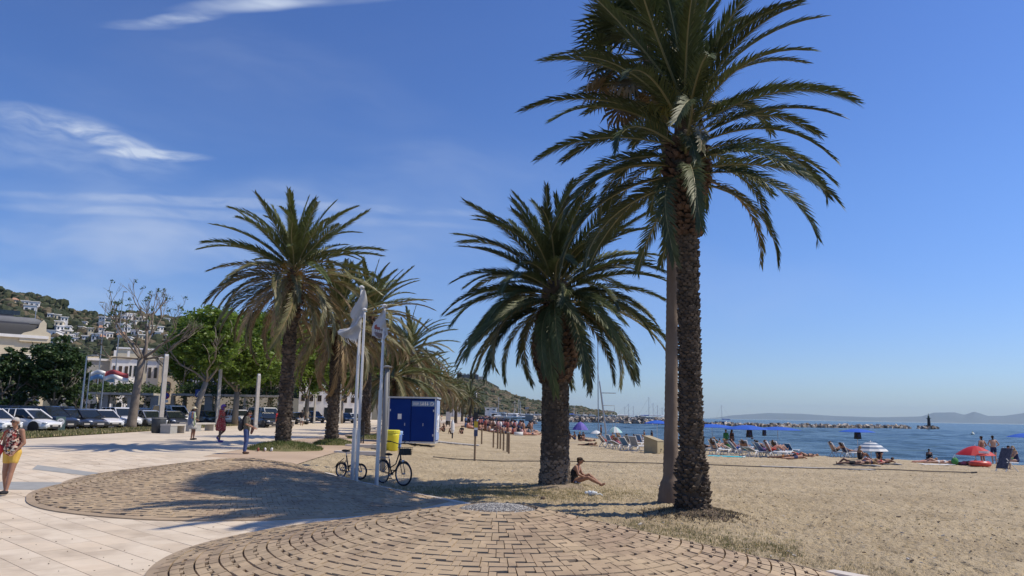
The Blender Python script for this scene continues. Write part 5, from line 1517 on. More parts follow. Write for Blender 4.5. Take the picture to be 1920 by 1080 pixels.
# flagpoles with torn flags
def cloth(name, root, Pts, m, seed, amp=.06, nu=12, nv=14, Yw=.0, emblem=None):
    """cloth between a left and a right border, each a polyline of (x, z); waves run across it"""
    Lp, Rp = Pts
    def along(P, t):
        f = t * (len(P) - 1); i = min(len(P) - 2, int(f)); return Vector(P[i]).lerp(Vector(P[i + 1]), f - i)
    vs = []; mi = []
    for i in range(nv + 1):
        l, r = along(Lp, i / nv), along(Rp, i / nv)
        for j in range(nu + 1):
            t = j / nu; p = l.lerp(r, t)
            y = Yw + amp * math.sin(t * 5 + i * .55 + seed) + amp * .6 * math.sin(i * .9 + t * 9 + seed)
            vs.append((p.x, y, p.y + .02 * noise.noise((i * .5, j * .6, seed)) * 3))
    n = len(vs); vs2 = [(x, y + .006, z) for x, y, z in vs]; fs = []; mats_ = []
    for i in range(nv):
        for j in range(nu):
            a = i * (nu + 1) + j; fs.append((a, a + 1, a + nu + 2, a + nu + 1)); fs.append((n + a, n + a + nu + 1, n + a + nu + 2, n + a + 1))
            k = 0
            if emblem: k = emblem(i / nv, j / nu)
            mats_ += [k, k]
    q = MB(); q.add(vs + vs2, fs); q.m = mats_
    return q.build(name, m, root, True)
M_cl = mat('white_flag_cloth', (.72, .72, .70), .9, (.62, .62, .61), 3, 4, trans=.3)
M_clr = mat('flag_red_print', (.42, .12, .09), .9, trans=.2); M_clg = mat('flag_grey_print', (.28, .23, .24), .9, (.34, .28, .28), 8, 3, trans=.2)
def flagpole(label, px, pyb, pxt, pyt, Y_, r, sleeve=None):
    p = at(px, pyb, Y_); zg = G(p.x, Y_); H = at(pxt, pyt, Y_).z - zg
    o = thing('flagpole', label, 'flagpole', (p.x, Y_, zg), 0, 'white flagpoles by the bicycles')
    q = MB(); q.tube([(0, 0, 0), (0, 0, H * .5), (0, 0, H)], [r, r * .9, r * .7], 12); q.build('pole', [M_polew], o, True)
    q = MB(); q.lathe([(r * .6, H), (r * 1.8, H + .02), (r * 1.9, H + .05), (r * .5, H + .09)], 12); q.build('finial', [M_polew], o)
    if sleeve:
        q = MB(); q.tube([(0, 0, 0), (0, 0, sleeve)], r * 1.35, 12); q.build('sleeve', [M_alu], o)
        q = MB(); q.box((0, 0, .02), (.3, .3, .04)); q.build('base_plate', [M_alu], o)
    q = MB(); q.tube([(r * 1.1, -.02, .9), (r * 1.15, -.02, H * .6), (r * 1.0, -.02, H - .05)], .006, 4); q.build('halyard', [M_polew], o)
    return o, H, p
Yf = 21.9
f1, H1, p1 = flagpole('tallest white flagpole with the large torn white flag', 660, 902, 683, 541, Yf + .3, .043, 1.5)
f2, H2, p2 = flagpole('white flagpole close to the tallest one, with no flag left on it', 668, 902, 677, 583, Yf - .1, .038, 1.5)
f3, H3, p3 = flagpole('white flagpole behind the black city bicycle, carrying the printed flag', 706, 908, 722, 576, 21.2, .040, 2.6)
f4, H4, p4 = flagpole('short grey steel post between the printed flag and the yellow bin', 718, 862, 720, 690, 27, .10)
M4 = mat('grey_steel_post', (.20, .205, .21), .6)
for c in f4.children:
    if c.type == 'MESH' and c.name.startswith(('pole', 'finial')): c.data.materials[0] = M4
def rel(px, py, Y_, p): v = at(px, py, Y_); return (v.x, v.z)
fl = thing('torn_flag', 'large torn white flag blown left of the tallest flagpole', 'flag', (0, Yf, 0))
def R2(pts, Y_): return [rel(a, b, Y_, None) for a, b in pts]
cloth('cloth', fl, (R2([(681, 541), (669, 565), (658, 586), (657, 594), (663, 600), (655, 612), (632, 620), (636, 628)], Yf + .15), R2([(684, 541), (688, 558), (688, 575), (685, 590), (676, 600), (676, 615), (672, 630), (668, 642)], Yf + .15)), [M_cl], 1, .07, 12, 18, .15)
q = MB()
for k in range(6):
    s = Vector(rel(640 + k * 5, 628 + k * 1.5, Yf + .15, None)); e = Vector(rel(650 + k * 4, 642 + (k % 3) * 3, Yf + .15, None))
    q.tube([(s.x, .15, s.y), ((s.x + e.x) / 2, .12, (s.y + e.y) / 2 - .03), (e.x, .16, e.y)], .008, 4)
q.build('loose_threads', [M_cl], fl)
f5 = thing('printed_flag', 'folded white flag with red and grey print on the flagpole behind the city bicycle', 'flag', (0, 21.2, 0))
cloth('cloth', f5, (R2([(721, 578), (713, 592), (701, 603), (697, 615), (698, 628), (706, 634)], 21.2), R2([(723.5, 578), (724, 592), (724, 604), (725, 615), (728, 627), (722, 637)], 21.2)), [M_cl, M_clr, M_clg], 4, .045, 12, 14, -.03,
      lambda v, u: (1 if v < .58 else 2) if (.42 < v < .88 and .12 < u < .80 - (v - .6) * .0 and u > .2 - (v - .42) and (v > .42 + u * .28)) else 0)
q = MB()
for k in range(5):
    s = Vector(rel(703 + k * 3.6, 620 + k * .9, 21.2, None)); q.box((s.x, -.10, s.y), (.03, .012, .07)); q.box((s.x + .015, -.10, s.y + .02), (.03, .012, .014))
q.build('lettering', [M_polew], f5)
# bicycles
M_bk = mat('bicycle_black', (.012, .012, .013), .35, spec=.6); M_spoke = mat('spoke_steel', (.35, .35, .36), .35, metal=.8); M_sad = mat('saddle_black', (.02, .018, .018), .7)
def bicycle(label, px, py, yaw, wr, wb, kind, Y_=None):
    p = gp(px, py)
    if Y_: p = at(px, py, Y_); p.z = G(p.x, p.y)
    o = thing('bicycle', label, 'bicycle', p, yaw)
    def wheel(x, steer=0):
        w = MB(); w.tube([((wr - .02) * math.cos(t), 0, (wr - .02) * math.sin(t)) for t in [k * 2 * math.pi / 32 for k in range(32)]], .021, 6, closed=True)
        e = w.build('wheel', [M_tyre], o, True); e.location = (x, 0, wr); e.rotation_euler = (0, 0, steer)
        r = MB(); r.tube([((wr - .05) * math.cos(t), 0, (wr - .05) * math.sin(t)) for t in [k * 2 * math.pi / 32 for k in range(32)]], .012, 4, closed=True); r.build('rim', [M_spoke], e)
        s = MB()
        for k in range(20): t = k * 2 * math.pi / 20; s.tube([(.03 * math.cos(t + .4), .02 * (-1) ** k, .03 * math.sin(t + .4)), ((wr - .05) * math.cos(t), 0, (wr - .05) * math.sin(t))], .0022, 3)
        s.tube([(0, -.05, 0), (0, .05, 0)], .02, 8); s.build('spokes', [M_spoke], e)
    wheel(-wb / 2); wheel(wb / 2, .15)
    bb = Vector((-.08, 0, wr * .85)); rear = Vector((-wb / 2, 0, wr)); fr = Vector((wb / 2, 0, wr))
    hs_ = Vector((wb / 2 - .16, 0, wr + .42)) if kind == 'city' else Vector((wb / 2 - .12, 0, wr + .28)); ht = hs_ + Vector((-.07, 0, .16))
    seat = Vector((-.25, 0, .80 if kind == 'city' else .78))
    f = MB()
    f.tube([bb, bb.lerp(seat, .8)], .019, 8)
    if kind == 'city':
        f.tube([hs_, hs_.lerp(bb, .5) + Vector((0, 0, -.09)), bb], .022, 8); f.tube([ht, ht.lerp(bb, .45) + Vector((0, 0, -.05)), bb.lerp(seat, .35)], .018, 8)
    else: f.tube([hs_, bb.lerp(seat, .25)], .03, 8)
    f.tube([hs_, ht], .022, 8)
    for s in (-1, 1):
        f.tube([rear + Vector((0, s * .05, 0)), bb + Vector((0, s * .03, 0))], .010, 6); f.tube([rear + Vector((0, s * .05, 0)), bb.lerp(seat, .62) + Vector((0, s * .015, 0))], .009, 6)
        f.tube([fr + Vector((0, s * .05, 0)), fr.lerp(hs_, .6) + Vector((0, s * .05, 0)), hs_], .011, 6)
    f.build('frame', [M_bk], o, True)
    q = MB(); q.tube([bb.lerp(seat, .78), seat], .013, 8); q.build('seat_post', [M_spoke], o)
    q = MB(); q.ball(tuple(seat + Vector((-.03, 0, .03))), (.13, .085, .04), 0, 12, 6); q.ball(tuple(seat + Vector((.09, 0, .03))), (.10, .03, .028), 0, 8, 5); q.build('saddle', [M_sad], o, True)
    top_ = ht + Vector((-.03, 0, .22 if kind == 'city' else .50))
    q = MB(); q.tube([ht, top_], .013, 6); q.tube([top_ + Vector((-.16, -.29, .08)), top_ + Vector((-.04, -.26, .08)), top_ + Vector((.05, -.1, .02)), top_, top_ + Vector((.05, .1, .02)), top_ + Vector((-.04, .26, .08)), top_ + Vector((-.16, .29, .08))], .012, 6)
    q.build('handlebar', [M_bk], o, True)
    for s in (-1, 1):
        q = MB(); q.tube([top_ + Vector((-.18, s * .295, .08)), top_ + Vector((-.05, s * .265, .08))], .018, 8); q.build('grip', [M_sad], o)
    q = MB(); q.tube([bb + Vector((0, -.06, 0)), bb + Vector((0, .06, 0))], .02, 8)
    q.tube([bb + Vector((0, -.07, 0)), bb + Vector((.12, -.07, -.10))], .009, 5); q.tube([bb + Vector((0, .07, 0)), bb + Vector((-.12, .07, .10))], .009, 5); q.build('crank', [M_spoke], o)
    for s in (-1, 1):
        q = MB(); q.box(tuple(bb + Vector((.12 * -s, s * .12, .10 * s))), (.08, .09, .02)); q.build('pedal', [M_bk], o)
    q = MB(); q.tube([(-wb / 2 + (wr + .02) * math.cos(t), 0, wr + (wr + .02) * math.sin(t)) for t in [R(20 + k * 16) for k in range(10)]], .022, 5, flat=.4); q.build('rear_mudguard', [M_bk], o)
    if kind == 'city':
        q = MB(); q.tube([(wb / 2 + (wr + .02) * math.cos(t), 0, wr + (wr + .02) * math.sin(t)) for t in [R(30 + k * 14) for k in range(8)]], .022, 5, flat=.4); q.build('front_mudguard', [M_bk], o)
        q = MB()
        for y in (-.06, .06): q.tube([(-wb / 2 - .2, y, wr * 2 + .06), (-wb / 2 + .2, y, wr * 2 + .06)], .007, 5); q.tube([(-wb / 2, y, wr), (-wb / 2 - .05, y, wr * 2 + .06)], .006, 5)
        for x in (-.2, -.07, .07, .2): q.tube([(-wb / 2 + x, -.06, wr * 2 + .06), (-wb / 2 + x, .06, wr * 2 + .06)], .006, 5)
        q.build('luggage_rack', [M_spoke], o)
        # wire basket
        q = MB(); c = hs_ + Vector((.20, 0, .10)); 
        for k in range(5):
            z = k * .05; s = .115 + .02 * k / 4
            q.tube([tuple(c + Vector((s * a, s * 1.25 * b__, z))) for a, b__ in ((-1, -1), (1, -1), (1, 1), (-1, 1))], .004, 4, closed=True)
        for k in range(20):
            t = 2 * math.pi * k / 20; a, b__ = max(-1, min(1, 1.4 * math.cos(t))), max(-1, min(1, 1.4 * math.sin(t)))
            q.tube([tuple(c + Vector((.115 * a, .144 * b__, 0))), tuple(c + Vector((.135 * a, .169 * b__, .2)))], .0035, 3)
        q.box(tuple(c + Vector((0, 0, .005))), (.23, .28, .008)); q.box(tuple(c + Vector((0, 0, .09))), (.2, .26, .16))
        q.build('basket', [mat('basket_dark', (.035, .04, .036), .7)], o)
        q = MB(); q.ball(tuple(hs_ + Vector((.12, 0, -.08))), (.05, .04, .04), 0, 8, 6); q.build('lamp', [M_lamp], o)
    else:
        q = MB(); pts = [seat + Vector((-.1, .03, -.2)), seat + Vector((-.28, .05, -.3)), seat + Vector((-.3, .06, -.5)), seat + Vector((-.12, .05, -.62)), seat + Vector((.02, .03, -.4))]
        q.tube(pts, .012, 6); q.build('cable_lock', [M_bk], o)
    q = MB(); q.tube([bb + Vector((0, -.08, -.02)), (bb.x - .14, -.16, .005)], .008, 5); q.build('kick_stand', [M_spoke], o)
bicycle('black city bicycle with wire front basket leaning at the plaza edge', 736, 909, R(-47), .335, 1.02, 'city')
bicycle('small black folding bicycle locked to the two white flagpoles', 657, 898, R(-35), .235, .82, 'fold')
# chain barrier left of the cabin
p = gp(681, 831); q_ = gp(712, 826)
cb = thing('chain_barrier', 'low black chain barrier on posts left of the blue cabin', 'barrier', p)
for k in range(3):
    x, y = (q_.x - p.x) * k * .9, (q_.y - p.y) * k + (.0 if k else 0)
    r = MB(); r.tube([(x, y, 0), (x, y, 1.02)], .04, 8); r.ball((x, y, 1.06), .055, 0, 8, 6); r.build('post', [M_black], cb)
r = MB(); r.tube([(-.14, .1, 0), (-.14, .1, .95)], .035, 8); r.build('post', [M_black], cb)
r = MB()
for k in range(2):
    x0, x1, y0_, y1_ = (q_.x - p.x) * k * .9, (q_.x - p.x) * (k + 1) * .9, (q_.y - p.y) * k, (q_.y - p.y) * (k + 1)
    for zz in (.95, .62): r.tube([(x0 + (x1 - x0) * t, y0_ + (y1_ - y0_) * t, zz - .9 * t * (1 - t)) for t in [j / 8 for j in range(9)]], .018, 5)
r.build('chain', [M_black], cb)
# white kerb slabs beside the flagpoles
for lab, (px, py, w) in {'white stone step behind the flagpoles, the upper one': (680, 838, 60), 'pale stone step behind the flagpoles, the lower one': (668, 851, 78)}.items():
    p = gp(px, py); W = w / F * p.y
    o = thing('stone_step', lab, 'step', p, R(-3)); q = MB(); q.box((0, 0, .04), (W, .5, .16)); q.build('tread', [M_kerb], o); q = MB(); q.box((0, .1, -.04), (W * 1.03, .5, .08)); q.build('footing', [M_concg], o)
# marker posts on the sand and the information post
for k, (px, pb, pt) in enumerate(((903, 833, 803), (925, 839, 808), (933, 841, 806), (938, 842, 807), (944, 845, 809), (951, 847, 811), (954, 850, 811))):
    p = gp(px, pb); H = at(px, pt, p.y).z - p.z
    o = thing('wooden_post', 'thin wooden post standing in the sand, %s from the left of the open row' % ORD[k], 'post', p, 0, 'wooden posts in a row on the sand')
    q = MB(); q.tube([(0, 0, -.1), (0, 0, H)], .055, 8); q.build('stake', [mat('weathered_wood', (.24, .17, .10), .9, (.16, .11, .07), 8, 3)], o); q = MB(); q.tube([(0, 0, H), (0, 0, H + .03)], .045, 8); q.build('cut_end', [M_conc], o)
p = gp(890, 863)
o = thing('information_post', 'thin wooden post with a tall yellow, white and blue notice board on the sand', 'sign', p, facing(p.x, p.y))
z0, z1, z2 = [at(890, v, p.y).z - p.z for v in (818, 790, 775)]
q = MB(); q.tube([(0, .05, -.1), (0, .05, z2)], .045, 8); q.build('stake', [MATS['weathered_wood']], o)
q = MB(); q.box((.02, 0, (z0 + z0 * .0 + (z1 - z0) * .42 + z0) / 2), (.17, .05, (z1 - z0) * .42)); q.build('lower_board', [mat('board_navy', (.04, .06, .13), .5)], o)
q = MB(); q.box((.02, 0, z0 + (z1 - z0) * .5), (.17, .05, (z1 - z0) * .15)); q.build('white_board', [M_polew], o)
q = MB(); q.box((.02, 0, z0 + (z1 - z0) * .79), (.17, .05, (z1 - z0) * .42)); q.build('upper_board', [mat('board_yellow', (.55, .40, .03), .5)], o)
q = MB(); q.box((.0, 0, (z1 + z2) / 2 + .06), (.2, .06, (z2 - z1) * .85)); q.build('cap_board', [M_black], o)
# hose lying across the beach
rp = thing('hose', 'thin dark hose lying across the whole beach', 'hose')
pts = []
for px, py in [(812, 858), (870, 863), (940, 866), (1000, 866), (1060, 866), (1140, 868), (1230, 870), (1330, 873), (1440, 877), (1540, 880), (1640, 881), (1740, 885), (1832, 888)]:
    g = gp(px, py); pts.append(g + Vector((0, 0, .05)))
pp = []
for i in range(len(pts) - 1):
    for k in range(8):
        v = pts[i].lerp(pts[i + 1], k / 8); v.z = G(v.x, v.y) + .035; v.y += .05 * math.sin((i * 8 + k) * .7); pp.append(v)
q = MB(); q.tube(pp, .022, 5); q.build('pipe', [mat('hose_dark', (.07, .06, .05), .8)], rp); q = MB(); q.tube([pp[-1], pp[-1] + Vector((.25, 0, .02))], .035, 6); q.build('nozzle', [M_black], rp)
# raised sand track, lighter
st = thing('track_mat', 'pale narrow mat lying along the hose in the middle of the beach', 'mat')
for k in range(16):
    g = gp(1440 + 13 * k, 876 + k * .42); q = MB(); q.box((g.x, g.y + .3, G(g.x, g.y) + .02), (.40, .45, .03), rot=rotm(0, 0, .02)); q.build('panel', [M_conc], st)
# litter by the resting woman, shoes by the palm, stones
g = gp(1108, 930); o = thing('crumpled_bag', 'crumpled white plastic bag on the sand near the seated woman', 'litter', g)
q = MB(); rg = random.Random(6)
for k in range(9): q.ball((rg.uniform(-.14, .16), rg.uniform(-.06, .06), .04 + rg.uniform(0, .05)), (rg.uniform(.04, .08), rg.uniform(.03, .05), rg.uniform(.03, .06)), 0, 7, 4)
q.build('sheet', [mat('white_plastic', (.72, .76, .76), .4)], o); q = MB(); q.tube([(.15, 0, .04), (.24, .02, .06), (.3, -.02, .02)], .015, 5); q.build('handle', [MATS['white_plastic']], o)
for lab, px, py, m in (('pair of red-brown sandals left of the nearest row palm', 490, 846, mat('sandal_red', (.25, .06, .04), .6)), ('pair of white trainers on the grass beside the nearest row palm', 503, 846, M_polew)):
    g = gp(px, py); o = thing('pair_of_shoes', lab, 'shoes', g, R(20))
    for s in (-1, 1):
        q = MB(); q.ball((s * .13, 0, .05), (.055, .15, .05), 0, 10, 6); q.ball((s * .13, -.08, .09), (.05, .07, .06), 0, 8, 5); q.build('shoe', [m], o, True)
g = gp(1018, 936); o = thing('stone', 'small brown stone in the dry grass in front of the stout palm', 'stone', g); q = MB(); q.ball((0, 0, .03), (.07, .05, .045), 0, 7, 5); q.build('rock', [M_soil], o)
# grass round the palm feet and dry tufts on the sand edge
def ring_fn(c, r, dz=0.0, sx=1.0):
    def f(rg):
        a = rg.uniform(0, 6.283); q = r * math.sqrt(rg.random()) ; x, y = c.x + q * math.cos(a) * sx, c.y + q * math.sin(a)
        return x, y, G(x, y) + dz + float(bumps(x, y)) * (x > edge_x(y))
    return f
pA, pB, pC = gp(530, 842), gp(621, 833), gp(684, 822)
def grass_mound(label, c, rx, ry, h, n, seed):
    o = thing('grass_mound', label, 'grass mound', (c.x, c.y, G(c.x, c.y)))
    P = []; nr, nt_ = 10, 32
    for i in range(nr + 1):
        r = i / nr
        for j in range(nt_):
            a = 6.2832 * j / nt_; w = 1 + .15 * noise.noise((math.cos(a) * 1.5, math.sin(a) * 1.5, seed)); P.append((rx * r * w * math.cos(a), ry * r * w * math.sin(a), h * (1 - r * r) ** 1.0 + .012 - .03 * (i == nr)))
    f = [(i * nt_ + j, i * nt_ + (j + 1) % nt_, (i + 1) * nt_ + (j + 1) % nt_, (i + 1) * nt_ + j) for i in range(nr) for j in range(nt_)]
    me = npmesh('earth', np.array(P), np.array(f)[:, ::-1], [M_lawn], True); mob('earth', me, o)
    rg = random.Random(seed); V_, F_ = [], []; k = 0
    for i in range(n):
        a, r = rg.uniform(0, 6.283), math.sqrt(rg.random()); x, y = rx * r * math.cos(a), ry * r * math.sin(a); z = h * (1 - r * r)
        b = rg.uniform(0, 6.283); hh = rg.uniform(.05, .16); w = .012; l = hh * rg.uniform(.2, .9)
        V_ += [(x - math.sin(b) * w, y + math.cos(b) * w, z), (x + math.sin(b) * w, y - math.cos(b) * w, z), (x + math.cos(b) * l, y + math.sin(b) * l, z + hh)]; F_.append((k, k + 1, k + 2)); k += 3
    me = npmesh('grass', np.array(V_), np.array(F_), [M_g1, M_g2], False, np.random.RandomState(1).randint(0, 2, len(F_)) * (np.random.RandomState(2).rand(len(F_)) < .5)); g = mob('grass', me, o); g['kind'] = 'stuff'
grass_mound('grassy mound round the foot of the nearest row palm', pA + Vector((.15, -.2, 0)), 1.6, 1.5, .28, 5200, 3)
grass_mound('small grassy mound round the foot of the second row palm', pB + Vector((.1, 0, 0)), 1.0, 1.2, .22, 2400, 4)
grass_mound('grassy mound round the foot of the third row palm', pC + Vector((.2, 0, 0)), 1.3, 1.4, .2, 2000, 5)
def edge_tufts(rg):
    t = rg.random() ** .9; y = 8.5 + t * 17
    x = float(edge_x(y)) + abs(rg.gauss(0, .75)) + .12
    if noise.noise((x * .55, y * .55, 2)) < -.12 + .25 * rg.random() - .15: return None
    return x, y, G(x, y) - .0
tufts('dry_grass', edge_tufts, 1900, .04, [M_g3, M_g3, M_g2], 8, spread=.05, blades=5, w=.004)
def edge_tufts2(rg):
    px = rg.uniform(1180, 1500); py = 985 + (px - 1180) * .16 + rg.gauss(0, 12)
    g = gp(px, py)
    if g.x < edge_x(g.y) + .15: return None
    return g.x, g.y, g.z
tufts('low_green_weeds', edge_tufts2, 800, .045, [M_g2, M_g2, M_g1, M_g3, M_g3], 9, spread=.06, blades=6, w=.005)
def mid_tufts(rg):
    x, y = PALM_MID.x + rg.gauss(-1.2, 1.9), PALM_MID.y + rg.gauss(-1.2, 1.0)
    if x < edge_x(y) + .15: return None
    return x, y, G(x, y) + float(bumps(x, y)) - .0
tufts('palm_shade_grass', mid_tufts, 3600, .045, [M_g3, M_g2, M_g2], 10, spread=.06, blades=5, w=.005)
# brown debris ring at the foot of the tall palm
def debris(rg):
    a = rg.uniform(0, 6.283); r = .25 + abs(rg.gauss(0, .42)); x, y = PALM_NEAR.x + r * math.cos(a), PALM_NEAR.y + r * math.sin(a)
    return x, y, G(x, y) + float(bumps(x, y))
tufts('palm_litter', debris, 2600, .035, [M_trunk_d, M_soil, M_g3], 12, spread=.03, blades=4, w=.010)
for c, r, dz in ((PALM_NEAR, .95, .0), (PALM_MID, 1.15, 0)):
    P = []; nr, nt_ = 16, 48
    for i in range(nr + 1):
        for j in range(nt_):
            a = 6.2832 * j / nt_; q = r * (i / nr) * (1 + .3 * noise.noise((math.cos(a) * 2, math.sin(a) * 2, c.x))); x, y = c.x + q * math.cos(a), c.y + q * math.sin(a)
            P.append((x, y, G(x, y) + float(bumps(x, y)) + .03 - .06 * (i / nr) ** 2 + .012 * noise.noise((x * 12, y * 12, 1))))
    f = [(i * nt_ + j, i * nt_ + (j + 1) % nt_, (i + 1) * nt_ + (j + 1) % nt_, (i + 1) * nt_ + j) for i in range(nr) for j in range(nt_)]
    tag(mob('soil_patch', npmesh('soil_patch', np.array(P), np.array(f)[:, ::-1], [M_soil if c is PALM_NEAR else mat('pale_soil', (.26, .20, .14), .95, (.34, .27, .19), 6, 5, bump=.5, bscale=30)], True)), kind='structure')

# ---------------------------------------------------------------- beach furniture
M_whp = mat('white_plastic_lounger', (.72, .72, .70), .45); M_sling = mat('blue_sling', (.10, .22, .42), .8); M_slingg = mat('grey_sling', (.25, .28, .33), .8)
def lounger_parts(back=50):
    fr = MB(); 
    for s in (-.29, .29):
        fr.tube([(-.95, s, .34), (.25, s, .34)], .028, 6); fr.tube([(.25, s, .34), (.25 + .75 * math.cos(R(back)), s, .34 + .75 * math.sin(R(back)))], .028, 6)
    for x in (-.93, -.3, .25): fr.tube([(x, -.29, .34), (x, .29, .34)], .022, 6)
    e = (.25 + .74 * math.cos(R(back)), .34 + .74 * math.sin(R(back))); fr.tube([(e[0], -.29, e[1]), (e[0], .29, e[1])], .022, 6)
    legs = []
    for x, d in ((-.72, -.16), (-.72, .14), (.32, -.18), (.32, .2)):
        for s in (-.29,):
            q = MB(); q.tube([(x, -.29, .34), (x + d, -.31, .0)], .026, 6); q.tube([(x, .29, .34), (x + d, .31, .0)], .026, 6); q.tube([(x + d, -.31, .01), (x + d, .31, .01)], .02, 5); legs.append(q.mesh('leg', [M_whp], True))
    sl = MB(); sl.box((-.35, 0, .352), (1.18, .52, .012)); bk = MB(); c = math.cos(R(back)); s_ = math.sin(R(back)); bk.box((.25 + .38 * c - .01, 0, .34 + .38 * s_ + .01), (.72, .52, .012), rot=rotm(0, -R(back), 0))
    return fr.mesh('frame', [M_whp], True), legs, sl.mesh('seat', [M_sling]), bk.mesh('backrest', [M_sling])
LG = {b: lounger_parts(b) for b in (22, 48, 62)}
def lounger(label, px, py, yaw, back=48, sling=None, pos=None, group='white loungers near the water'):
    g = pos or gp(px, py); fr, legs, se, bk = LG[back]
    o = thing('sun_lounger', label, 'sun lounger', (g.x, g.y, G(g.x, g.y) + .01), yaw, group)
    mob('frame', fr, o); [mob('leg', m, o) for m in legs]
    mob('seat', se, o, [sling] if sling else None); mob('backrest', bk, o, [sling] if sling else None)
    return o
def canopy_parasol(label, px, py_top, py_edge, w, cols, ground_py=None, Y_=None, flatness=None, group=None, n=12, valance=.0, tilt=0.0, pole=True, stripes=None):
    if Y_ is None: g = gp(px, ground_py); Y_ = g.y
    x = at(px, py_edge, Y_).x; zg = G(x, Y_); W = w / F * Y_
    zt_, ze = at(px, py_top, Y_).z - zg, at(px, py_edge, Y_).z - zg
    o = thing('beach_umbrella', label, 'beach umbrella', (x, Y_, zg), rnd.uniform(0, 1), group)
    if tilt: o.rotation_euler = (0, 0, 0)
    q = MB(); nr = 7; vs = [(0, 0, zt_)]
    nn = n * 2
    for i in range(1, nr + 1):
        r = i / nr
        for j in range(nn):
            a = 6.2832 * j / nn; rad = W / 2 * r * (1 if j % 2 == 0 else (.94 + .06 * (1 - r)))
            vs.append((rad * math.cos(a), rad * math.sin(a), zt_ + (ze - zt_) * (r ** 1.7)))
    fs, mi = [], []
    for j in range(nn): fs.append((0, 1 + j, 1 + (j + 1) % nn)); mi.append((j // 2) % len(cols) if not stripes else 0)
    for i in range(nr - 1):
        for j in range(nn):
            a = 1 + i * nn + j; b = 1 + i * nn + (j + 1) % nn
            fs.append((a, a + nn, b + nn, b)); mi.append((j // 2) % len(cols) if not stripes else (i + 1) % 2)
    q.add(vs, fs); q.m = mi
    # thickness: a second sheet a few millimetres below
    m2 = MB(); m2.add([(x_, y_, z_ - .012) for x_, y_, z_ in vs], [tuple(reversed(f)) for f in fs]); m2.m = mi
    q.add(m2.v, [tuple(f) for f in m2.f]); q.m = mi + mi
    c = q.build('canopy', cols, o)
    if tilt: c.rotation_euler = (0, tilt, 0)
    if pole:
        p_ = MB(); p_.tube([(0, 0, -.1), (0, 0, zt_ - .02)], .022, 8); p_.build('pole', [M_polew], o)
        r = MB()
        for j in range(n): a = 6.2832 * j / n; r.tube([(0, 0, zt_ - .06), (W / 2 * .55 * math.cos(a), W / 2 * .55 * math.sin(a), zt_ + (ze - zt_) * .36 - .02)], .006, 3)
        r.build('ribs', [M_steel], o)
        f = MB(); f.lathe([(.02, zt_), (.03, zt_ + .03), (.008, zt_ + .09)], 8); f.build('finial', [M_polew], o)
    return o
M_ub = mat('parasol_blue', (.03, .14, .62), .7, trans=.25); M_upurp = mat('parasol_purple', (.12, .10, .42), .7, (.16, .13, .5), 2, 2, trans=.2); M_uteal = mat('parasol_mint', (.42, .68, .64), .7, trans=.25); M_ured = mat('parasol_red', (.58, .02, .025), .6, trans=.2)
M_uw = mat('parasol_white', (.75, .77, .76), .7, trans=.2); M_ubl = mat('parasol_black', (.02, .02, .03), .7)
gb_ = 'flat blue parasols over the loungers'
canopy_parasol('flat blue parasol just left of the slim palm trunk', 1232, 788, 794, 50, [M_ub], Y_=76, group=gb_, n=8)
canopy_parasol('flat blue parasol emerging right of the tall palm trunk', 1335, 795, 801, 92, [M_ub], Y_=64, group=gb_, n=8)
canopy_parasol('flat blue parasol in the middle of the blue group', 1400, 797, 805, 82, [M_ub], Y_=62, group=gb_, n=8)
canopy_parasol('flat blue parasol over a tall thin pole at the right end of the blue group', 1458, 800, 806, 88, [M_ub], Y_=66, group=gb_, n=8)
canopy_parasol('lone flat blue parasol with black bag above the striped umbrella', 1607, 804, 810, 64, [M_ub], Y_=60, group=gb_, n=8)
canopy_parasol('blue parasol cut off by the right edge', 1925, 812, 820, 66, [M_ub], Y_=60, group=gb_, n=8)
canopy_parasol('purple umbrella beyond the seated woman, near the water', 1088, 791, 806, 30, [M_upurp], Y_=104, n=8)
canopy_parasol('mint green umbrella at the foot of the leaning mast', 1153, 800, 811, 28, [M_uteal, M_uw], Y_=92, n=8)
canopy_parasol('small white umbrella between the purple and the mint ones', 1118, 807, 813, 22, [M_uw], Y_=98, n=8)
canopy_parasol('green umbrella in the far crowd', 920, 787, 792, 16, [mat('parasol_green', (.03, .32, .22), .7)], Y_=230, n=8)
canopy_parasol('pale pink umbrella in the far crowd', 912, 782, 786, 13, [mat('parasol_pink', (.62, .36, .38), .7)], Y_=250, n=8)
canopy_parasol('dark umbrella at the right end of the far crowd', 1002, 789, 795, 14, [M_ubl], Y_=150, n=8)
canopy_parasol('white and navy striped umbrella over the group lying on dark towels', 1633, 828, 845, 60, [M_uw, mat('parasol_navy', (.10, .16, .25), .7)], Y_=52, n=10, stripes=True)
ur = canopy_parasol('red umbrella with white print, in front of two standing men', 1829, 836, 853, 66, [M_ured], Y_=46.5, n=8)
q = MB(); zt_ = at(1829, 836, 46.5).z - ur.location.z; ze = at(1829, 853, 46.5).z - ur.location.z
for k in range(7):
    a = -1.57 - ur.rotation_euler.z + (k - 3) * .10; r = .86 * 66 / F * 46.5 / 2
    q.box((r * math.cos(a), r * math.sin(a), zt_ + (ze - zt_) * .70 + .04), (.075, .03, .13), rot=rotm(0, 0, a + 1.57))
q.build('white_lettering', [M_polew], ur)
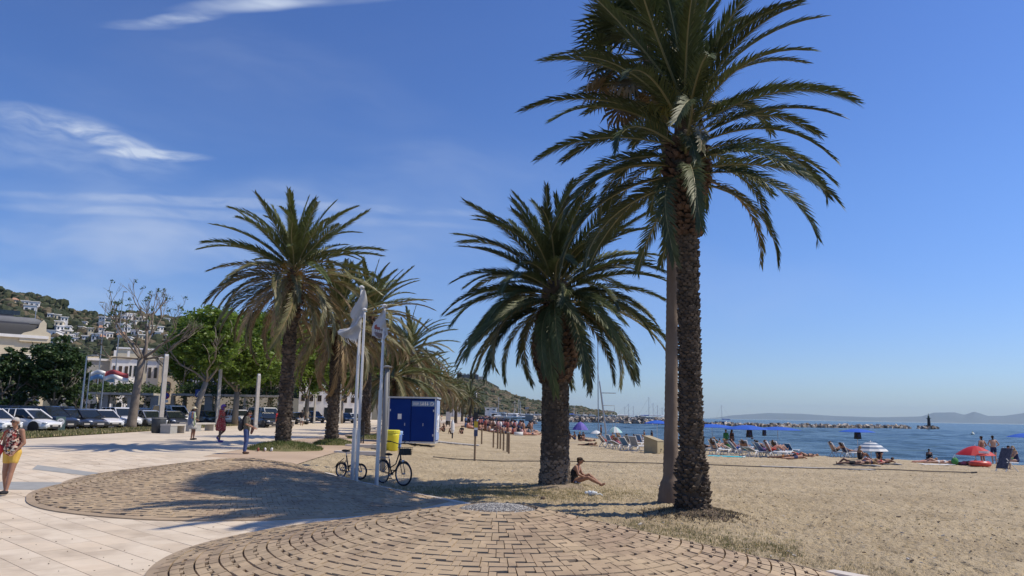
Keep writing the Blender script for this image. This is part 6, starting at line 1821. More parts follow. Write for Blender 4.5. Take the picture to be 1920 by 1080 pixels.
# hanging bags
for k, (lab, px, py, Y_, w, h) in enumerate((('black bag hanging under the middle blue parasol', 1405, 813, 62, 11, 13), ('narrow black bag hanging under the blue parasols, right of the middle one', 1433, 811, 62, 7, 12), ('black bag hanging under the lone blue parasol', 1608, 816, 60, 12, 14))):
    p = at(px, py, Y_); W = w / F * Y_; Hh = h / F * Y_
    o = thing('hanging_bag', lab, 'bag', p, .3)
    q = MB(); q.box((0, 0, 0), (W, W * .5, Hh), top=.8); q.ball((0, 0, -Hh * .25), (W * .52, W * .3, Hh * .3), 0, 10, 6); q.build('body', [M_black], o)
    q = MB(); q.tube([(-W * .3, 0, Hh * .45), (0, 0, Hh * .45 + .14), (W * .3, 0, Hh * .45)], .012, 5); q.build('strap', [M_black], o)
    q = MB(); q.box((0, -W * .27, -.02), (W * .5, .03, Hh * .4)); q.build('pocket', [M_navy], o)
# loungers: left cluster (by the mint umbrella), long cluster right of the tall palm, and single ones
lgi = 0
for k, (px, py) in enumerate(((1138, 838), (1150, 841), (1163, 843), (1178, 845), (1194, 846), (1168, 836), (1186, 838), (1204, 838), (1248, 841))):
    lounger('white lounger with blue cloth near the leaning mast, %s from the left of nine' % ORD[k], px, py, R(200 + k * 7 % 30), (48, 62, 22)[k % 3], M_sling if k % 2 else M_slingg, group='loungers near the leaning mast')
LPOS = [(1326, 850), (1346, 853), (1372, 850), (1386, 853), (1402, 855), (1418, 857), (1436, 857), (1452, 858), (1398, 845), (1424, 846), (1446, 848), (1466, 849), (1484, 851), (1462, 856), (1352, 843), (1412, 841)]
for k, (px, py) in enumerate(LPOS):
    lounger('white lounger right of the tall palm trunk, %s of the long group' % ORD[k], px, py, R(175 + (k * 37) % 50), (48, 62, 22)[k % 3], M_slingg if k % 3 else M_sling, group='loungers right of the tall palm')
lounger('white lounger with two seated sunbathers left of the striped umbrella', 1572, 857, R(185), 62, M_slingg)
lounger('second white lounger left of the striped umbrella', 1592, 858, R(190), 62, M_slingg)
lounger('lone white lounger between the striped umbrella and the swimmer', 1697, 861, R(170), 48, M_slingg)
# tall folded deck chair, towel over it, at the right edge
g = gp(1886, 884); o = thing('deck_chair', 'white deck chair draped with a dark towel near the right edge', 'deck chair', g, R(15))
q = MB()
for s in (-.28, .28): q.tube([(-.3, s, 0), (.25, s, 1.15)], .025, 6); q.tube([(.45, s, 0), (-.2, s, .62)], .025, 6); q.tube([(-.2, s, .45), (.5, s, .42)], .025, 6)
q.build('frame', [M_whp], o); q = MB(); q.box((-.02, 0, .62), (.06, .62, 1.05), rot=rotm(0, .44, 0)); q.build('towel', [mat('towel_dark', (.05, .055, .08), .95, (.12, .12, .15), 9, 4)], o)
# the beige chests
def chest(label, px0, px1, pyb, pyt, num):
    a = gp(px0, pyb); b_ = at(px1, pyb, a.y); W = b_.x - a.x; H = at(px0, pyt, a.y).z - a.z
    o = thing('storage_chest', label, 'chest', (a.x + W / 2, a.y, a.z), R(-38))
    m = mat('beige_box', (.40, .33, .19), .7, (.34, .28, .165), 2.5, 4); W_ = W * .70
    q = MB(); q.slab_xz([(-W_ / 2, 0), (W_ / 2, 0), (W_ / 2, H * .72), (-W_ / 2, H)], -W_ * .45, W_ * .45); q.build('body', [m], o)
    q = MB(); q.slab_xz([(-W_ / 2 - .03, H + .01), (W_ / 2 + .03, H * .72 + .0), (W_ / 2 + .03, H * .72 + .04), (-W_ / 2 - .03, H + .05)], -W_ * .48, W_ * .48); q.build('lid', [m], o)
    q = MB(); q.box((W_ / 2 + .006, 0.08, .26), (.012, .17, .04)); q.box((W_ / 2 + .006, .03, .17), (.012, .045, .2), rot=rotm(-.35, 0, 0)); q.build('numeral_seven', [M_black], o)
chest('beige wooden storage chest with sloping lid and a 7 on its side', 1206, 1246, 849, 818, 7)
# leaning lifeguard mast with platforms
g = gp(1139, 832); Yt = g.y
def L3(px, py, dy=0): v = at(px, py, Yt + dy); return v - g
mt = thing('lifeguard_tower', 'leaning steel mast with two small platforms, behind the stout palm', 'lifeguard tower', g)
for dy, nm in ((0, 'rail'), (.5, 'rail')):
    q = MB(); q.tube([L3(1139, 832, dy), L3(1128, 745, dy), L3(1124, 715, dy)], [.09, .08, .06], 6); q.build(nm, [M_steel], mt)
q = MB(); q.tube([L3(1124, 716, .25), L3(1119, 684, .25)], .018, 5); q.build('antenna', [M_steel], mt)
for k in range(11):
    py = 826 - k * 9; px = 1139 - (832 - py) * .126
    q = MB(); q.tube([L3(px, py, 0), L3(px, py, .5)], .02, 5); q.build('rung', [M_steel], mt)
q = MB(); c = (L3(1127, 737, 0) + L3(1154, 737, .5)) / 2; q.box(tuple(c), ((1154 - 1127) / F * Yt, .55, .06)); q.build('upper_platform', [M_steel], mt)
q = MB(); q.tube([L3(1131, 760, 0), L3(1152, 761, 0), L3(1152, 772, 0), L3(1134, 771, 0)], .025, 5); q.tube([L3(1131, 760, .5), L3(1152, 761, .5), L3(1152, 772, .5), L3(1134, 771, .5)], .025, 5); q.build('seat_frame', [M_steel], mt)
q = MB(); c = (L3(1134, 771, 0) + L3(1152, 771, .5)) / 2; q.box(tuple(c), (.85, .5, .05)); q.build('seat', [M_polew], mt)
q = MB(); q.tube([L3(1152, 765, .2), L3(1157, 830, .2)], .018, 5); q.tube([L3(1148, 772, .3), L3(1150, 830, .3)], .018, 5); q.build('stay', [M_steel], mt)
# tall slim mast behind the crown of the stout palm
g = Vector((at(1122, 800, 120).x, 120, 0)); g.z = G(g.x, g.y); o = thing('signal_mast', 'very tall thin mast whose tip shows above the stout palm', 'mast', g)
q = MB(); z = at(1122, 408, 120).z - g.z; q.tube([(0, 0, 0), (-.2, 0, z)], [.09, .04], 6); q.build('pole', [M_steel], o); q = MB(); q.tube([(-.5, 0, z * .93), (.3, 0, z * .93)], .03, 4); q.build('crosstree', [M_steel], o)

# ---------------------------------------------------------------- breakwaters, beacon, buoy, boats
def rocks(name, label, pts, n, h, w, seed, s=(.5, 1.5), lift=0.0):
    rg = random.Random(seed); b = MB(); 
    for i in range(n):
        t = rg.random() * (len(pts) - 1); k = int(t); p = Vector(pts[k]).lerp(Vector(pts[k + 1]), t - k)
        off = rg.gauss(0, w * .35); z = WATER + lift + rg.uniform(-.2, max(.1, h - abs(off) / w * h))
        r = rg.uniform(*s); rt = rotm(rg.uniform(0, 3), rg.uniform(0, 3), rg.uniform(0, 3))
        b.box((p.x + rg.gauss(0, .5), p.y + off, z), (r, r * rg.uniform(.6, 1), r * rg.uniform(.5, .9)), rg.randrange(3), rt, rg.uniform(.6, 1))
    for k in range(len(pts) - 1):
        a, c = Vector(pts[k]), Vector(pts[k + 1]); m = (a + c) / 2; d = c - a
        b.box((m.x, m.y, WATER + lift + h * .25 - .5), (d.length + 1, w * .9, h * .5 + 1), 0, rotm(0, 0, math.atan2(d.y, d.x)), .8)
    o = b.build(name, [mat('rock_brown', (.30, .25, .20), .95, (.40, .34, .27), .6, 4), mat('rock_pale', (.50, .45, .38), .95), mat('rock_dark', (.16, .13, .10), .95)])
    return tag(o, label, 'breakwater', kind='stuff')
def sp(px, Y_): v = at(px, 780, Y_); return (v.x, Y_, 0)
rocks('rock_breakwater', 'low breakwater of pale and dark rocks across the bay, right of the tall palm', [sp(1225, 320), sp(1400, 290), sp(1560, 315), sp(1700, 345)], 1500, 1.1, 4, 3)
rocks('beacon_islet', 'small heap of rocks carrying the dark beacon', [sp(1722, 335), sp(1755, 335)], 160, 1.0, 4, 4)
rocks('harbour_mole', 'long rock mole of the marina, left of the slim palm', [sp(1000, 372), sp(1120, 360), sp(1225, 340), sp(1262, 330)], 1500, 2.4, 6, 5, (.6, 1.7))
q = MB(); v0, v1 = sp(985, 388), sp(1262, 350); 
mw = thing('quay_wall', 'pale concrete quay of the marina behind the rock mole', 'quay', (v0[0], v0[1], WATER), math.atan2(v1[1] - v0[1], v1[0] - v0[0]))
Lq = math.hypot(v1[0] - v0[0], v1[1] - v0[1]); q.box((Lq / 2, 3, 1.3), (Lq, 6, 2.8)); q.build('wall', [M_concg], mw); q = MB(); q.box((Lq / 2, 3, 2.8), (Lq + .4, 6.4, .25)); q.build('coping', [M_conc], mw)
p = at(1742, 797, 335); o = thing('beacon', 'dark harbour beacon with railed lantern on its rock islet', 'beacon', (p.x, 335, WATER + .8))
h = at(1742, 775, 335).z - WATER - .8
q = MB(); q.lathe([(1.3, 0), (1.3, .5), (.7, .6), (.55, h * .5), (.55, h * .62)], 12); q.build('tower', [M_black], o); q = MB(); q.lathe([(.95, h * .62), (.95, h * .66), (.4, h * .66), (.35, h * .8), (.1, h * .86), (.05, h)], 12); q.build('lantern', [mat('beacon_green', (.03, .06, .04), .6)], o)
q = MB(); q.lathe([(2.0, -.6), (1.9, .0)], 12); q.build('footing', [mat('brick_base', (.35, .18, .12), .9)], o)
p = at(1823, 806, 190); o = thing('buoy', 'small white and yellow mooring buoy on the sea at the right', 'buoy', (p.x, 190, WATER)); q = MB(); q.ball((0, 0, .22), (.42, .42, .38), 0, 10, 6); q.build('float', [mat('buoy_white', (.75, .75, .62), .5)], o, True); q = MB(); q.lathe([(.1, .55), (.06, .8), (.02, .9)], 8); q.build('top_mark', [mat('buoy_yellow', (.6, .5, .05), .5)], o)
def hull_mesh(L_, W_, H_, m):
    b = MB(); st = [(-L_ / 2, .75, 0), (-L_ * .3, .95, 0), (0, 1, 0), (L_ * .25, .82, .04), (L_ * .42, .4, .12), (L_ / 2, .03, .22)]; vs = []
    for x, w, up in st: vs += [(x, -W_ / 2 * w, H_ * (1 + up)), (x * .96, -W_ / 2 * w * .8, H_ * .3), (x * .9, 0, -H_ * .35), (x * .96, W_ / 2 * w * .8, H_ * .3), (x, W_ / 2 * w, H_ * (1 + up))]
    fs = [(i * 5 + j, i * 5 + j + 1, i * 5 + 6 + j, i * 5 + 5 + j) for i in range(5) for j in range(4)] + [(i * 5 + 4, i * 5, i * 5 + 5, i * 5 + 9) for i in range(5)] + [(0, 4, 3, 2, 1)]
    b.add(vs, fs); return b.mesh('hull', m)
M_hull = mat('boat_white', (.75, .75, .74), .35); M_hulln = mat('boat_navy', (.03, .05, .10), .35)
HS, HM_ = hull_mesh(10, 3, 1.1, [M_hull]), hull_mesh(8, 2.8, 1.0, [M_hull])
def boat(label, px, Y_, yaw, mast_py=None, kind='sail', z=WATER, group='boats in the marina', hull=None):
    p = at(px, 780, Y_); o = thing('sailing_boat' if kind == 'sail' else 'motor_boat', label, 'boat', (p.x, Y_, z), yaw, group)
    mob('hull', HS if kind == 'sail' else HM_, o, [hull or M_hull])
    q = MB()
    if kind == 'sail':
        q.box((.5, 0, 1.35), (4, 1.8, .5), top=.8); q.build('cabin', [M_hull], o)
        H = at(px, mast_py, Y_).z - z
        m = MB(); m.tube([(1, 0, 1.2), (1, 0, H)], [.14, .09], 6); m.build('mast', [M_alu], o)
        m = MB(); m.tube([(1, 0, 2.4), (-3.4, 0, 2.3)], .09, 6); m.build('boom', [M_alu], o)
        m = MB(); m.tube([(1, 0, H - .1), (5, 0, 1.3)], .03, 3); m.tube([(1, 0, H - .1), (-4.9, 0, 1.2)], .03, 3); m.tube([(.1 + 1, -1.1, H * .6), (1, 0, H * .6 + .05), (1, 1.1, H * .6)], .03, 3); m.build('rigging', [M_steel], o)
        m = MB(); m.tube([(1, 0, 2.55), (-3.2, 0, 2.5)], .2, 6); m.build('furled_sail', [M_ub if hull else M_hull], o)
    else:
        q.box((-.3, 0, 1.6), (3.4, 2.0, 1.3), top=.8); q.build('cabin', [M_hull], o)
        w = MB(); w.box((-.3, 0, 1.75), (3.1, 2.04, .5), top=.95); w.build('window_band', [M_glassd], o)
        w = MB(); w.box((-.9, 0, 2.5), (2.2, 1.6, .15)); w.tube([(-.9, 0, 2.5), (-1.1, 0, 3.6)], .06, 4); w.build('fly_bridge', [M_hull], o)
pos = [(1062, 358, 757), (1073, 360, 760), (1168, 366, 762), (1175, 362, 757), (1184, 364, 761), (1213, 356, 744), (1221, 358, 756), (1229, 356, 760), (1238, 354, 764), (1245, 356, 758), (1250, 354, 756)]
for k, (px, Y_, my) in enumerate(pos):
    boat('sailing boat with bare mast in the marina, %s mast from the left' % ORD[k], px, Y_ + 28, R((k * 53) % 60 - 30), my, 'sail', hull=M_hulln if k % 4 == 1 else None, z=WATER + 1.2)
for k, (px, w) in enumerate(((1047, 0), (1098, 0), (1112, 0), (1136, 0), (1150, 0), (1198, 0), (1205, 0), (1085, 0))):
    boat('white motor boat moored at the marina quay, %s built in the row' % ORD[k], px, 384, R((k * 71) % 90 - 45), None, 'motor', z=WATER + 1.2)
for k, (px, my) in enumerate(((931, 745), (962, 752), (971, 748), (976, 752))):
    boat('sailing boat under the castle hill, %s mast from the left' % ORD[k], px, 420, R(k * 31), my, 'sail', group='boats under the castle hill', z=WATER + 1.0)
for k, px in enumerate((948, 958, 966, 982, 990, 998, 1006, 1012)):
    boat('white motor boat under the castle hill, %s of its row' % ORD[k], px, 410, R((k * 47) % 80 - 40), None, 'motor', group='boats under the castle hill', z=WATER + 1.0)
bq = boat('sailing boat with tall rigging moored beyond the low breakwater', 1357, 420, R(150), 760, 'sail', group=None, hull=M_hulln)
# parked cars, kiosks far off along the beach head are too small to tell apart: low white shapes behind the crowd

# bits of weed, shell and dry leaf strewn over the sand
def strewn():
    rg = random.Random(21); q = MB()
    for i in range(1500):
        px = rg.uniform(880, 1990); py = 1080 - 215 * rg.random() ** .8
        g = gp(px, py)
        if g.x < edge_x(g.y) + .2 or g.y > 60: continue
        s = rg.uniform(.006, .022) * (1.6 if rg.random() < .1 else 1)
        q.box((g.x, g.y, g.z + .012), (s * rg.uniform(1, 3), s, s * .6), rg.choice((0, 0, 1, 2)), rotm(rg.uniform(-.4, .4), rg.uniform(-.4, .4), rg.uniform(0, 3.1)))
    return tag(q.build('sand_debris', [M_soil, M_conc, M_g3]), kind='stuff')
strewn()
# leaves and grit blown over the pale slabs
rg = random.Random(22); q = MB()
for i in range(170):
    px = rg.uniform(-40, 800); py = rg.uniform(860, 1080); g = gp(px, py)
    if inside_mound(g.x, g.y, -.05) or g.x > edge_x(g.y): continue
    s = rg.uniform(.005, .014); q.box((g.x, g.y, g.z + .006), (s * rg.uniform(1, 2.5), s, .006), rg.choice((0, 1)), rotm(rg.uniform(-.3, .3), 0, rg.uniform(0, 3.1)))
tag(q.build('plaza_litter', [M_soil, M_trunk_d]), kind='stuff')
# ================================================================ people
SK = {k: mat('skin_' + k, v, .55, tuple(a * .88 for a in v), 14, 3, spec=.35) for k, v in dict(light=(.52, .31, .215), tan=(.36, .19, .12), brown=(.24, .125, .08), pink=(.52, .25, .18)).items()}
def cl(name, c, c2=None, scale=12): return mat('cloth_' + name, c, .9, c2, scale, 2, lo=.48, hi=.52) if c2 else mat('cloth_' + name, c, .9)
C_black = cl('black', (.015, .015, .018)); C_navy = cl('navy', (.02, .03, .09)); C_red = cl('red', (.45, .03, .03)); C_green = cl('green', (.05, .22, .06)); C_teal = cl('teal', (.04, .38, .45)); C_white = cl('white', (.72, .71, .68))
C_pink = cl('pink', (.60, .20, .25)); C_purple = cl('purple', (.16, .08, .30)); C_orange = cl('orange', (.60, .22, .04)); C_blue = cl('blue', (.05, .14, .42)); C_yellow = cl('yellow', (.66, .42, .08)); C_grey = cl('grey', (.16, .17, .18)); C_jean = cl('denim', (.035, .06, .17), (.05, .085, .21), 25)
C_hairb = cl('hair_dark', (.02, .014, .01)); C_hairg = cl('hair_grey', (.45, .43, .40)); C_hairf = cl('hair_fair', (.30, .20, .10)); C_hairm = cl('hair_brown', (.08, .045, .025))
C_floral = mat('floral_print', (.70, .60, .45), .9, (.02, .018, .015), 18, 1, lo=.47, hi=.5, c3=(.42, .03, .03), s3=13)
C_redprint = mat('red_floral_print', (.40, .035, .03), .9, (.62, .36, .26), 26, 2, lo=.57, hi=.60)
C_stripe = cl('slate_blue_wrap', (.12, .15, .24), (.16, .19, .28), 8); C_cream = cl('cream', (.62, .55, .38)); C_lime = cl('pale_green_edge', (.45, .55, .28)); C_dress_grey = cl('pale_grey', (.42, .40, .37))

def remesh(name, parts, voxel, mats, smooth_it=2):
    """fuse overlapping tapered limbs and rounded masses into one continuous skin"""
    b = MB()
    for q in parts:
        if q[0] == 'e': b.ball(q[1], q[2], 0, 12, 8)
        else:
            _, p0, p1, r0, r1 = q; p0, p1 = Vector(p0), Vector(p1); d = (p1 - p0)
            if d.length < 1e-5: continue
            b.ball(tuple(p0), r0, 0, 10, 8); b.ball(tuple(p1), r1, 0, 10, 8); b.tube([p0, p1], [r0, r1], 10)
    me = b.mesh(name + '_raw', [mats[0]])
    o = bpy.data.objects.new(name, me); col.objects.link(o)
    m = o.modifiers.new('r', 'REMESH'); m.mode = 'VOXEL'; m.voxel_size = voxel; m.use_smooth_shade = True
    s = o.modifiers.new('s', 'SMOOTH'); s.iterations = smooth_it; s.factor = .5
    dg = bpy.context.evaluated_depsgraph_get(); ev = o.evaluated_get(dg)
    out = bpy.data.meshes.new_from_object(ev); out.name = name
    out.materials.clear()
    for mm in mats: out.materials.append(mm)
    bpy.data.objects.remove(o); bpy.data.meshes.remove(me)
    return out
STD = dict(pelvis=(0, 0, .94), waist=(0, .0, 1.08), chest=(0, 0, 1.27), neck=(0, -.01, 1.44), head=(0, .02, 1.585),
           shL=(-.175, 0, 1.395), elL=(-.215, -.02, 1.12), wrL=(-.22, .04, .88), shR=(.175, 0, 1.395), elR=(.215, -.02, 1.12), wrR=(.22, .04, .88),
           hipL=(-.09, 0, .90), knL=(-.10, .02, .49), anL=(-.10, -.02, .08), toL=(-.105, .13, .03), hipR=(.09, 0, .90), knR=(.10, .02, .49), anR=(.10, -.02, .08), toR=(.105, .13, .03))
def joints(**k):
    d = dict(STD); d.update(k); return {a: Vector(v) for a, v in d.items()}
def torso(J, f=1.0, g=0.0):
    out = []; a, w, c, n = J['pelvis'], J['waist'], J['chest'], J['neck']; ax = (n - a).normalized(); lat = (J['shR'] - J['shL']).normalized(); fw = ax.cross(lat)
    def E(c_, rl, rf, ra):                                    # an ellipsoid laid along the trunk, as three overlapping balls
        for t in (-.5, 0, .5): out.append(('e', tuple(c_ + lat * (rl - rf) * t * 1.7), (rf + g,) * 3))
    E(a, .165 * f, .105 * f, 0); E(a.lerp(w, .5), .155 * f, .105 * f, 0); E(w, .14 * f, .10 * f, 0); E(w.lerp(c, .5), .15 * f, .105 * f, 0); E(c, .165, .11 * f, 0); E(c.lerp(n, .45), .15, .085, 0)
    return out
def limbs(J, f=1.0, g=0.0, arms=True, legs=True, hands=True, hi=False):
    out = []
    if arms:
        for s in 'LR':
            sh, el, wr = J['sh' + s], J['el' + s], J['wr' + s]
            out += [('c', J['neck'].lerp(sh, .35) - (J['neck'] - J['chest']).normalized() * .03, sh, .05 + g, .052 * f + g), ('c', sh, el, .050 * f + g, .038 * f + g), ('c', el, wr, .038 * f + g, .025 + g)]
            if hands:
                d = (wr - el).normalized(); side = d.cross(Vector((0, 1, 0))); side = side.normalized() if side.length > .2 else d.cross(Vector((1, 0, 0))).normalized()
                pm = wr + d * .05; out += [('c', wr, pm + d * .025, .022, .03)]
                for k in range(4):
                    b0_ = pm + d * .03 + side * (.026 - .017 * k); L_ = (.055, .068, .062, .048)[k]; m_ = b0_ + d * L_ * .55 + Vector((0, .006, 0)); out += [('c', b0_, m_, .0095, .009), ('c', m_, m_ + d * L_ * .45 + Vector((0, .018, 0)), .009, .0075)]
                t0 = wr + d * .025 + side * .022; out += [('c', t0, t0 + (d * .6 + side * .8).normalized() * .05, .012, .010), ('c', t0 + (d * .6 + side * .8).normalized() * .05, t0 + (d * .6 + side * .8).normalized() * .05 + d * .03, .010, .008)]
    if legs:
        for s in 'LR':
            h, k, a, t = J['hip' + s], J['kn' + s], J['an' + s], J['to' + s]
            mid = k.lerp(a, .3)
            out += [('c', h, k, .088 * f + g, .056 * f + g), ('c', k, mid, .054 + g, .055 * f + g), ('c', mid, a, .055 * f + g, .034 + g), ('c', a, a.lerp(t, .2) - Vector((0, 0, .03)), .036, .034), ('c', a - Vector((0, 0, .04)), t, .034, .024)]
    return out
def head(J, hi=False):
    h, n = J['head'], J['neck']; ax = (h - n).normalized(); fwd = J.get('face')
    f = Vector(fwd).normalized() if fwd is not None else Vector((0, 1, 0)); out = [('c', n - ax * .03, h - ax * .06, .052, .048)]
    out += [('e', tuple(h + ax * .02), (.078, .088, .09)), ('e', tuple(h + f * .022 - ax * .045), (.058, .062, .06)), ('e', tuple(h + f * .03 - ax * .085), (.035, .035, .03))]
    lat = ax.cross(f).normalized()
    if hi: out += [('e', tuple(h + f * .098 - ax * .012), (.014, .016, .022)), ('e', tuple(h + lat * .08 - ax * .005), (.012, .02, .03)), ('e', tuple(h - lat * .08 - ax * .005), (.012, .02, .03))]
    return out
def person(label, loc, yaw, body, scale=1.0, group=None):
    o = thing('person', label, 'person', loc, yaw, group, scale)
    return o
def eyes(J, o, glasses=False, m=None):
    h = J['head']; q = MB(); f = Vector(J.get('face', (0, 1, 0))).normalized(); ax = (h - J['neck']).normalized(); lat = ax.cross(f).normalized()
    for s in (-1, 1):
        c = h + f * .087 + lat * s * .033 + ax * .012; q.ball(tuple(c), (.03, .012, .02) if glasses else (.012, .008, .008), 0, 10, 6)
    if glasses: q.tube([h + f * .095 + ax * .018 + lat * .01, h + f * .095 + ax * .018 - lat * .01], .006, 4); q.tube([h + f * .08 + lat * .06 + ax * .016, h + lat * .084 + ax * .012], .005, 4); q.tube([h + f * .08 - lat * .06 + ax * .016, h - lat * .084 + ax * .012], .005, 4)
    q.build('sunglasses' if glasses else 'eyes', [m or C_black], o, True)
    q = MB(); c = h + f * .088 - ax * .052; q.ball(tuple(c), (.022, .008, .007), 0, 8, 5); q.build('mouth', [mat('lips', (.45, .14, .12), .5)], o)
def put(o, nm, parts, vox, m, it=2): return mob(nm, remesh(nm, parts, vox, [m], it), o)
def skirt(o, nm, levels, m, n=26, wave=.0):
    """levels: (centre xyz, half width x, half depth y); a closed sleeve of cloth"""
    vs = []
    for c, rx, ry in levels:
        for j in range(n):
            a = 6.2832 * j / n; w = 1 + wave * math.sin(a * 6) * (levels.index((c, rx, ry)) / len(levels)); vs.append((c[0] + rx * w * math.cos(a), c[1] + ry * w * math.sin(a), c[2]))
    k = len(levels); fs = [(i * n + (j + 1) % n, i * n + j, (i + 1) * n + j, (i + 1) * n + (j + 1) % n) for i in range(k - 1) for j in range(n)]
    fs.append(tuple(range(n))); fs.append(tuple((k - 1) * n + j for j in reversed(range(n))))
    q = MB(); q.add(vs, fs); return q.build(nm, [m], o, True)
def hair(o, J, m, long=0.0, nm='hair', puff=1.0):
    h = J['head']; f = Vector(J.get('face', (0, 1, 0))).normalized(); ax = (h - J['neck']).normalized()
    pr = [('e', tuple(h + ax * .045 - f * .012), (.085 * puff, .09 * puff, .075 * puff)), ('e', tuple(h - f * .045 - ax * .01), (.078 * puff, .062 * puff, .085 * puff))]
    if long: pr += [('c', h - f * .06 - ax * .03, h - f * .09 - ax * long, .06, .045)]
    return put(o, nm, pr, .014, m)
def shoes(o, J, m, nm='shoe'):
    for s in 'LR':
        a, t = J['an' + s], J['to' + s]; put(o, nm, [('c', a - Vector((0, 0, .035)), t + Vector((0, 0, .008)), .048, .036), ('c', a - Vector((0, 0, .03)), a.lerp(t, -.25) - Vector((0, 0, .045)), .045, .035)], .012, m)

# woman walking out of the picture on the left
J = joints(knL=(-.10, .10, .50), anL=(-.11, .20, .10), toL=(-.13, .36, .06), knR=(.10, .03, .49), anR=(.10, -.05, .08), toR=(.115, .09, .03), elR=(.25, -.03, 1.12), wrR=(.27, .03, .87), elL=(-.24, -.02, 1.13), wrL=(-.16, .12, .95), waist=(0, .0, 1.08))
g = gp(14, 927); o = person('older woman with sunglasses, floral top and yellow shorts walking at the left edge', g, math.pi - .10, None, 1.0)
hgt = at(20, 782, g.y).z - g.z; o.scale = (hgt / 1.70,) * 3
put(o, 'body', torso(J, 1.05) + limbs(J, 1.05) + head(J, True), .0095, SK['tan'])
put(o, 'top', torso(J, 1.1, .014) + [('c', (-.10, .0, 1.36), (-.085, .0, 1.45), .03, .025), ('c', (.10, 0, 1.36), (.085, 0, 1.45), .03, .025)], .012, C_floral)
put(o, 'shorts', [('c', J['hipL'] + Vector((0, 0, .02)), J['hipL'].lerp(J['knL'], .42), .115, .092), ('c', J['hipR'] + Vector((0, 0, .02)), J['hipR'].lerp(J['knR'], .42), .115, .092), ('e', (0, 0, .96), (.17, .13, .10))], .012, C_yellow)
hair(o, J, C_hairg); eyes(J, o, True); shoes(o, J, C_black, 'sandal')
q = MB(); q.ball((.26, .12, .98), (.13, .06, .13), 0, 12, 8); q.build('handbag', [C_red], o, True); q = MB(); q.tube([(.26, .1, 1.08), (.16, .1, 1.38), (.1, -.06, 1.45)], .012, 5); q.build('bag_strap', [C_red], o)
q = MB(); q.tube([(-.05, .10, 1.42), (0, .115, 1.36), (.05, .10, 1.42)], .005, 4, 0); q.build('necklace', [M_polew], o)

# woman in striped wrap with a cream cap (seen from behind her left side, walking right)
J = joints(knL=(-.09, .12, .50), anL=(-.09, .10, .10), toL=(-.09, .24, .05), knR=(.09, .05, .49), anR=(.09, .02, .08), toR=(.09, .17, .03), elL=(-.2, -.05, 1.14), wrL=(-.16, .18, 1.05), elR=(.2, -.02, 1.14), wrR=(.15, .2, 1.06), head=(0, .05, 1.575))
g = gp(358, 825); o = person('woman in a cream cap wrapped in a slate blue towel, walking along the promenade', g, -1.35, None, 1.0)
hgt = at(360, 763, g.y).z - g.z; o.scale = (hgt / 1.70,) * 3
put(o, 'body', torso(J) + limbs(J) + head(J, True), .0105, SK['brown'])
skirt(o, 'dress', [((0, 0, 1.30), .17, .13), ((0, 0, 1.08), .17, .14), ((0, 0, .92), .20, .17), ((0, .02, .70), .24, .20), ((0, .03, .56), .27, .22)], C_dress_grey, wave=.04)
skirt(o, 'towel_wrap', [((-.01, -.03, 1.46), .15, .13), ((-.02, -.04, 1.34), .24, .17), ((-.02, -.05, 1.1), .25, .18), ((-.02, -.05, .85), .24, .19), ((-.02, .0, .64), .18, .15)], C_stripe, wave=.03)
q = MB(); q.tube([(.18, .12, 1.42), (.25, .13, 1.1), (.22, .14, .72)], [.03, .035, .03], 6, flat=.5); q.build('towel_edge', [C_lime], o, True)
hair(o, J, C_hairb, .1); eyes(J, o); shoes(o, J, C_black)
q = MB(); q.lathe([(.095, 1.60), (.10, 1.635), (.085, 1.69), (.04, 1.72)], 16, 0, (0, .04, 0)); q.ball((0, .15, 1.62), (.075, .07, .012), 0, 10, 5); q.build('cap', [C_cream], o, True)

# woman in the red patterned dress with a purple headscarf
J = joints(knL=(-.08, .16, .52), anL=(-.08, -.12, .22), toL=(-.08, -.06, .10), knR=(.09, .02, .49), anR=(.09, .02, .08), toR=(.09, .16, .03), elL=(-.2, .06, 1.15), wrL=(-.14, .22, 1.2), elR=(.2, .03, 1.14), wrR=(.15, .2, 1.12), head=(0, .09, 1.57), chest=(0, .03, 1.27))
g = gp(411, 829); o = person('woman in a red patterned dress and purple headscarf stepping along the promenade', g, -1.45, None)
hgt = at(411, 757, g.y).z - g.z; o.scale = (hgt / 1.71,) * 3
put(o, 'body', torso(J) + limbs(J) + head(J, True), .0105, SK['brown'])
put(o, 'bodice', torso(J, 1.08, .02) + [('c', J['shL'], J['shL'].lerp(J['elL'], .6), .07, .06), ('c', J['shR'], J['shR'].lerp(J['elR'], .6), .07, .06)], .013, C_redprint)
skirt(o, 'skirt', [((0, .02, 1.12), .16, .135), ((0, .01, .95), .20, .18), ((0, .02, .74), .24, .22), ((0, .02, .56), .22, .23), ((0, .03, .50), .20, .20)], C_redprint, wave=.05)
put(o, 'headscarf', [('e', tuple(J['head'] + Vector((0, -.01, .04))), (.10, .105, .09)), ('e', tuple(J['head'] + Vector((0, -.07, 0))), (.085, .075, .09)), ('e', tuple(J['head'] + Vector((0, -.02, -.09))), (.07, .06, .05))], .013, C_purple)
eyes(J, o, True); shoes(o, J, C_purple)

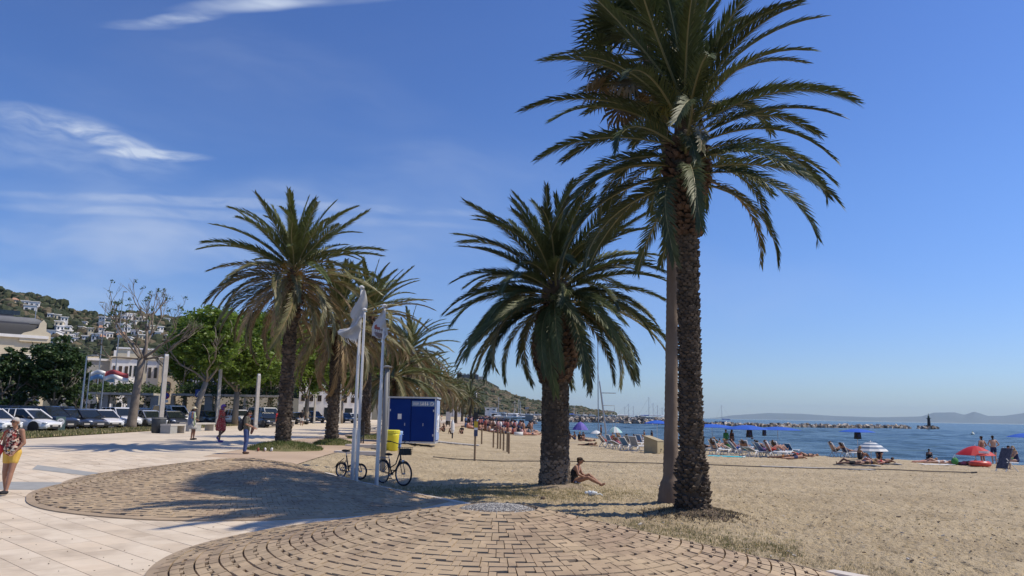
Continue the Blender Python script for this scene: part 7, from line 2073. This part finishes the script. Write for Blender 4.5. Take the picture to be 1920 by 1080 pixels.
# woman with the rucksack, standing by the palm
J = joints(knL=(-.08, .03, .49), knR=(.08, .02, .49), elL=(-.21, .0, 1.15), wrL=(-.10, .26, 1.02), elR=(.21, .0, 1.15), wrR=(.10, .26, 1.02), head=(0, .06, 1.57), anL=(-.08, -.02, .08), toL=(-.085, .12, .03), anR=(.08, -.02, .08), toR=(.085, .12, .03))
g = gp(459, 851); o = person('dark-haired woman in jeans with a rucksack standing left of the nearest row palm', g, -1.4, None)
hgt = at(462, 768, g.y).z - g.z; o.scale = (hgt / 1.71,) * 3
put(o, 'body', torso(J) + limbs(J) + head(J, True), .0105, SK['tan'])
put(o, 'jeans', [('c', J['hip' + s], J['kn' + s], .105, .072) for s in 'LR'] + [('c', J['kn' + s], J['an' + s] + Vector((0, 0, .05)), .07, .058) for s in 'LR'] + [('e', (0, 0, .95), (.165, .125, .11))], .013, C_jean)
put(o, 'shirt', torso(J, 1.06, .014) + [('c', J['sh' + s], J['sh' + s].lerp(J['el' + s], .75), .066, .056) for s in 'LR'], .013, cl('olive_grey', (.12, .11, .08)))
hair(o, J, C_hairb, .28); eyes(J, o); shoes(o, J, cl('brown', (.08, .04, .025)))
put(o, 'rucksack', [('e', (0, -.21, 1.16), (.15, .10, .14)), ('e', (0, -.23, 1.02), (.155, .11, .15)), ('e', (0, -.20, 1.28), (.11, .08, .08))], .014, cl('rucksack_dark', (.045, .045, .05)))
for s in (-1, 1):
    q = MB(); q.tube([(s * .1, -.12, 1.40), (s * .11, .07, 1.40), (s * .12, .11, 1.25), (s * .12, -.1, 1.02)], .016, 5, flat=.5); q.build('shoulder_strap', [C_black], o, True)
put(o, 'folded_jacket', [('e', (0, .25, 1.0), (.17, .06, .06)), ('c', (.09, .24, .99), (.08, .20, .80), .06, .045), ('c', (-.08, .24, .99), (-.07, .20, .84), .055, .045), ('c', (-.09, .25, 1.0), (.09, .25, 1.0), .06, .06)], .014, cl('brown_jacket', (.11, .055, .045)))

# man walking away far off
J = joints(knL=(-.09, .12, .5), anL=(-.09, .0, .12), toL=(-.09, .12, .04), wrL=(-.24, .08, .88), wrR=(.24, -.06, .88))
g = gp(565, 799); o = person('man in a dark T-shirt and pale shorts walking on the far promenade', g, 0.1, None)
hgt = at(565, 768, g.y).z - g.z; o.scale = (hgt / 1.71,) * 3
put(o, 'body', torso(J, 1.1) + limbs(J) + head(J), .016, SK['tan']); put(o, 'shirt', torso(J, 1.12, .02) + [('c', J['sh' + s], J['el' + s], .068, .06) for s in 'LR'], .018, C_black)
put(o, 'shorts', [('c', J['hip' + s], J['hip' + s].lerp(J['kn' + s], .75), .105, .09) for s in 'LR'] + [('e', (0, 0, .95), (.17, .13, .10))], .018, C_white); hair(o, J, C_hairb)
# person in red behind the palm trunk
J = joints(); g = gp(519, 812); o = person('person in a red top standing half behind the nearest row palm trunk', g, 1.3, None, .98)
put(o, 'body', torso(J) + limbs(J) + head(J), .016, SK['tan']); put(o, 'top', torso(J, 1.1, .02) + [('c', J['sh' + s], J['el' + s], .068, .06) for s in 'LR'], .018, C_red); put(o, 'trousers', [('c', J['hip' + s], J['an' + s] + Vector((0, 0, .04)), .10, .065) for s in 'LR'] + [('e', (0, 0, .95), (.16, .12, .10))], .018, C_black); hair(o, J, C_hairb)

# woman resting against the stout palm, legs stretched to the right
J = joints(pelvis=(0, 0, .14), waist=(0, .0, .28), chest=(0, .07, .45), neck=(0, .13, .60), head=(0, .20, .73), shL=(-.16, .11, .555), elL=(-.19, .20, .33), wrL=(-.12, .38, .26), shR=(.16, .11, .555), elR=(.19, .20, .33), wrR=(.12, .38, .26),
           hipL=(-.09, .04, .11), knL=(-.12, .46, .30), anL=(-.11, .82, .06), toL=(-.11, .96, .07), hipR=(.09, .04, .11), knR=(.12, .50, .24), anR=(.12, .90, .06), toR=(.13, 1.03, .08), face=(0, .9, -.45))
g = gp(1076, 909); g.z = G(g.x, g.y) + float(bumps(g.x, g.y)) * .6
o = person('woman in a dark cap and black swimsuit sitting against the stout palm trunk', g, -1.95, None)
hgt = at(1080, 857, g.y).z - g.z; o.scale = (hgt / .845,) * 3
put(o, 'body', torso(J, 1.12) + limbs(J, 1.08) + head(J, True), .0095, SK['tan'])
put(o, 'swimsuit', torso({**J, 'chest': J['chest'].lerp(J['waist'], .35), 'neck': J['chest']}, 1.14, .014), .012, C_black)
put(o, 'cap', [('e', tuple(J['head'] + Vector((0, -.015, .055))), (.092, .10, .065)), ('c', J['head'] + Vector((0, .07, .03)), J['head'] + Vector((0, .155, -.01)), .035, .02)], .011, C_hairm)
hair(o, J, C_hairb); eyes(J, o)
put(o, 'patterned_wrap', [('e', (-.04, -.02, .10), (.20, .15, .075)), ('e', (.06, .12, .09), (.16, .12, .07)), ('e', (.1, -.08, .12), (.12, .09, .07))], .016, mat('blue_pattern', (.03, .035, .09), .9, (.42, .44, .55), 16, 1, lo=.5, hi=.54))
q = MB(); q.box((.0, .46, .30), (.075, .14, .012), rot=rotm(.5, 0, 0)); q.build('phone', [C_black], o)

# ---------------------------------------------------------------- beachgoers: poses shared, clothing by slot
def crowd_mesh(name, J, swim='trunks', vox=.026, hat=False, longhair=False, f=1.0):
    parts = torso(J, 1.05 * f) + limbs(J, 1.05 * f, hands=False) + head(J)
    for s in 'LR': parts.append(('c', J['wr' + s], J['wr' + s] + (J['wr' + s] - J['el' + s]).normalized() * .11, .028, .02))
    f_ = Vector(J.get('face', (0, 1, 0))).normalized(); h = J['head']; ax = (h - J['neck']).normalized()
    parts.append(('e', tuple(h + ax * .04 - f_ * .02), (.09, .095, .08)))
    if hat: parts.append(('e', tuple(h + ax * .055), (.15, .15, .02)))
    if longhair: parts.append(('c', h - f_ * .06, h - f_ * .10 - ax * .2, .06, .04))
    me = remesh(name, parts, vox, [SK['tan'], C_black, C_hairb], 2)
    n = len(me.polygons); idx = []
    hipc = (J['hipL'] + J['hipR']) / 2; ta = (J['neck'] - J['pelvis']).normalized()
    for p in me.polygons:
        c = p.center; k = 0
        d = c - h
        if d.length < .17 and (d.dot(ax) > .035 or d.dot(f_) < -.02): k = 2
        elif longhair and d.dot(f_) < -.05 and d.length < .32 and d.dot(ax) < .05: k = 2
        else:
            t = (c - J['pelvis']).dot(ta); dd = (c - J['pelvis']) - ta * t
            if swim == 'trunks':
                if -.12 < t < .06 and dd.length < .26: k = 1
                for s in 'LR':
                    a, b_ = J['hip' + s], J['kn' + s]; u = (c - a).dot(b_ - a) / (b_ - a).length_squared
                    if 0 < u < .5 and ((c - a) - (b_ - a) * u).length < .13: k = 1
            elif swim == 'suit':
                if -.12 < t < .33 and dd.length < .20: k = 1
            elif swim == 'bikini':
                if (-.10 < t < .02 or .27 < t < .37) and dd.length < .22: k = 1
            elif swim == 'shirt':
                if -.02 < t < .5 and dd.length < .30 and d.length > .13: k = 1
        idx.append(k)
    me.polygons.foreach_set('material_index', idx)
    return me
PJ = {}
PJ['stand'] = joints(wrL=(-.25, .03, .88), wrR=(.24, .03, .88))
PJ['akimbo'] = joints(elL=(-.32, -.05, 1.16), wrL=(-.17, .06, 1.03), elR=(.32, -.05, 1.16), wrR=(.17, .06, 1.03))
PJ['walk'] = joints(knL=(-.09, .16, .50), anL=(-.09, .16, .10), toL=(-.09, .3, .06), knR=(.09, -.04, .49), anR=(.09, -.22, .12), toR=(.09, -.1, .05))
c48, s48 = math.cos(R(50)), math.sin(R(50))
# reclining: lounger head end is local -Y here, so the figure faces +Y
def recl(b, kz, az): 
    c, s = math.cos(R(b)), math.sin(R(b)); P = Vector((0, -.22, .47))
    u = Vector((0, -c, s)); 
    return joints(pelvis=P, waist=P + u * .14, chest=P + u * .32, neck=P + u * .49, head=P + u * .64 + Vector((0, .03, 0)), shL=P + u * .45 + Vector((-.18, 0, 0)), elL=P + u * .24 + Vector((-.25, .05, -.02)), wrL=P + Vector((-.2, .2, .06)), shR=P + u * .45 + Vector((.18, 0, 0)), elR=P + u * .24 + Vector((.25, .05, -.02)), wrR=P + Vector((.2, .2, .06)),
                  hipL=P + Vector((-.09, .05, -.02)), knL=(-.11, .22, kz), anL=(-.1, .60, az), toL=(-.11, .66, az + .13), hipR=P + Vector((.09, .05, -.02)), knR=(.11, .24, kz - .03), anR=(.1, .64, az), toR=(.11, .7, az + .13), face=(0, s, .2 + c))
PJ['recline'] = recl(48, .50, .44); PJ['recline_knees'] = recl(55, .74, .46)
PJ['sit'] = joints(pelvis=(0, 0, .13), waist=(0, -.03, .28), chest=(0, -.02, .47), neck=(0, .03, .63), head=(0, .07, .78), shL=(-.17, .01, .59), elL=(-.22, .17, .40), wrL=(-.12, .38, .42), shR=(.17, .01, .59), elR=(.22, .17, .40), wrR=(.12, .38, .42), hipL=(-.09, .04, .12), knL=(-.12, .42, .43), anL=(-.11, .66, .08), toL=(-.11, .8, .04), hipR=(.09, .04, .12), knR=(.12, .42, .41), anR=(.11, .68, .08), toR=(.11, .82, .04))
PJ['perch'] = joints(pelvis=(0, 0, .48), waist=(0, .02, .63), chest=(0, .06, .82), neck=(0, .12, .98), head=(0, .18, 1.12), shL=(-.17, .10, .94), elL=(-.2, .25, .72), wrL=(-.12, .42, .58), shR=(.17, .10, .94), elR=(.2, .25, .72), wrR=(.12, .42, .58), hipL=(-.09, .05, .46), knL=(-.12, .45, .48), anL=(-.11, .48, .08), toL=(-.11, .62, .04), hipR=(.09, .05, .46), knR=(.12, .45, .48), anR=(.11, .5, .08), toR=(.11, .64, .04))
PJ['lie'] = joints(pelvis=(0, 0, .12), waist=(0, -.14, .12), chest=(0, -.33, .13), neck=(0, -.50, .13), head=(0, -.66, .15), shL=(-.17, -.45, .12), elL=(-.27, -.22, .07), wrL=(-.25, .02, .06), shR=(.17, -.45, .12), elR=(.3, -.6, .08), wrR=(.15, -.75, .1), hipL=(-.09, .04, .11), knL=(-.12, .45, .12), anL=(-.13, .86, .07), toL=(-.15, .90, .19), hipR=(.09, .04, .11), knR=(.12, .42, .30), anR=(.12, .70, .07), toR=(.13, .82, .05), face=(0, .1, 1))
PJ['prone'] = joints(pelvis=(0, 0, .13), waist=(0, -.14, .13), chest=(0, -.33, .14), neck=(0, -.50, .17), head=(0, -.63, .24), shL=(-.17, -.45, .14), elL=(-.24, -.62, .05), wrL=(-.05, -.75, .07), shR=(.17, -.45, .14), elR=(.24, -.62, .05), wrR=(.05, -.75, .07), hipL=(-.09, .04, .11), knL=(-.12, .45, .08), anL=(-.13, .86, .08), toL=(-.13, .98, .04), hipR=(.09, .04, .11), knR=(.12, .45, .08), anR=(.12, .86, .08), toR=(.13, .98, .04), face=(0, -1, .1))
PM_ = {(p, w): crowd_mesh(p + '_body', PJ[p], w, hat=h_, longhair=l_) for p, w, h_, l_ in (('stand', 'trunks', 0, 0), ('stand', 'bikini', 0, 1), ('stand', 'shirt', 0, 0), ('akimbo', 'trunks', 0, 0), ('walk', 'suit', 0, 1), ('walk', 'trunks', 0, 0), ('recline', 'trunks', 0, 0), ('recline', 'suit', 1, 0), ('recline_knees', 'bikini', 0, 1), ('recline_knees', 'trunks', 0, 0), ('sit', 'suit', 0, 1), ('sit', 'trunks', 0, 0), ('sit', 'shirt', 1, 0), ('perch', 'trunks', 0, 0), ('perch', 'suit', 0, 1), ('lie', 'trunks', 0, 0), ('lie', 'bikini', 0, 0), ('prone', 'bikini', 0, 1), ('prone', 'trunks', 0, 0))}
def bather(label, px, py, yaw, pose, skin, cloth_, hairm=None, group=None, pos=None, s=1.0, dz=0.0):
    g = pos or gp(px, py)
    o = bpy.data.objects.new('person', PM_[pose]); col.objects.link(o)
    o.location = (g.x, g.y, (G(g.x, g.y) if pos is None else g.z) + dz); o.rotation_euler = (0, 0, yaw); o.scale = (s,) * 3
    for i, m in enumerate((SK[skin], cloth_, hairm or C_hairb)): o.material_slots[i].link = 'OBJECT'; o.material_slots[i].material = m
    return tag(o, label, 'person', group)
rg = random.Random(33)
def lounger_at(i, lst): px, py = lst[i]; return gp(px, py)
cols_ = [('black', C_black), ('red', C_red), ('teal', C_teal), ('navy', C_navy), ('white', C_white), ('pink', C_pink), ('green', C_green), ('orange', C_orange), ('purple', C_purple), ('blue', C_blue)]
lw = [o for o in sc.objects if o.name.startswith('sun_lounger') and o.get('group') == 'loungers right of the tall palm']
ll = [o for o in sc.objects if o.name.startswith('sun_lounger') and o.get('group') == 'loungers near the leaning mast']
posts_ = [('recline', 'trunks'), ('recline_knees', 'bikini'), ('recline', 'suit'), ('recline_knees', 'trunks')]
def on_lounger(lo, k, label, pose, cn):
    yaw = lo.rotation_euler.z + math.pi / 2
    g = Vector(lo.location); g.z += .0
    return bather(label, 0, 0, yaw, pose, ['tan', 'light', 'brown', 'pink'][k % 4], dict(cols_)[cn], [C_hairb, C_hairm, C_hairf][k % 3], 'sunbathers on the loungers', pos=g)
for k, lo in enumerate(lw):
    if k in (5, 12): continue
    cn = cols_[(k * 3) % 10][0]; ps = posts_[(k * 5) % 4]
    on_lounger(lo, k, 'sunbather in %s %s reclining on the %s lounger right of the tall palm' % (cn, {'trunks': 'trunks', 'bikini': 'bikini', 'suit': 'swimsuit'}[ps[1]], ORD[k]), ps, cn)
for k, lo in enumerate(ll):
    if k not in (0, 2, 5, 6): continue
    cn = cols_[(k * 7 + 1) % 10][0]; ps = posts_[k % 4]
    on_lounger(lo, k, 'sunbather in %s %s on the %s lounger near the leaning mast' % (cn, {'trunks': 'trunks', 'bikini': 'bikini', 'suit': 'swimsuit'}[ps[1]], ORD[k]), ps, cn)
lone = [o for o in sc.objects if o.name.startswith('sun_lounger') and o.get('group') == 'white loungers near the water']
on_lounger(lone[0], 1, 'man with dark hair reclining on the lounger left of the striped umbrella', ('recline_knees', 'trunks'), 'black')
on_lounger(lone[1], 0, 'person in navy reclining on the second lounger left of the striped umbrella', ('recline', 'suit'), 'navy')
on_lounger(lone[2], 3, 'sunbather in pink lying back on the lone lounger beyond the striped umbrella', ('recline', 'trunks'), 'pink')
B = bather
B('sunbather in black sitting behind the lone lounger, next to the water', 1707, 855, -2.5, ('perch', 'trunks'), 'tan', C_black)
B('man with dark cap and black shorts standing left of his companion by the red umbrella', 1844, 872, .35, ('akimbo', 'trunks'), 'tan', C_black, group=None, s=1.02)
B('taller man in dark shorts standing behind the red umbrella, on the right', 1865, 870, -.1, ('akimbo', 'trunks'), 'light', C_navy, s=1.06)
g = gp(1742, 855); B('swimmer standing waist deep in the sea left of the red umbrella', 0, 0, 2.8, ('stand', 'suit') if ('stand', 'suit') in PM_ else ('walk', 'suit'), 'tan', C_black, pos=Vector((at(1742, 850, 62).x, 62, WATER - .95)))
B('bather far out in the water under the middle blue parasols', 0, 0, 1, ('stand', 'trunks'), 'tan', C_navy, pos=Vector((at(1349, 815, 95).x, 95, WATER - 1.25)))
B('bather in dark trunks standing in shallow water beyond the seated group', 0, 0, 1, ('stand', 'trunks'), 'brown', C_navy, pos=Vector((at(1208, 816, 104).x, 104, WATER - .55)))
B('second bather standing in shallow water left of the slim palm', 0, 0, 2, ('stand', 'bikini'), 'tan', C_black, pos=Vector((at(1222, 818, 100).x, 100, WATER - .5)))
# people on the sand, from right to left
B('person in dark clothes seated in the chair at the right edge', 1908, 880, 1.6, ('perch', 'suit'), 'light', C_navy, C_hairf)
B('person in green seated behind the draped deck chair', 1898, 876, 1.9, ('perch', 'trunks'), 'tan', C_green)
B('sunbather lying on the dark towel below the red umbrella', 1808, 872, 1.4, ('prone', 'trunks'), 'brown', C_pink)
B('sunbather lying on a white and yellow towel left of the green bag', 1760, 870, 1.5, ('lie', 'bikini'), 'light', C_white)
B('person lying face down beside the white towel, left of the red umbrella', 1738, 868, 1.7, ('prone', 'bikini'), 'pink', C_black, C_hairf)
for k, (px, py, ya, ps, sk_, cm, w) in enumerate(((1600, 872, 1.5, ('lie', 'trunks'), 'brown', C_black, 'sunbather in black lying at the left end of the dark towels under the striped umbrella'), (1622, 871, 1.7, ('prone', 'bikini'), 'tan', C_navy, 'sunbather lying face down in the middle of the dark towels'), (1640, 870, 1.3, ('lie', 'bikini'), 'pink', C_red, 'pink-skinned sunbather with raised knee under the striped umbrella'),
                                  (1656, 868, 1.8, ('prone', 'trunks'), 'brown', C_black, 'tanned sunbather at the right end of the dark towels'), (1612, 862, -1.5, ('sit', 'suit'), 'tan', C_black, 'woman sitting up just behind the towels, left of the umbrella pole'), (1650, 862, 2.6, ('sit', 'shirt'), 'tan', C_navy, 'person in a navy shirt sitting in the shade of the striped umbrella'))):
    B(w, px, py, ya, ps, sk_, cm, [C_hairb, C_hairf, C_hairm][k % 3])
for k, (px, py, ya, ps, sk_, cm, w) in enumerate(((1362, 846, 2.4, ('stand', 'shirt'), 'tan', C_green, 'person in a green shirt standing among the loungers'), (1373, 846, -2.6, ('stand', 'bikini'), 'brown', C_black, 'dark-haired woman standing among the loungers right of the green shirt'),
        (1401, 842, 1.2, ('sit', 'trunks'), 'tan', C_navy, 'man sitting below the middle blue parasol'), (1411, 840, 2.2, ('walk', 'trunks'), 'tan', C_white, 'man in white trunks walking behind the loungers'), (1423, 841, -1.2, ('sit', 'suit'), 'brown', C_black, 'woman in black sitting beneath the narrow black bag'), (1437, 843, .8, ('sit', 'shirt'), 'tan', C_blue, 'person in blue shirt and sun hat sitting right of the narrow black bag'),
        (1449, 844, 2.9, ('sit', 'trunks'), 'pink', C_purple, 'sunbather in purple trunks sitting at the water side'), (1472, 846, -2.3, ('sit', 'suit'), 'tan', C_pink, 'woman in pink sitting under the last blue parasol of the group'), (1490, 848, 1.4, ('sit', 'trunks'), 'brown', C_black, 'tanned man sitting right of the last blue parasol pole'), (1481, 848, .3, ('sit', 'shirt'), 'light', C_white, 'person in white with sun hat right of the last blue parasol pole'),
        (1500, 856, 1.5, ('lie', 'trunks'), 'pink', C_red, 'sunbather in red trunks lying at the right end of the long group'), (1515, 857, 1.7, ('lie', 'bikini'), 'tan', C_black, 'sunbather in black bikini lying rightmost in the long group'), (1470, 860, 1.2, ('prone', 'bikini'), 'brown', C_orange, 'sunbather in orange lying in front of the loungers'), (1492, 861, 1.9, ('prone', 'trunks'), 'tan', C_navy, 'man in navy lying in front of the right end of the loungers'))):
    B(w, px, py, ya, ps, sk_, cm, [C_hairb, C_hairm, C_hairb, C_hairf][k % 4])
for k, (px, py, ya, ps, sk_, cm, w) in enumerate(((1189, 828, 1.0, ('sit', 'suit'), 'pink', C_pink, 'woman in pink sitting near the water above the beige chest, leftmost of three'), (1197, 829, -1.0, ('sit', 'trunks'), 'tan', C_navy, 'man in navy sitting near the water, second of the three above the chest'), (1206, 830, 2.0, ('sit', 'shirt'), 'pink', C_white, 'person in white sitting near the water, rightmost of the three above the chest'),
        (1127, 824, 1.7, ('stand', 'trunks'), 'brown', C_black, 'man standing at the waterline left of the leaning mast'), (1150, 826, .6, ('sit', 'shirt'), 'tan', C_red, 'person in red sitting under the mint umbrella'), (1162, 827, 2.0, ('sit', 'trunks'), 'tan', C_green, 'man in green trunks at the right edge of the mint umbrella'),
        (1068, 824, .5, ('sit', 'suit'), 'tan', C_black, 'woman in black sitting leftmost under the purple umbrella'), (1078, 825, 1.8, ('sit', 'trunks'), 'brown', C_navy, 'man in navy second from left under the purple umbrella'), (1086, 826, -.8, ('sit', 'shirt'), 'tan', C_black, 'person in a black shirt in the middle under the purple umbrella'), (1094, 826, 2.5, ('sit', 'trunks'), 'brown', C_red, 'sunbather in red trunks right of the purple umbrella pole'), (1102, 828, 1.2, ('lie', 'trunks'), 'tan', C_black, 'sunbather lying at the right foot of the purple umbrella'),
        (1104, 836, 1.0, ('prone', 'trunks'), 'brown', C_black, 'dark figure lying on the sand between the purple umbrella and the loungers'),
        (993, 815, 1.4, ('lie', 'bikini'), 'light', C_pink, 'sunbather lying just left of the stout palm trunk, near the water'), (1004, 816, 1.6, ('prone', 'trunks'), 'pink', C_red, 'sunbather in red lying nearest the stout palm trunk on its left'), (985, 812, -.5, ('sit', 'trunks'), 'brown', C_black, 'dark figure sitting at the right end of the far crowd'),
        (828, 790, 1.0, ('stand', 'trunks'), 'tan', C_white, 'man in white trunks standing right of the blue cabin'), (832, 810, 2.4, ('sit', 'suit'), 'brown', C_black, 'woman sitting on the mound right of the blue cabin'), (847, 814, .4, ('sit', 'trunks'), 'brown', C_hairm, 'dark figure sitting left of the white post'), (866, 814, 2.9, ('sit', 'shirt'), 'brown', C_black, 'dark figure sitting right of the white post'))):
    B(w, px, py, ya, ps, sk_, cm, [C_hairb, C_hairm, C_hairf][k % 3])
# things lying about the bathers
def towel(label, px, py, yaw, m, w=1.0, l=1.8):
    g = gp(px, py); o = thing('beach_towel', label, 'towel', g, yaw); q = MB()
    n = 8; vs = []
    for i in range(n + 1):
        for j in range(5):
            vs.append((-w / 2 + w * j / 4, -l / 2 + l * i / n, .02 + .025 * noise.noise((i * .9, j * 1.1, px))))
    fs = [(i * 5 + j, i * 5 + j + 1, (i + 1) * 5 + j + 1, (i + 1) * 5 + j) for i in range(n) for j in range(4)]
    q.add(vs, fs); q.add([(x, y, z - .015) for x, y, z in vs], [tuple(reversed(f)) for f in fs]); q.build('cloth', [m], o, True)
    q = MB(); q.box((0, -l / 2 + .06, .035), (w * .95, .07, .02)); q.build('hem', [C_white], o)
towel('dark towel under the left sunbathers of the striped umbrella', 1606, 873, 1.5, C_black, 1.2, 2.0)
towel('dark towel under the right sunbathers of the striped umbrella', 1650, 870, 1.4, C_black, 1.2, 2.0)
towel('white towel with yellow edge left of the green bag', 1755, 871, 1.5, C_white); towel('dark blue towel right of the green bag', 1812, 872, 1.4, C_navy)
towel('turquoise towel hanging over the first loungers right of the tall palm', 1362, 856, 1.2, C_teal, 1.4, 2.2)
g = gp(1791, 872); o = thing('beach_bag', 'bright green beach bag between two towels', 'bag', g, .4); q = MB(); q.ball((0, 0, .22), (.24, .16, .22), 0, 12, 8); q.build('body', [C_green], o, True); q = MB(); q.tube([(-.15, 0, .4), (0, 0, .58), (.15, 0, .4)], .015, 5); q.build('handle', [C_white], o)
g = gp(1838, 875); o = thing('inflatable_float', 'red and white inflatable float under the red umbrella', 'float', g, .2)
q = MB(); q.tube([(.48 * math.cos(a), .36 * math.sin(a), .16) for a in [k * .3927 for k in range(16)]], .15, 8, closed=True); q.build('ring', [mat('float_red', (.60, .07, .04), .4)], o, True); q = MB(); q.ball((0, -.34, .22), (.2, .12, .10), 0, 10, 6); q.build('white_patch', [C_white], o, True)
g = gp(848, 822); o = thing('white_post', 'short white pointed post in the sand right of the blue cabin', 'post', g); q = MB(); q.tube([(0, 0, 0), (0, 0, .5)], .06, 6); q.build('stake', [M_black], o); q = MB(); q.lathe([(.10, .45), (.16, .7), (.14, 1.2), (.03, 1.55)], 8); q.build('cover', [M_polew], o)
g = gp(840, 800); o = thing('shower_panel', 'tall white shower panel on two legs at the edge of the palm row', 'shower', g)
z1 = at(840, 772, g.y).z - g.z; z0 = at(840, 789, g.y).z - g.z
q = MB(); q.box((0, 0, (z0 + z1) / 2), (.7, .12, z1 - z0)); q.build('panel', [M_polew], o)
for s in (-1, 1): q = MB(); q.tube([(s * .25, 0, 0), (s * .25, 0, z0 + .05)], .06, 6); q.build('leg', [M_black], o)
# the crowd at the head of the beach reads as one mass
def far_crowd():
    rs = np.random.RandomState(4); rg = random.Random(4); b = MB()
    mats = [SK['light'], SK['tan'], SK['pink'], cl('faded_red', (.30, .09, .08)), C_black, C_white, cl('faded_blue', (.10, .16, .30)), cl('faded_pink', (.42, .24, .24)), C_grey, C_navy, SK['brown']]
    for i in range(1500):
        px = rg.triangular(872, 1008, 925); t = (px - 872) / 136
        py = rg.uniform(783, 803 + 14 * min(1, t * 1.4))
        g = gp(px, py)
        if g.y > 520 or inland(np.array([g.x]), np.array([g.y]))[0] < 1: continue
        k = rg.random(); sm = rg.choice([0, 1, 2, 10]); cm = rg.randrange(3, 10); hb = rg.choice([4, 4, 9])
        x, y, z = g.x, g.y, g.z; sc_ = 1.0
        if k < .35:
            b.ball((x, y, z + .42), (.24, .22, .42), cm if rg.random() < .5 else sm, 6, 4); b.ball((x, y, z + .95), (.14, .14, .16), hb, 6, 4); b.ball((x + .4, y, z + .2), (.45, .16, .18), sm, 6, 4)
        elif k < .55:
            b.ball((x, y, z + 1.15), (.24, .18, .42), cm if rg.random() < .5 else sm, 6, 4); b.ball((x, y, z + 1.66), (.12, .12, .15), hb, 6, 4); b.ball((x - .09, y, z + .45), (.10, .10, .5), sm, 6, 4); b.ball((x + .1, y, z + .45), (.10, .10, .5), sm, 6, 4)
        elif k < .85: b.ball((x, y, z + .15), (.85, .26, .17), sm, 6, 4); b.ball((x + .1, y, z + .17), (.25, .27, .17), cm, 6, 4)
        else: b.box((x, y, z + .2), (rg.uniform(.4, 1.2), .4, rg.uniform(.2, .5)), cm)
    o = b.build('far_crowd', mats, None, True); return tag(o, kind='stuff')
far_crowd()
